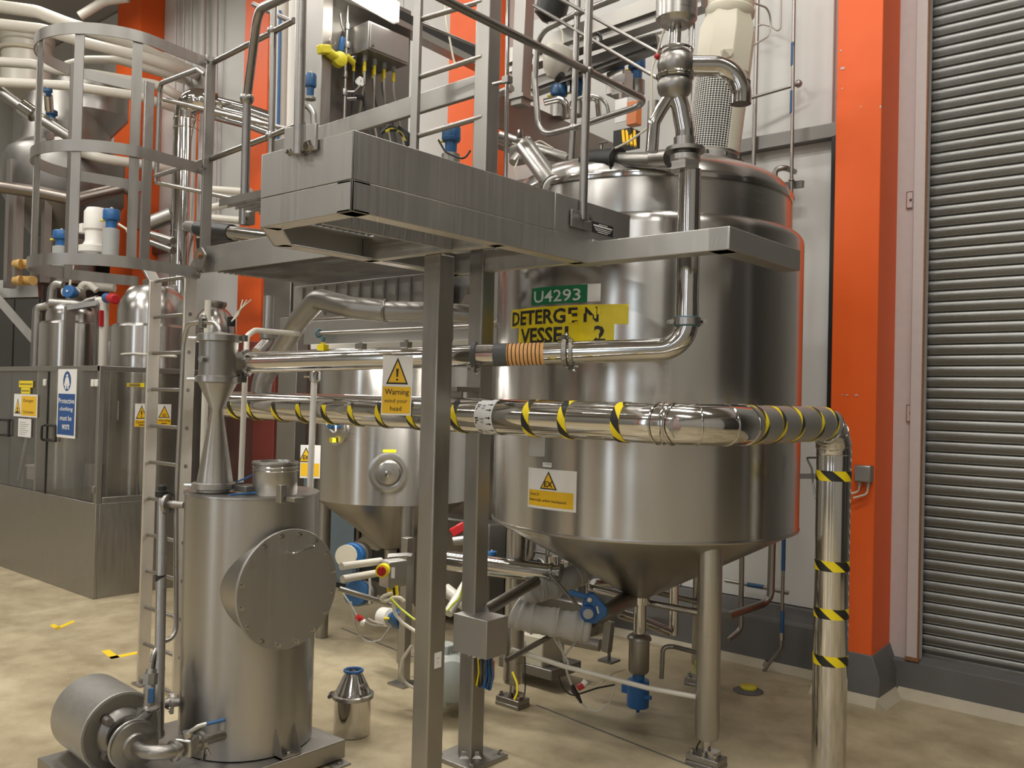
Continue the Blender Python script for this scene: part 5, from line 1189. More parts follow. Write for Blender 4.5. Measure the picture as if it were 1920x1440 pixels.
# grey motor partly hidden between the posts
gm = thing('floor_motor', 'grey-green finned electric motor on the floor between the posts', 'motor', P(845, 1300, d=5.0))
mc = P(842, 1262, d=5.0); md_ = V((.75, -.65, 0)).normalized()
MB().lathe([(.10, -.22), (.115, -.20), (.115, .06), (.105, .08), (.115, .085), (.112, .16), (.06, .19), (.0005, .20)], mc, md_, 36).build('body', 'motorgrey', gm)
for k in range(14):
    a = 2*PI*k/14; e = md_.orthogonal().normalized(); f2 = md_.cross(e); dn = e*math.cos(a)+f2*math.sin(a)
    MB().bar(mc-md_*.18+dn*.118, mc+md_*.05+dn*.118, .004, .016, dn).build('fin', 'motorgrey', gm)
MB().box(mc+V((0, 0, -.125)), (.16, .2, .03)).build('foot', 'motorgrey', gm)
MB().box(mc+V((-.02, 0, .13)), (.09, .09, .06)).build('terminal_box', 'motorgrey', gm, bev=.006)
# isolator stand
isd = thing('isolator_stand', 'square steel stand carrying a box with a red and yellow isolator switch', 'isolator', P(757, 1285, Z=0))
ib = P(757, 1283, Z=0); di = depth(ib)
tp = P(763, 1095, d=di)
MB().span((ib.x-.027, ib.y-.027, .012), (ib.x+.027, ib.y+.027, tp.z+.28)).build('upright', 'frame', isd, bev=.003); MB().span((ib.x-.07, ib.y-.07, 0), (ib.x+.07, ib.y+.07, .012)).build('base_plate', 'frame', isd)
bc = P(738, 1074, d=5.2); rz = Matrix.Rotation(math.radians(-8), 3, 'Z')
bx = MB().box(bc, (.10, .12, .15), rz).build('box', 'framex', isd, bev=.004)
bl_ = MB().box(bc+V((-.0, -.068, 0)), (.094, .012, .142), rz).build('box_lid', 'steel', isd, bev=.003)
MB().slab([P(726, 1045, d=5.22), P(760, 1042, d=5.3), P(762, 1036, d=5.35), P(728, 1038, d=5.28)], (0, .05, -.01)).build('rain_cover', 'framex', isd)
sw_ = P(717, 1070, d=5.05); sd_ = V((.55, -.83, 0)).normalized()
yk = MB().lathe([(.036, -.04), (.038, -.01), (.038, .012), (.032, .016), (.0005, .016)], sw_, sd_, 28).build('switch_collar', 'ylabel', isd)
MB().lathe([(.026, .016), (.026, .022), (.0005, .024)], sw_, sd_, 24).build('switch_knob', 'red', yk); MB().bar(sw_+sd_*.028+V((0, 0, .022)), sw_+sd_*.028-V((0, 0, .022)), .012, .016, sd_).build('switch_grip', 'red', yk)
q = P(737, 1074, d=5.02); MB().bar(q+V((0, 0, .03)), q-V((0, 0, .03)), .02, .002, -_f).build('white_tag', 'signwhite', isd)
for (x_, y_) in ((733, 1112), (743, 1106), (728, 1108)): MB().tube([P(x_, y_-8, d=5.15), P(x_+2, y_+10, d=5.14)], .010, 8).build('yellow_gland', 'ylabel', isd)
ctag('thick pale cable looping under the isolator box', 'cablewhite', [(735, 1112, 5.12), (718, 1118, 5.1), (714, 1125, 5.1), (726, 1128, 5.1), (745, 1116, 5.08), (758, 1128, 5.08)], .011)
ctag('pale cable drooping from the isolator towards the front post', 'cablewhite', [(737, 1128, 5.1), (740, 1150, 5.08), (755, 1168, 5.05), (780, 1185, 5.0), (800, 1190, 4.95)], .010)
ctag('yellow-green earth wire crossing behind the front post', 'cablegreen', [(733, 1122, 5.08), (752, 1142, 5.05), (775, 1160, 5.0), (800, 1172, 4.95)], .006)
ctag('pale cable loop resting on the floor by the stand', 'cablewhite', [(772, 1210, 5.0), (755, 1235, 5.0), (750, 1262, 5.0), (762, 1285, 5.05), (785, 1292, 5.0)], .009)
simple_pipe('white_pipe', 'upper white pipe pointing at the isolator box', [(640, 1062, 5.0), (714, 1052, 5.25)], .021, 'creampipe', 0, 18)
simple_pipe('white_pipe', 'lower white pipe pointing at the isolator box', [(642, 1086, 4.95), (716, 1073, 5.2)], .021, 'creampipe', 0, 18)
simple_pipe('white_pipe', 'white sloping pipe glimpsed between the posts', [(840, 1150, 5.3), (880, 1085, 5.5)], .030, 'creampipe', 0, 16)
simple_pipe('white_pipe', 'dull white pipe low between the posts', [(835, 1105, 5.6), (880, 1140, 5.5)], .040, 'creampipe', 0, 16)
ctag('yellow-green wire between the posts', 'cablegreen', [(838, 1146, 5.1), (850, 1132, 5.1), (862, 1122, 5.1), (868, 1098, 5.1)], .006)
simple_pipe('support_bar', 'grey bar sloping down behind the round cover', [(636, 1104, 5.2), (742, 1136, 5.3)], .016, 'rail', 0, cat='bar')
actuator('blue valve head behind the round cover with a pale disc face', 662, 1042, 5.9, .085, .13, 'bluebright', 'dull', ax=(.55, -.83, .1), bodyh=.1)
MB().lathe([(.07, 0), (.07, .02)], P(650, 1042, d=5.75), V((.55, -.83, .1)), 24).build('end_disc', 'cream', bpy.data.objects['valve_actuator'])
actuator('dark blue valve head under the white pipes', 672, 1112, 6.0, .085, .14, 'blue', 'dull', ax=(.5, -.8, .2), bodyh=.1)
actuator('dark blue valve head low against the isolator stand', 746, 1160, 5.6, .06, .12, 'blue', 'whitepl', ax=(.9, -.1, .1), bodyh=.11)
ctag('grey loop of thin hose under the round cover', 'cable', [(640, 1108, 5.6), (655, 1130, 5.6), (672, 1160, 5.6), (700, 1172, 5.6), (732, 1174, 5.6), (700, 1165, 5.6), (690, 1160, 5.6)], .006)
ctag('second sagging grey hose below the round cover', 'cable', [(658, 1128, 5.6), (664, 1165, 5.6), (672, 1190, 5.6), (690, 1205, 5.6), (715, 1200, 5.6), (732, 1175, 5.6)], .005)
ctag('white hook of hose in front of the sloping bar', 'whitepl', [(693, 1085, 5.4), (694, 1100, 5.4), (693, 1132, 5.4)], .007)
rc = thing('hose_connector', 'red and white hose connector under the round cover', 'connector', P(678, 1168, d=5.6))
MB().cyl(P(672, 1162, d=5.6), P(676, 1156, d=5.6), .025, n=12).build('red_cap', 'red', rc); MB().cyl(P(676, 1166, d=5.6), P(684, 1168, d=5.6), .022, n=12).build('white_body', 'whitepl', rc)
# cabinets and dim equipment beyond vessel 1
bgc = thing('floor_cabinet', 'blue-grey floor cabinet behind the rear vessel', 'cabinet', (-6.4, 5.2, 0))
a_ = P(590, 1000, Y=5.2); b_ = P(668, 1000, Y=5.2)
MB().span((a_.x-.4, 5.2, .05), (b_.x, 5.6, 1.15)).build('body', 'bluegrey', bgc, bev=.006); MB().span((a_.x-.4, 5.19, .08), (b_.x-.02, 5.2, 1.12)).build('door', 'bluegrey', bgc, bev=.003); MB().span((a_.x-.4, 5.22, 0), (b_.x, 5.6, .05)).build('base', 'black', bgc)
dk = thing('floor_cabinet', 'black equipment case right of the blue-grey cabinet', 'cabinet', (-5.6, 5.3, 0))
a_ = P(668, 1000, Y=5.25); b_ = P(700, 1000, Y=5.25)
MB().span((a_.x+.02, 5.25, .12), (b_.x+.25, 5.6, 1.1)).build('body', 'black', dk, bev=.01); MB().span((a_.x+.06, 5.28, 0), (b_.x+.2, 5.58, .12)).build('base', 'darksteel', dk)
cn = thing('small_hopper', 'small grey cone behind the rear vessel outlet', 'hopper', P(703, 1030, d=6.9))
MB().lathe([(.02, 0), (.12, .12), (.15, .13)], P(712, 1030, d=6.9), (-.6, -.2, .75), 24).build('cone', 'lagging', cn)
# manifold of pipes against the wall between the two vessels
mf = thing('pipe_manifold', 'dim manifold of stainless pipes against the wall under the vessels', 'pipework', P(1010, 1180, Y=5.4))
for i, pts in enumerate(([(1000, 990), (996, 1040), (975, 1058), (930, 1064)], [(1028, 1000), (1027, 1065)], [(1050, 1010), (1049, 1075)], [(1068, 1015), (1066, 1080)], [(955, 1025), (1045, 1042)], [(1010, 1048), (1021, 1052), (1023, 1064)], [(960, 1010), (1000, 1000)], [(1085, 1030), (1083, 1110)], [(1105, 1050), (1102, 1120)], [(940, 1085), (1180, 1095)])):
    MB().tube([P(a, b, Y=5.35) for a, b in pts], (.034, .018, .022, .018, .012, .016, .03, .02, .024, .03)[i], 14, .08).build('pipe', 'dull', mf)
for (x_, y_) in ((967, 1048), (1036, 1050), (1060, 1060), (1094, 1082)): MB().lathe([(.03, -.04), (.045, -.03), (.045, .03), (.03, .04)], P(x_, y_, Y=5.3), n=18).build('valve_body', 'polish', mf)
MB().box(P(1020, 1150, Y=5.5), (.9, .2, .34)).build('pump_casing', 'darksteel', mf, bev=.02); MB().box(P(860, 1060, Y=5.1), (.8, .2, .75)).build('pump_casing', 'darksteel', mf, bev=.02)
MB().box(P(740, 1120, Y=5.5), (.5, .2, .4)).build('pump_casing', 'darksteel', mf, bev=.02)
MB().span(P(900, 1230, Y=5.3)-V((1.2, .1, .05)), P(900, 1230, Y=5.3)+V((1.9, .1, .0))).build('skid_beam', 'darksteel', mf)
actuator('blue valve head between tall post and left leg', 922, 1045, 5.3, .03, .07, 'bluebright', 'dull', bodyh=.05)
rdv = thing('red_fitting', 'red handled fitting glimpsed between the posts near the rear cone', 'fitting', P(858, 1000, d=5.9))
MB().bar(P(846, 1000, d=5.9), P(872, 985, d=5.9), .03, .06).build('handle', 'red', rdv, bev=.008); MB().cyl(P(850, 1015, d=5.9), P(872, 1012, d=5.9), .035, n=14).build('body', 'dull', rdv)
# ================================================================== clear-walled enclosure at left
EX, EY, EZ0, EZ1 = -7.47, 3.46, .79, 1.94
en = thing('machine_enclosure', 'steel enclosure with clear upper panels and safety signs', 'enclosure', (-9.2, 3.5, 0))
XL, YB = -11.6, 5.25
MB().span((XL, EY, 0), (EX, EY+.03, EZ0)).build('lower_panel', 'frame', en, bev=.003); MB().span((EX-.03, EY+.031, 0), (EX, YB, EZ0)).build('lower_panel', 'frame', en, bev=.003)
MB().span((XL, EY+.03, .02), (EX-.03, YB, .06)).build('base_tray', 'darksteel', en)
for (x, y) in ((EX-.03, EY), (EX-.03, YB-.04), (XL, EY)):
    MB().span((x-.015, y-.002, EZ0), (x+.031, y+.045, EZ1)).build('corner_post', 'frame', en, bev=.003)
MB().span((XL, EY-.002, EZ1-.045), (EX, EY+.04, EZ1)).build('top_rail', 'frame', en, bev=.003); MB().span((EX-.04, EY+.04, EZ1-.045), (EX+.001, YB, EZ1)).build('top_rail', 'frame', en, bev=.003)
MB().span((EX-.028, EY+.05, EZ0), (EX+.002, EY+.62, EZ0+.05)).build('side_sill', 'frame', en, bev=.003)
gx = P(87, 800, Y=EY).x
for (x0, x1) in ((gx+.006, EX-.05), (gx-1.45, gx-.006), (XL+.05, gx-1.47)):
    MB().span((x0, EY+.008, EZ0+.01), (x1, EY+.014, EZ1-.05)).build('clear_door', 'glass', en)
MB().span((gx-.006, EY, EZ0), (gx+.006, EY+.02, EZ1-.05)).build('door_edge', 'black', en)
MB().span((EX-.016, EY+.05, EZ0+.05), (EX-.010, YB-.05, EZ1-.05)).build('clear_panel', 'glass', en)
for (px, py0, py1, w) in ((93, 797, 827, 18), (7, 787, 817, 14)):
    a = P(px-w/2, py0, Y=EY-.02); b_ = P(px+w/2, py1, Y=EY-.02)
    MB().tube([(a.x, EY+.005, a.z), (a.x, EY-.045, a.z), (a.x, EY-.045, b_.z), (a.x, EY+.005, b_.z)], .011, 10, .02).tube([(b_.x, EY-.01, a.z), (b_.x, EY-.01, b_.z)], .011, 10).tube([(a.x, EY-.01, a.z), (b_.x, EY-.01, a.z)], .011, 10).tube([(a.x, EY-.01, b_.z), (b_.x, EY-.01, b_.z)], .011, 10).build('door_handle', 'black', en)
for (px, py) in ((84, 717), (174, 718), (181, 718), (175, 918)):
    q = P(px, py, Y=EY-.005); MB().box(q, (.045, .018, .06)).build('hinge', 'whitepl' if py < 800 else 'dull', en, bev=.004)
def board(name, label, p0, p1, plane, val):
    """flat board given by image corners bottom-left / top-right on a wall plane"""
    kw = {plane: val}; a = P(*p0, **kw); b_ = P(*p1, **kw)
    right = V((1, 0, 0)) if plane == 'Y' else V((0, 1, 0))
    w = (b_-a).dot(right); h = b_.z-a.z
    bd = Board(plane_fn(a, right, (0, 0, 1))); m = MB(); bd.plate(m, 0, 0, w, h, 0, .003)
    o = tag(m.build(name, 'signwhite', org=a), label, 'sign'); return bd, o, w, h
sy = EY-.004
bd, o, w, h = board('safety_sign', 'tall blue and white sign reading Protective clothing must be worn', (106, 819), (145, 692), 'Y', sy)
m = MB(); bd.rect(m, w*.05, h*.04, w*.95, h*.64, .0035); m.build('blue_panel', 'bluesign', o)
m = MB(); bd.poly(m, [(w*.5+w*.21*math.cos(2*PI*k/28), h*.825+h*.145*math.sin(2*PI*k/28)) for k in range(28)], .0035); m.build('blue_disc', 'bluesign', o)
m = MB(); bd.poly(m, [(w*.5+w*.06*math.cos(2*PI*k/12), h*.905+h*.022*math.sin(2*PI*k/12)) for k in range(12)], .0045); bd.poly(m, [(w*.42, h*.88), (w*.58, h*.88), (w*.66, h*.76), (w*.60, h*.76), (w*.60, h*.71), (w*.53, h*.71), (w*.5, h*.80), (w*.47, h*.71), (w*.40, h*.71), (w*.40, h*.76), (w*.34, h*.76)], .0045); m.build('clothing_symbol', 'signwhite', o)
m = MB()
for tx, v, u0, ww in (('Protective', .50, .08, .84), ('clothing', .375, .15, .70), ('must be', .25, .18, .62), ('worn', .12, .30, .40)): bd.text(m, tx, w*u0, h*v, w*ww, h*.075, .0045, .012)
m.build('lettering', 'signwhite', o)
bd, o, w, h = board('hazard_sign', 'amber Danger Corrosive sign on the clear door', (26, 780), (71, 740), 'Y', sy)
m = MB(); bd.rect(m, w*.33, h*.06, w*.97, h*.92, .0035); m.build('amber_panel', 'amber', o); tri_sign(bd, o, w*.17, h*.12, w*.26, h*.70, .003)
m = MB(); bd.text(m, 'Danger', w*.42, h*.62, w*.44, h*.17, .0045); bd.text(m, 'Corrosive', w*.42, h*.16, w*.44, h*.14, .0045); bd.rect(m, w*.12, h*.17, w*.22, h*.25, .0048); bd.rect(m, w*.15, h*.30, w*.19, h*.40, .0048); m.build('lettering', 'ink', o)
bd, o, w, h = board('yellow_label', 'long yellow label strip above the Danger Corrosive sign', (36, 726), (62, 714), 'Y', sy); o.data.materials[0] = M['ylabel']
m = MB(); bd.rect(m, w*.06, h*.35, w*.94, h*.6, .0035); m.build('print_line', 'fade', o)
bd, o, w, h = board('yellow_label', 'short yellow label just below the long yellow strip', (40, 738), (57, 727), 'Y', sy); o.data.materials[0] = M['ylabel']
m = MB(); bd.rect(m, w*.08, h*.35, w*.92, h*.6, .0035); m.build('print_line', 'fade', o)
bd, o, w, h = board('notice_sheet', 'white notice sheet taped under the Danger sign', (34, 818), (59, 786), 'Y', sy)
m = MB()
for k in range(7): bd.rect(m, w*.12, h*(.12+.11*k), w*(.6+.25*((k*7) % 3)/2), h*(.155+.11*k), .0035)
m.build('print_line', 'greypl', o)
for (p0, p1, lab, body, mk) in (((252, 800), (278, 757), 'Caution sign with exclamation triangle left of the ladder stringer', 'Caution', '!'), ((294, 797), (321, 758), 'Warning sign with hot-surface triangle just right of the ladder stringer', 'Warning', None)):
    bd, o, w, h = board('safety_sign', lab, p0, p1, 'X', EX+.004)
    m = MB(); bd.rect(m, 0, 0, w, h*.30, .0035); m.build('amber_panel', 'amber', o); tri_sign(bd, o, w*.5, h*.34, w*.86, h*.60, .003, mark=mk)
    m = MB(); bd.text(m, body, w*.08, h*.14, w*.84, h*.13, .0045, .01); bd.rect(m, w*.3, h*.05, w*.7, h*.09, .0045)
    if mk is None: bd.rect(m, w*.36, h*.42, w*.64, h*.45, .0048); bd.rect(m, w*.36, h*.50, w*.64, h*.53, .0048)
    m.build('lettering', 'ink', o)
# tanks standing inside
def dome_tank(label, px, Y, R, ztop, zsh, neck=True):
    c = P(px, 640, Y=Y); t = thing('dosing_tank', label, 'tank', (c.x, c.y, 0))
    pr = [(R, .25), (R, zsh-.02), (R-.035, zsh), (R-.05, zsh+.004)]
    MB().lathe([(R*.3, .12), (R, .27), (R, zsh-.02), (R-.02, zsh), (R-.06, zsh+.012)], (c.x, c.y, 0), n=56).build('shell', 'vessel', t)
    pr = [(R-.055, zsh)]
    hh = ztop-zsh
    pr += [(R-.055, zsh+hh*.30)]
    for k in range(1, 9):
        a = k/8*PI/2; pr.append(((R-.055)*math.cos(a)+.0005, zsh+hh*.30+hh*.70*math.sin(a)))
    MB().lathe(pr, (c.x, c.y, 0), n=56).build('dome', 'vessel_top', t)
    MB().lathe([(.09, ztop-.03), (.11, ztop+.0), (.11, ztop+.03), (.07, ztop+.04)], (c.x, c.y, 0), n=24).build('manway', 'dull', t)
    for k in range(3):
        a = .4+k*2*PI/3; MB().cyl((c.x+R*.8*math.cos(a), c.y+R*.8*math.sin(a), 0), (c.x+R*.8*math.cos(a), c.y+R*.8*math.sin(a), .3), .03, n=12).build('leg', 'dull', t)
    return t, c
tA, cA = dome_tank('left dosing tank with domed top behind the clear doors', 142, 4.15, .345, 2.66, 2.42)
tB, cB = dome_tank('right dosing tank with domed top behind the ladder', 288, 4.20, .375, 2.74, 2.34)
tC, cC = dome_tank('rear dosing tank half hidden behind cyclone and ladder', 402, 4.95, .26, 2.62, 2.25)
MB().box(P(434, 603, Y=4.75), (.06, .05, .09)).build('sensor', 'black', tC)
for k in range(3): MB().tube([P(434, 603, Y=4.7), P(448, 590-4*k, Y=4.75), P(455+8*k, 562, Y=4.8)], .006, 8, .1).build('sensor_cable', 'cablewhite', tC)
rl = thing('grab_rail', 'pale horizontal rail across the right dosing tank', 'rail', P(215, 664, Y=3.8))
MB().tube([P(214, 665, Y=3.85), P(250, 663, Y=3.85), P(330, 668, Y=3.85)], .011, 10).build('tube', 'creampipe', rl)
# equipment seen through the clear panels
fh = thing('filter_housing', 'white filter housing inside the clear enclosure', 'filter', P(240, 815, Y=4.0))
q = P(240, 812, Y=4.0); MB().lathe([(.05, 0), (.095, .03), (.10, .30), (.085, .36), (.03, .39), (.03, .43)], q, n=28).build('housing', 'creampipe', fh)
bd, o, w, h = board('filter_label', 'white label on the filter housing inside the enclosure', (220, 788), (234, 752), 'X', q.x+.13); tag(o, 'white label on the filter housing inside the enclosure', 'label')
m = MB(); bd.rect(m, w*.1, h*.25, w*.35, h*.40, .0035); bd.rect(m, w*.6, h*.25, w*.85, h*.40, .0035); m.build('print_mark', 'ink', o)
MB().cyl(q-V((0, 0, .6)), q, .03, n=14).build('stem', 'dull', fh)
def put(name, lab, cat, px, py, Y, sz, mat, bev=.01):
    q = P(px, py, Y=Y); t = thing(name, lab, cat, q-V((0, 0, sz[2]/2))); MB().box(q, sz).build('body', mat, t, bev=bev); return t, q
t_, q = put('control_box', 'dark blue control box inside the clear enclosure', 'box', 166, 845, 4.4, (.26, .15, .26), 'blue'); MB().box(q+V((0, -.08, 0)), (.2, .01, .2)).build('lid', 'bluesign', t_)
t_, q = put('white_crate', 'white open bucket inside the clear enclosure', 'bucket', 78, 887, 4.0, (.26, .2, .14), 'whitepl'); MB().box(q+V((0, 0, .075)), (.28, .22, .02)).build('rim', 'whitepl', t_)
t_, q = put('yellow_strip', 'yellow printed strip on the tank inside the enclosure', 'label', 254, 722, 3.82, (.30, .01, .035), 'ylabel', .001)
MB().box(q+V((0, -.006, 0)), (.2, .002, .012)).build('print_line', 'fade', t_)
bm = thing('blower', 'dark round blower on the floor of the enclosure', 'blower', P(238, 940, Y=4.1))
MB().lathe([(.20, -.12), (.22, -.08), (.22, .08), (.20, .12), (.08, .14)], P(238, 925, Y=4.1), (.6, -.8, 0), 32).build('casing', 'darksteel', bm); MB().box(P(238, 945, Y=4.1), (.3, .3, .1)).build('foot', 'darksteel', bm)
for i, (pts, r, mt, lab) in enumerate((([(207, 640), (209, 760), (204, 870)], .014, 'creampipe', 'slim upright tube at the enclosure corner'), ([(258, 960), (255, 800), (262, 690)], .022, 'dull', 'brown steel tube inside the enclosure'), ([(225, 900), (240, 930), (250, 970)], .012, 'cableblack', 'black cable arc inside the enclosure'), ([(35, 900), (55, 800), (60, 740)], .02, 'greypl', 'grey leaning rod behind the left clear door'), ([(205, 850), (205, 960)], .03, 'dull', 'short upright pipe inside the enclosure corner'))):
    w = [P(a, b, Y=3.95) for a, b in pts]; tag(MB().tube(w, r, 12, .1).build('inner_pipe', mt, org=min(w, key=lambda p: p.z)), lab, 'pipe')
dkp = thing('process_skid', 'dark pump skid filling the enclosure floor', 'pump skid', (-8.9, 4.5, .06))
MB().span((-11.2, 4.62, .06), (-7.9, 5.1, .75)).build('casing', 'darksteel', dkp, bev=.02)
for i, x in enumerate((-10.4, -9.6, -8.9)): MB().cyl((x, 4.1, .3), (x, 4.1, 1.0), .09, n=20).build('pump_body', 'dull', dkp); MB().cyl((x, 4.1, .06), (x, 4.1, .3), .12, n=20).build('pump_foot', 'darksteel', dkp)
# upright pipes and small valves on top of the tanks
simple_pipe('tank_pipe', 'grey pipe bending over the left dosing tank', [(66, 690, 9.4), (70, 578, 9.4), (82, 576, 9.4), (96, 572, 9.4), (98, 540, 9.4), (108, 532, 9.4), (118, 535, 9.4)], .048, 'dull', .10)
simple_pipe('tank_pipe', 'short pipe with red tape at the right edge of the left tank', [(192, 690, 9.0), (196, 570, 9.0), (190, 563, 9.0), (183, 566, 9.0)], .045, 'creampipe', .08)
MB().bar(P(190, 612, d=8.95), P(190, 582, d=8.95), .035, .03, (1, 0, 0)).build('red_strip', 'red', bpy.data.objects['tank_pipe.001'])
simple_pipe('tank_pipe', 'curled pipe cluster above the left tank', [(118, 548, 9.4), (150, 545, 9.4), (160, 535, 9.4), (185, 538, 9.4), (215, 540, 9.4)], .045, 'creampipe', .06)
simple_pipe('tank_pipe', 'pale pipe bent up above the right tank', [(150, 560, 9.2), (152, 535, 9.2), (165, 530, 9.2), (182, 545, 9.2)], .035, 'creampipe', .06)
simple_pipe('tank_pipe', 'grey header across both dosing tanks', [(95, 568, 9.2), (150, 572, 9.2), (185, 562, 9.2)], .05, 'dull', .03)
simple_pipe('tank_pipe', 'thick grey pipe with flange on the right tank top', [(240, 570, 8.6), (250, 545, 8.6), (300, 548, 8.7), (330, 545, 8.8)], .06, 'dull', .06)
tk = thing('tank_stand', 'light steel stand between the two dosing tanks', 'stand', P(130, 690, d=9.0))
for a, b_ in (((127, 690), (131, 575)), ((185, 690), (188, 570)), ((128, 578), (188, 568))): MB().bar(P(*a, d=9.0), P(*b_, d=9.0), .09, .05, (1, 0, 0) if a[0]-b_[0] > -20 else (0, 0, 1)).build('member', 'frame', tk)
actuator('blue disc valve head above the left dosing tank', 133, 548, 8.9, .065, .10, 'bluebright', 'dull', ax=(.5, -.85, .1), bodyh=.1)
actuator('blue and red valve head above the right dosing tank', 203, 559, 8.9, .05, .12, 'bluebright', 'red', ax=(-.9, .1, .1), bodyh=.14)
for nm_, q_ in (('valve_actuator.006', P(140, 550, d=8.95)), ('valve_actuator.007', P(212, 560, d=8.92))):
    if nm_ in bpy.data.objects: MB().cyl(q_, q_-V((0, 0, .42)), .03, n=12).build('stem', 'dull', bpy.data.objects[nm_])
actuator('blue-capped control valve beside the cage strap', 115, 447, 9.2, .082, .16, 'bluebright', 'greypl', bodyh=.22)
actuator('tall blue-capped control valve in front of the orange column', 209, 411, 9.0, .082, .19, 'bluebright', 'greypl', bodyh=.32)
ctag('pale looping cable from the tall blue-capped valve', 'cablewhite', [(222, 420, 8.9), (238, 430, 8.9), (245, 460, 8.9), (243, 490, 8.9)], .012)
ctag('pale looping cable from the small blue-capped valve', 'cablewhite', [(128, 452, 9.1), (136, 470, 9.1), (137, 500, 9.1), (130, 540, 9.1)], .012)
wm = thing('agitator_motor', 'white agitator motor between the two blue-capped valves', 'motor', P(178, 480, d=9.2))
q = P(178, 478, d=9.25); MB().lathe([(.15, 0), (.17, .02), (.17, .08), (.12, .10), (.10, .14), (.10, .24), (.115, .26), (.115, .44), (.09, .48), (.0005, .49)], q, n=28).build('body', 'whitepl', wm)
MB().box(q+_r*-.13+V((0, 0, .27)), (.09, .08, .10)).build('terminal_box', 'whitepl', wm, bev=.01); MB().lathe([(.12, -.06), (.2, -.04), (.2, 0)], q, n=24).build('flange', 'dull', wm)
# ---- platform, hopper and pipes high at left
mz = thing('mezzanine_frame', 'grey mezzanine beam with diagonal brace at the left edge', 'mezzanine', P(10, 690, d=10.0))
MB().bar(P(-60, 545, d=10.2), P(75, 542, d=10.4), .2, .20).build('beam', 'frame', mz); MB().bar(P(-30, 530, d=10), P(66, 640, d=10.2), .10, .09).build('brace', 'frame', mz)
MB().bar(P(18, 540, d=10), P(25, 300, d=10), .10, .10, (1, 0, 0)).build('upright', 'frame', mz); MB().bar(P(32, 530, d=9.8), P(36, 365, d=9.8), .08, .08, (1, 0, 0)).build('upright', 'frame', mz); MB().bar(P(84, 530, d=10), P(92, 250, d=10), .08, .08, (1, 0, 0)).build('upright', 'frame', mz)
MB().bar(P(40, 350, d=10.6), P(150, 270, d=10.6), .05, .06).build('brace', 'frame', mz)
bmh = thing('bulk_machine', 'large dark process machine filling the bay at far left', 'machine', (-13.4, 4.9, 0))
MB().span((-15.2, 4.75, .1), (-11.95, 5.45, 4.55)).build('casing', 'dimblack', bmh, bev=.03); MB().span((-15.0, 4.8, 0), (-12.1, 5.4, .1)).build('base', 'black', bmh)
for k in range(4): MB().span((-15.1+.8*k, 4.735, .3), (-14.36+.8*k, 4.75, 4.3)).build('access_panel', 'dimblack', bmh, bev=.006)
MB().bar(P(-40, 560, d=11.2), P(-40, 700, d=11.2), .1, .1, (1, 0, 0)).build('upright', 'darksteel', mz)
hp2 = thing('feed_hopper', 'large dark steel hopper with a conical bottom behind the cage', 'hopper', P(120, 470, d=11.2))
hq = P(118, 470, d=10.5)
MB().lathe([(.30, .1), (.62, .55), (.64, .58), (.64, 1.05), (.60, 1.12)], hq, n=40).build('body', 'darksteel', hp2)
MB().lathe([(.60, 1.1), (.50, 1.2), (.42, 1.75), (.30, 1.85)], hq, n=40).build('upper_cone', 'dull', hp2); MB().lathe([(.33, -.4), (.33, .12)], hq, n=32).build('neck', 'bronze', hp2)
hp3 = thing('feed_hopper', 'dull steel dust hopper below the cream pipes', 'hopper', P(165, 250, d=11.6))
MB().lathe([(.12, 0), (.40, .35), (.40, .7), (.30, .82), (.0005, .86)], P(170, 275, d=10.6), n=32).build('body', 'dull', hp3)
md2 = thing('filter_drum', 'upright cream filter drum behind the cage hoop', 'filter', P(48, 170, d=11.6))
MB().lathe([(.30, 0), (.30, .62), (.33, .64), (.33, .74), (.24, .80)], P(48, 175, d=11.8), n=32).build('drum', 'creampipe', md2); MB().torus(P(48, 100, d=11.8), (0, 0, 1), .31, .03).build('clamp_band', 'cream', md2)
for lab, pts, r in (('topmost cream conveying pipe sweeping down to the right', [(-30, 8, 10), (70, 22, 10), (130, 45, 10), (230, 75, 10.2), (345, 128, 10.6)], .068), ('second cream conveying pipe crossing behind the cage', [(-30, 42, 9.8), (80, 55, 9.8), (160, 80, 9.9), (260, 105, 10), (345, 132, 10.2)], .060), ('middle cream pipe level with the upper hoop', [(-30, 114, 9.9), (60, 120, 9.9), (110, 132, 9.9), (180, 140, 10), (300, 160, 10.2), (330, 178, 10.2)], .052), ('lower straight cream pipe behind the cage', [(-30, 153, 9.6), (120, 160, 9.6), (260, 180, 9.8), (320, 200, 10)], .050), ('arched cream pipe above the lower straight one', [(125, 122, 10.3), (160, 112, 10.3), (220, 112, 10.3), (330, 145, 10.5)], .046), ('grey elbow pipe rising to the roof at upper left', [(150, 30, 11), (195, 2, 11), (240, -4, 11)], .055), ('cream pipe passing low behind the middle hoop', [(150, 285, 10), (190, 297, 10), (330, 318, 10.4)], .055)):
    if pts[-1][0] > 300:     # run on into the wall
        e_ = P(pts[-1][0]+24, pts[-1][1]+9, Y=5.83); pts = pts+[(pts[-1][0]+24, pts[-1][1]+9, depth(e_))]
    simple_pipe('conveying_pipe', lab, pts, r, 'creampipe', .35)
cp, cw = simple_pipe('conveying_pipe', 'grey pipe sloping down with a bright coupling at far left', [(-30, 150, 9.7), (40, 200, 9.7), (140, 262, 9.8)], .062, 'dull', 0)
MB().tube([P(42, 200, d=9.7), P(64, 215, d=9.7)], .085, 20).build('coupling', 'polish', cp)
simple_pipe('conveying_pipe', 'brown reflecting pipe ending in an elbow before the orange column', [(-30, 346, 9.6), (70, 360, 9.6), (140, 374, 9.6), (235, 352, 9.9), (250, 358, 9.9), (252, 430, 9.9)], .066, 'bronze', .12)
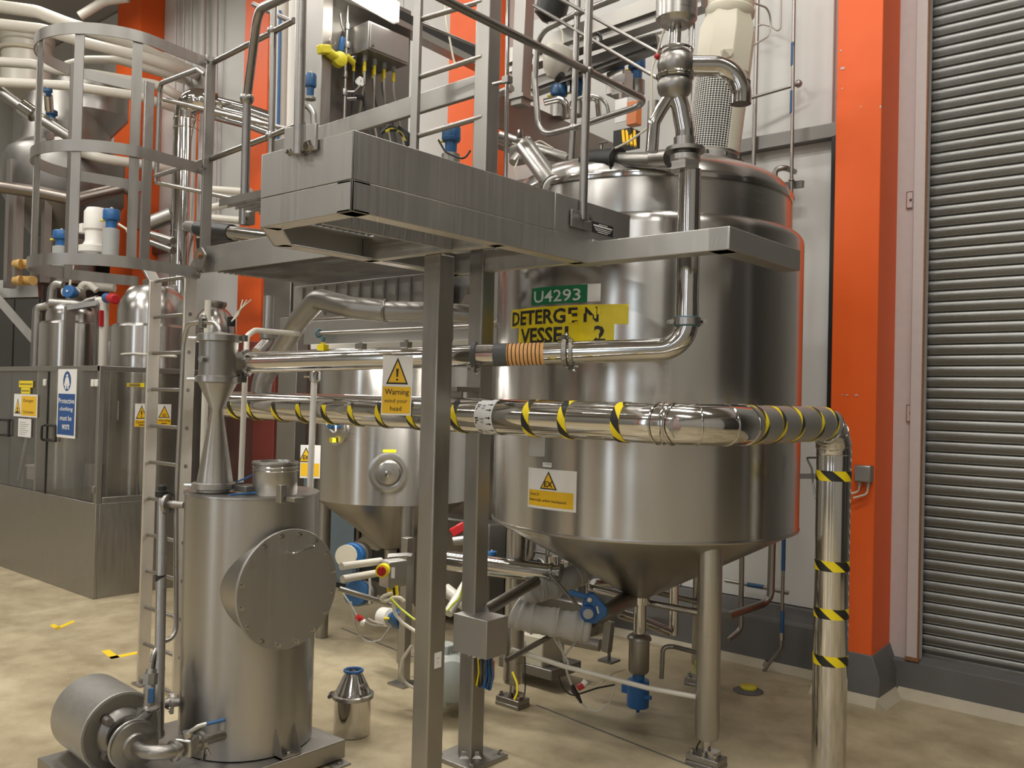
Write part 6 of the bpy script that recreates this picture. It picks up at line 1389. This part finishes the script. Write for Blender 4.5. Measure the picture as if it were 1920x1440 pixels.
for (y_, lab) in ((495, 'upper ochre pipe cap beside the mezzanine upright'), (526, 'lower ochre pipe cap beside the mezzanine upright')): tag(MB().cyl(P(30, y_, d=9.8), P(62, y_, d=9.6), .05, n=16).lathe([(.055, 0), (.055, .02)], P(36, y_, d=9.6), _r, 16).build('capped_pipe', 'wood', org=P(50, y_, d=9.6)), lab, 'cap')
actuator('small blue valve head behind the left cage strap', 97, 215, 9.9, .06, .09, 'blue', 'dull', bodyh=.08)
actuator('blue cap on the sloping pipe below the hoop', 90, 172, 9.6, .045, .07, 'blue', 'polish', ax=(.5, -.3, .8), bodyh=.18)
# bright clad duct
dct = thing('clad_duct', 'mirror-bright clad duct rising beside the ladder and turning right', 'duct', P(338, 720, Y=4.75))
MB().tube([P(336, 735, Y=4.75), P(350, 225, Y=4.75), P(353, 196, Y=4.75), P(372, 186, Y=4.75), P(400, 196, Y=4.9)], .125, 32, .18, 10).build('duct_run', 'mirror', dct)
for y_ in (225, 243, 435, 560, 690): MB().torus(P(350-(y_-225)*.0275, y_, Y=4.75), (0, 0, 1), .126, .006, 32, 6).build('seam', 'polish', dct)
for i in range(3): MB().tube([P(395, 186+15*i, Y=4.9), P(470, 205+15*i, Y=4.9), P(560, 236+16*i, Y=4.9)], .045, 18).build('pipe_bundle', 'mirror', dct)
for (px, top, bot, lab) in ((331, -20, 260, 'first wall conduit left of the bright duct'), (346, -20, 300, 'second wall conduit from the left'), (360, -20, 420, 'third wall conduit from the left'), (383, -20, 420, 'fourth wall conduit, behind the cage stringer'), (408, -20, 420, 'fifth wall conduit, nearest the orange column')):
    tag(MB().tube([P(px, top, Y=5.72), P(px-4, bot, Y=5.72)], .014 if px != 383 else .03, 10).build('wall_conduit', 'pinkgrey', org=P(px, bot, Y=5.72)), lab, 'conduit')
rc_ = thing('rubber_coupling', 'black rubber sleeve on a silver pipe behind the landing', 'coupling', P(400, 450, d=7.4))
MB().tube([P(352, 424, Y=4.75), P(374, 429, d=7.5)], .055, 20).build('pipe_run', 'dull', rc_); MB().tube([P(372, 428, d=7.5), P(435, 436, d=7.2)], .065, 24).build('sleeve', 'black', rc_); MB().tube([P(433, 436, d=7.2), P(520, 447, d=6.9)], .055, 24).build('pipe_run', 'polish', rc_)
simple_pipe('tank_pipe', 'dark pipe stub with a wing valve by the duct', [(282, 420, 9.2), (324, 402, 9.2)], .08, 'dull', 0)
for i, (y_, y2) in enumerate(((390, 372), (408, 415), (355, 360), (440, 452), (455, 470))): simple_pipe('service_pipe', ['upper pale service pipe right of the duct', 'cream service pipe under the black cables', 'curled pale pipe high right of the duct', 'grey service pipe left of the duct', 'lower grey service pipe behind the cage'][i], [((285 if i > 2 else 395), y_, 8.6), ((325 if i > 2 else 470), y2, 8.4)], .035, ['creampipe', 'creampipe', 'creampipe', 'dull', 'dull'][i], 0)
# maroon door-like panel and steel posts between column and rear vessel
mp = thing('maroon_panel', 'tall maroon cabinet panel behind the cyclone', 'cabinet', P(475, 1000, Y=4.95))
a_, b_ = P(352, 700, Y=4.95), P(516, 700, Y=4.95)
MB().span((a_.x, 4.95, 0), (b_.x, 5.35, P(470, 640, Y=4.95).z)).build('panel', 'maroon', mp, bev=.006); MB().span((a_.x+.02, 4.94, .1), ((a_.x+b_.x)/2, 4.95, 1.9)).build('door', 'maroon', mp, bev=.003)
sp1 = thing('steel_post', 'wide brushed post right of the maroon panel', 'post', P(545, 1000, Y=4.3)); MB().span(P(523, 1000, Y=4.3)-V((0, .05, 1.0)), V((P(566, 700, Y=4.3).x, 4.35, 2.35))).build('shaft', 'frame', sp1, bev=.004); MB().span(P(523, 1000, Y=4.3)-V((.05, .1, 1.0)), P(566, 1000, Y=4.3)+V((.05, .1, -.98))).build('foot', 'frame', sp1)
rp = thing('riser_pipe', 'upright steel riser with flange behind the slim tube', 'pipe', P(508, 700, d=6.3)); MB().tube([P(506, 555, d=6.3), P(503, 640, d=6.3), P(482, 662, d=6.2)], .042, 18, .1).build('tube', 'steel', rp); MB().lathe([(.06, -.02), (.06, .02)], P(504, 630, d=6.3), n=20).build('flange', 'dull', rp)
ns = thing('notice_sheet', 'printed white sheet behind the cyclone neck', 'notice', P(383, 790, Y=4.936)); bd = Board(plane_fn(P(364, 792, Y=4.936), (1, 0, 0), (0, 0, 1))); m = MB(); bd.plate(m, 0, 0, .40, .26, 0, .001); m.build('sheet', 'paper', ns)
m = MB()
for k in range(6): bd.rect(m, .03, .03+.035*k, .36-.08*(k % 2), .040+.035*k, .0015)
m.build('print_line', 'ink', ns)
# ================================================================== instrument panel above the gangway
PX = -4.60
ip = thing('instrument_panel', 'open steel instrument panel with gauge and pipework above the gangway', 'panel', P(640, 235, X=PX))
tl, br_ = P(614, -30, X=PX), P(765, 245, X=PX)
zb = P(640, 250, X=PX).z-.15; zt = P(640, -40, X=PX).z
MB().span((PX-.02, tl.y, zb), (PX, br_.y, zt)).build('back_board', 'darksteel', ip)
e0 = P(594, 100, X=PX+.05).y; e1 = P(613, 100, X=PX+.05).y
MB().span((PX-.1, e0, zb), (PX+.10, e1, zt)).build('side_frame', 'frame', ip, bev=.004)
MB().span((PX, e1, P(650, 22, X=PX).z), (PX+.12, br_.y, P(650, 12, X=PX).z)).build('hood', 'frame', ip)
jx = thing('terminal_box', 'bright steel terminal box with a row of cable glands', 'junction box', P(720, 100, X=PX+.10))
z1 = P(691, 38, X=PX+.26).z; z0 = P(691, 92, X=PX+.26).z; y0 = P(691, 60, X=PX+.26).y; y1 = P(768, 60, X=PX+.26).y
MB().span((PX+.002, y0, z0), (PX+.26, y1, z1)).build('box', 'steel', jx, bev=.004); MB().span((PX+.26, y0+.01, z0+.01), (PX+.268, y1-.01, z1-.01)).build('lid', 'framex', jx, bev=.003); MB().bolt((PX+.268, y0+.03, z0+.03), (1, 0, 0), .008, .01).build('lid_screw', 'dull', jx)
for k in range(8):
    yy = y0+.02+(y1-y0-.06)*k/7; xx = PX+.10+.06*(k % 2)
    g_ = MB().cyl((xx, yy, z0), (xx, yy, z0-.035), .014, n=10).build('gland', 'greypl', jx)
    MB().cyl((xx, yy, z0-.04), (xx, yy, z0-.10), .010, n=8).build('cable_marker', 'ylabel', g_)
    MB().tube([(xx, yy, z0-.03), (xx, yy, z0-.16), (PX+.03, yy+.05+.02*k, z0-.34), (PX+.03, yy+.10+.02*k, z0-.50)], .007, 8, .08).build('cable', 'cable' if k % 2 else 'rubber', g_)
lf = thing('panel_light', 'bright lit lamp in the hood of the instrument panel', 'light', P(710, 20, X=PX+.3))
a, b_, c, d_ = P(672, -6, X=PX+.22), P(742, 8, X=PX+.22), P(744, 40, X=PX+.34), P(690, 10, X=PX+.34)
MB().slab([P(668, -2, X=PX+.30), P(744, 40, X=PX+.30), P(746, 8, X=PX+.30), P(700, -18, X=PX+.30)], (-.03, 0, .0)).build('diffuser', M['tube_on'], lf)
MB().slab([P(664, -6, X=PX+.26), P(748, 42, X=PX+.26), P(750, 4, X=PX+.26), P(700, -24, X=PX+.26)], (-.05, 0, 0)).build('housing', 'whitepl', lf)
# vertical air line with yellow valve, gauge and small regulator
al = thing('air_line', 'thin vertical air line with clamps and a round pressure gauge', 'pipe', P(648, 230, X=PX+.09))
lx = PX+.09
MB().tube([P(645, 232, X=lx), P(652, 12, X=lx)], .0095, 12).build('tube', 'steel', al); MB().tube([P(638, 25, X=lx), P(640, 45, X=lx), P(645, 60, X=lx)], .006, 8).build('tube', 'dull', al)
for (x_, y_, r_) in ((651, 50, .016), (651, 85, .018), (647, 140, .016), (646, 173, .018), (646, 130, .014)): MB().lathe([(r_, -.02), (r_*1.1, 0), (r_, .02)], P(x_, y_, X=lx), n=12).build('fitting', 'steel', al)
gq = P(676, 153, X=lx+.05); gdir = V((.85, -.5, 0)).normalized()
MB().lathe([(.030, -.02), (.033, -.018), (.033, 0), (.028, .002)], gq, gdir, 28).build('gauge_case', 'polish', al); MB().lathe([(.028, .002), (.0005, .0025)], gq, gdir, 28).build('gauge_face', 'signwhite', al); MB().bar(gq+gdir*.004-V((0, 0, .004)), gq+gdir*.004+V((0, .006, .018)), .003, .001, gdir).build('gauge_needle', 'ink', al)
MB().tube([P(647, 172, X=lx), P(665, 172, X=lx+.03), P(676, 160, X=lx+.05)], .007, 8, .02).build('gauge_branch', 'steel', al)
MB().tube([P(650, 186, X=lx), P(668, 185, X=lx+.02)], .012, 10).build('drain_cock', 'steel', al); MB().tube([P(667, 180, X=lx+.02), P(682, 188, X=lx+.02), P(683, 200, X=lx+.02)], .007, 8, .02).cyl(P(668, 183, X=lx+.02), P(678, 182, X=lx+.02), .016, n=12).build('black_handle', 'black', al)
yv = thing('lockout_valve', 'bright yellow lockout valve on the air line', 'valve', P(632, 120, X=lx+.05))
yx = lx+.03
MB().box(P(608, 93, X=yx), (.05, .085, .055), Matrix.Rotation(.25, 3, 'X')).build('knob', 'yelvalve', yv, bev=.008); MB().tube([P(615, 97, X=yx), P(625, 105, X=yx), P(640, 112, X=yx)], .030, 14).build('neck', 'yelvalve', yv)
MB().lathe([(.025, -.035), (.046, -.025), (.046, .025), (.025, .035)], P(636, 112, X=yx), (1, -.3, 0), 18).build('body', 'yelvalve', yv); MB().cyl(P(650, 105, X=yx), P(663, 118, X=yx), .020, n=10).build('port', 'yelvalve', yv)
MB().tube([P(650, 112, X=yx), P(668, 105, X=yx)], .009, 8).build('padlock_pin', 'steel', yv); MB().torus(P(624, 78, X=yx), (1, 0, 0), .022, .005, 20, 6).build('hasp', 'dull', yv); MB().bar(P(643, 70, X=yx), P(638, 96, X=yx), .028, .022, (1, 0, 0)).build('blue_lever', 'bluebright', yv, bev=.004)
actuator('blue sensor head left of the instrument panel', 582, 160, 5.2, S(11, 5.2), .13, 'blue', 'dull', bodyh=.02)
simple_pipe('service_pipe', 'bent steel pipe beside the instrument panel frame', [(566, 262, 5.1), (562, 200, 5.1), (575, 196, 5.1), (588, 212, 5.1), (590, 260, 5.1)], .018, 'steel', .06)
# white back sheet behind the panel and blue striped tube
simple_pipe('service_pipe', 'pale upright pipe with a blue stripe left of the front post', [(524, 300, 7.2), (530, -20, 7.2)], .05, 'creampipe', 0)
MB().tube([P(521, 262, d=7.13), P(525, 20, d=7.13)], .012, 8).build('blue_stripe', 'bluebright', [o for o in bpy.data.objects if o.get('label', '').startswith('pale upright pipe')][0])
simple_pipe('service_pipe', 'wide pale duct left of the instrument panel', [(545, 300, 7.8), (548, -20, 7.8)], .10, 'whitepl', 0, 20)
# dark truss beam crossing behind the step frame
db = thing('roof_beam', 'dark steel beam sloping behind the step frame', 'beam', P(890, 108, d=6.6)); MB().bar(P(700, 12, d=5.9), P(905, 112, d=6.9), .05, .10).build('web', 'black', db); MB().bar(P(700, 26, d=5.9), P(905, 128, d=6.9), .10, .05).build('flange', 'dull', db)
ctag('cream cable hanging diagonally behind the step frame', 'cablewhite', [(834, 0, 5.4), (838, 45, 5.4), (850, 110, 5.4), (856, 128, 5.4)], .006)
actuator('blue control head above the gangway edge near the tall post', 846, 262, 5.3, .055, .16, 'blue', 'dull', bodyh=.06)
ctag('black cables around the blue control head', 'cableblack', [(822, 262, 5.2), (835, 285, 5.2), (850, 292, 5.2), (870, 300, 5.2), (882, 282, 5.2)], .006)
bq = thing('cable_bundle', 'dark bundle of cables heaped on the gangway floor', 'cables', P(755, 262, d=5.0))
for k in range(5): MB().tube([P(715+8*k, 250-3*k, d=5.0), P(730+9*k, 235+4*k, d=5.0), P(748+6*k, 245+5*k, d=5.0), P(762, 262+3*k, d=5.0)], .010, 8, .05).build('cable', 'cableblack' if k != 1 else 'yelvalve', bq)
# ---- uprights and beams right of the tall post
rd = thing('drop_rod', 'thin polished drop rod with a clamp right of the tall post', 'rod', P(948, 330, d=4.1)); MB().tube([P(948, 335, d=4.1), P(953, -20, d=4.1)], .0095, 12).build('rod', 'polish', rd); MB().box(P(951, 150, d=4.1), (.035, .035, .03)).tube([P(925, 158, d=4.2), P(951, 152, d=4.1)], .009, 10).build('clamp', 'dull', rd)
up = thing('steel_post', 'light square post behind the thin drop rod', 'post', P(980, 175, d=5.3)); a, b_ = P(976, 200, d=5.3), P(985, -30, d=5.3); MB().bar(a, b_, .085, .085, (0, 1, 0)).build('shaft', 'frame', up, bev=.004); MB().box(P(978, 185, d=5.3), (.12, .12, .02)).build('flange', 'frame', up)
ft2 = thing('walkway_trough', 'brown-tinted steel trough running back between the vessels', 'trough', P(1040, 290, d=5.4))
TXp = -3.62
a, b_ = P(930, 168, X=TXp), P(1160, 280, X=TXp)
MB().slab([P(925, 165, X=TXp), P(1165, 275, X=TXp), P(1165, 330, X=TXp), P(925, 235, X=TXp)], (-.02, 0, 0)).build('side_plate', 'bronze', ft2); MB().slab([P(925, 250, X=TXp), P(1165, 330, X=TXp), P(1165, 342, X=TXp), P(925, 268, X=TXp)], (-.08, 0, 0)).build('bottom_flange', 'dull', ft2)
MB().tube([P(935, 255, d=5.0), P(1060, 295, d=5.0)], .03, 14).build('pipe', 'dull', ft2)
for lab, p0, p1, w, h, mt in (('wide grey roof beam passing over the vessel', (960, 118, 6.0), (1320, -8, 5.2), .10, .16, 'dull'), ('second roof beam below the wide one', (1000, 165, 6.0), (1235, 80, 5.6), .08, .10, 'darksteel'), ('light roof sheet seen through the D-shaped rail', (985, 85, 6.4), (1240, 20, 6.2), .05, .30, 'white')):
    t_ = thing('roof_beam', lab, 'beam', P(*p0[:2], d=p0[2])); MB().bar(P(*p0[:2], d=p0[2]), P(*p1[:2], d=p1[2]), w, h).build('web', mt, t_); MB().bar(P(p0[0], p0[1]+6, d=p0[2]), P(p1[0], p1[1]+6, d=p1[2]), w*1.6, .02).build('flange', mt, t_)
for lab, p0, p1 in (('upper long sloping rod above the vessel', (1000, -30, 4.7), (1232, 98, 4.3)), ('lower long sloping rod above the vessel', (1000, 10, 4.8), (1235, 148, 4.4)), ('third sloping rod behind the step frame', (782, 40, 4.9), (905, 92, 5.1))):
    tag(MB().tube([P(*p0[:2], d=p0[2]), P(*p1[:2], d=p1[2])], .009, 10).build('tie_rod', 'rail', org=P(*p1[:2], d=p1[2])), lab, 'rod')
for lab, x_, y_, r_, h_ in (('leftmost blue actuator behind the D-shaped rail', 1048, 178, 16, 34), ('blue actuator just right of the inner rail post', 1082, 172, 14, 36), ('upper blue actuator with grey box behind the sloping rods', 1156, 130, 15, 36), ('rightmost blue actuator next to the divert valve', 1194, 128, 16, 44)):
    actuator(lab, x_, y_, 5.9, S(r_, 5.9), S(h_, 5.9), 'blue', 'dull', bodyh=.10)
t_ = thing('control_box', 'grey control box under the blue actuators', 'box', P(1163, 175, d=5.8)); MB().box(P(1162, 158, d=5.8), (.13, .12, .15)).build('body', 'steel', t_, bev=.006); MB().box(P(1160, 158, d=5.73), (.10, .01, .12)).build('lid', 'framex', t_)
t_ = thing('label_board', 'white label board on a bracket above the dome', 'label', P(1165, 232, d=5.4)); MB().box(P(1165, 207, d=5.4), (.085, .01, .14)).build('board', 'signwhite', t_); MB().box(P(1165, 170, d=5.42), (.02, .02, .1)).build('bracket', 'dull', t_)
t_ = thing('solenoid_box', 'orange and yellow solenoid box beside the divert valve', 'box', P(1190, 240, d=5.3)); MB().box(P(1189, 214, d=5.3), (.07, .06, .14)).build('body', 'copper', t_, bev=.005)
for k in range(4): MB().tube([P(1168+7*k, 245, d=5.2), P(1170+7*k, 268+2*k, d=5.15)], .009, 8).build('cable_marker', 'amber', t_)
MB().box(P(1175, 262, d=5.25), (.12, .10, .10)).build('terminal_rail', 'black', t_)
simple_pipe('dome_pipe', 'polished bent tube behind the D-shaped rail', [(1020, 192, 5.5), (1050, 185, 5.5), (1062, 195, 5.5), (1064, 222, 5.5)], .022, 'polish', .06)
simple_pipe('dome_pipe', 'hooped polished tube above the dome', [(1070, 205, 5.3), (1078, 184, 5.3), (1110, 178, 5.3), (1138, 190, 5.3), (1142, 215, 5.3)], .011, 'polish', .10)
simple_pipe('dome_pipe', 'bundle of small bright tubes on the dome', [(1098, 225, 5.4), (1100, 185, 5.4), (1120, 182, 5.4), (1124, 222, 5.4)], .018, 'mirror', .04)
simple_pipe('dome_pipe', 'upright steel pipe left of the divert valve leg', [(1222, 290, 4.9), (1226, 190, 4.9)], .032, 'dull', 0, 18)
t_ = thing('pinch_valve', 'cream funnel-shaped instrument under the D-shaped rail', 'instrument', P(1040, 160, d=5.6)); MB().lathe([(.03, -.06), (.07, -.02), (.10, .06), (.10, .12), (.05, .14)], P(1040, 128, d=5.6), (.3, .1, .95), 20).build('body', 'creampipe', t_); MB().cyl(P(1045, 150, d=5.6), P(1055, 140, d=5.55), .02, n=10).build('gland', 'black', t_)
ctag('white looped cable on the cream instrument', 'cablewhite', [(1045, 105, 5.5), (1056, 80, 5.5), (1054, 55, 5.5), (1040, 48, 5.5)], .005)
ctag('black coiled cable on the inner rail post', 'cableblack', [(1118, 62, 5.2), (1126, 66, 5.2), (1127, 78, 5.2), (1119, 84, 5.2), (1114, 72, 5.2)], .010)
t_ = thing('warning_beacon', 'dark beacon hood high behind the rods', 'lamp', P(1020, 40, d=5.6)); MB().lathe([(.04, -.09), (.10, -.05), (.10, .06), (.05, .10)], P(1035, 15, d=5.6), (.3, 0, .9), 20).build('hood', 'black', t_); MB().cyl(P(1035, 35, d=5.6), P(1037, 48, d=5.6), .03, n=12).build('stem', 'dull', t_)
simple_pipe('dome_pipe', 'grey sloping pipe behind the sight port', [(950, 262, 5.1), (1000, 280, 5.0), (1065, 300, 4.9)], .032, 'dull', 0, 16)
t_ = thing('swing_clamp', 'steel swing clamp beside the sight port', 'clamp', P(980, 310, d=4.95)); MB().box(P(975, 290, d=4.95), (.10, .08, .10)).build('body', 'dull', t_, bev=.01); MB().cyl(P(962, 305, d=4.9), P(992, 262, d=5.0), .025, n=14).build('arm', 'dull', t_); MB().bolt(P(975, 258, d=4.95), (0, 0, 1), .014, .04).build('bolt', 'polish', t_)
# ------------------------------------------------------------------ groups for repeats, tidy up
names = {}
for o in list(bpy.data.objects):
    if '_o' in o: del o['_o']
    if o.parent is None and 'label' in o: names.setdefault(o.name.split('.')[0], []).append(o)
for k, lst in names.items():
    if len(lst) > 1:
        for o in lst:
            if 'group' not in o: o['group'] = k.replace('_', ' ')+'s of the plant'
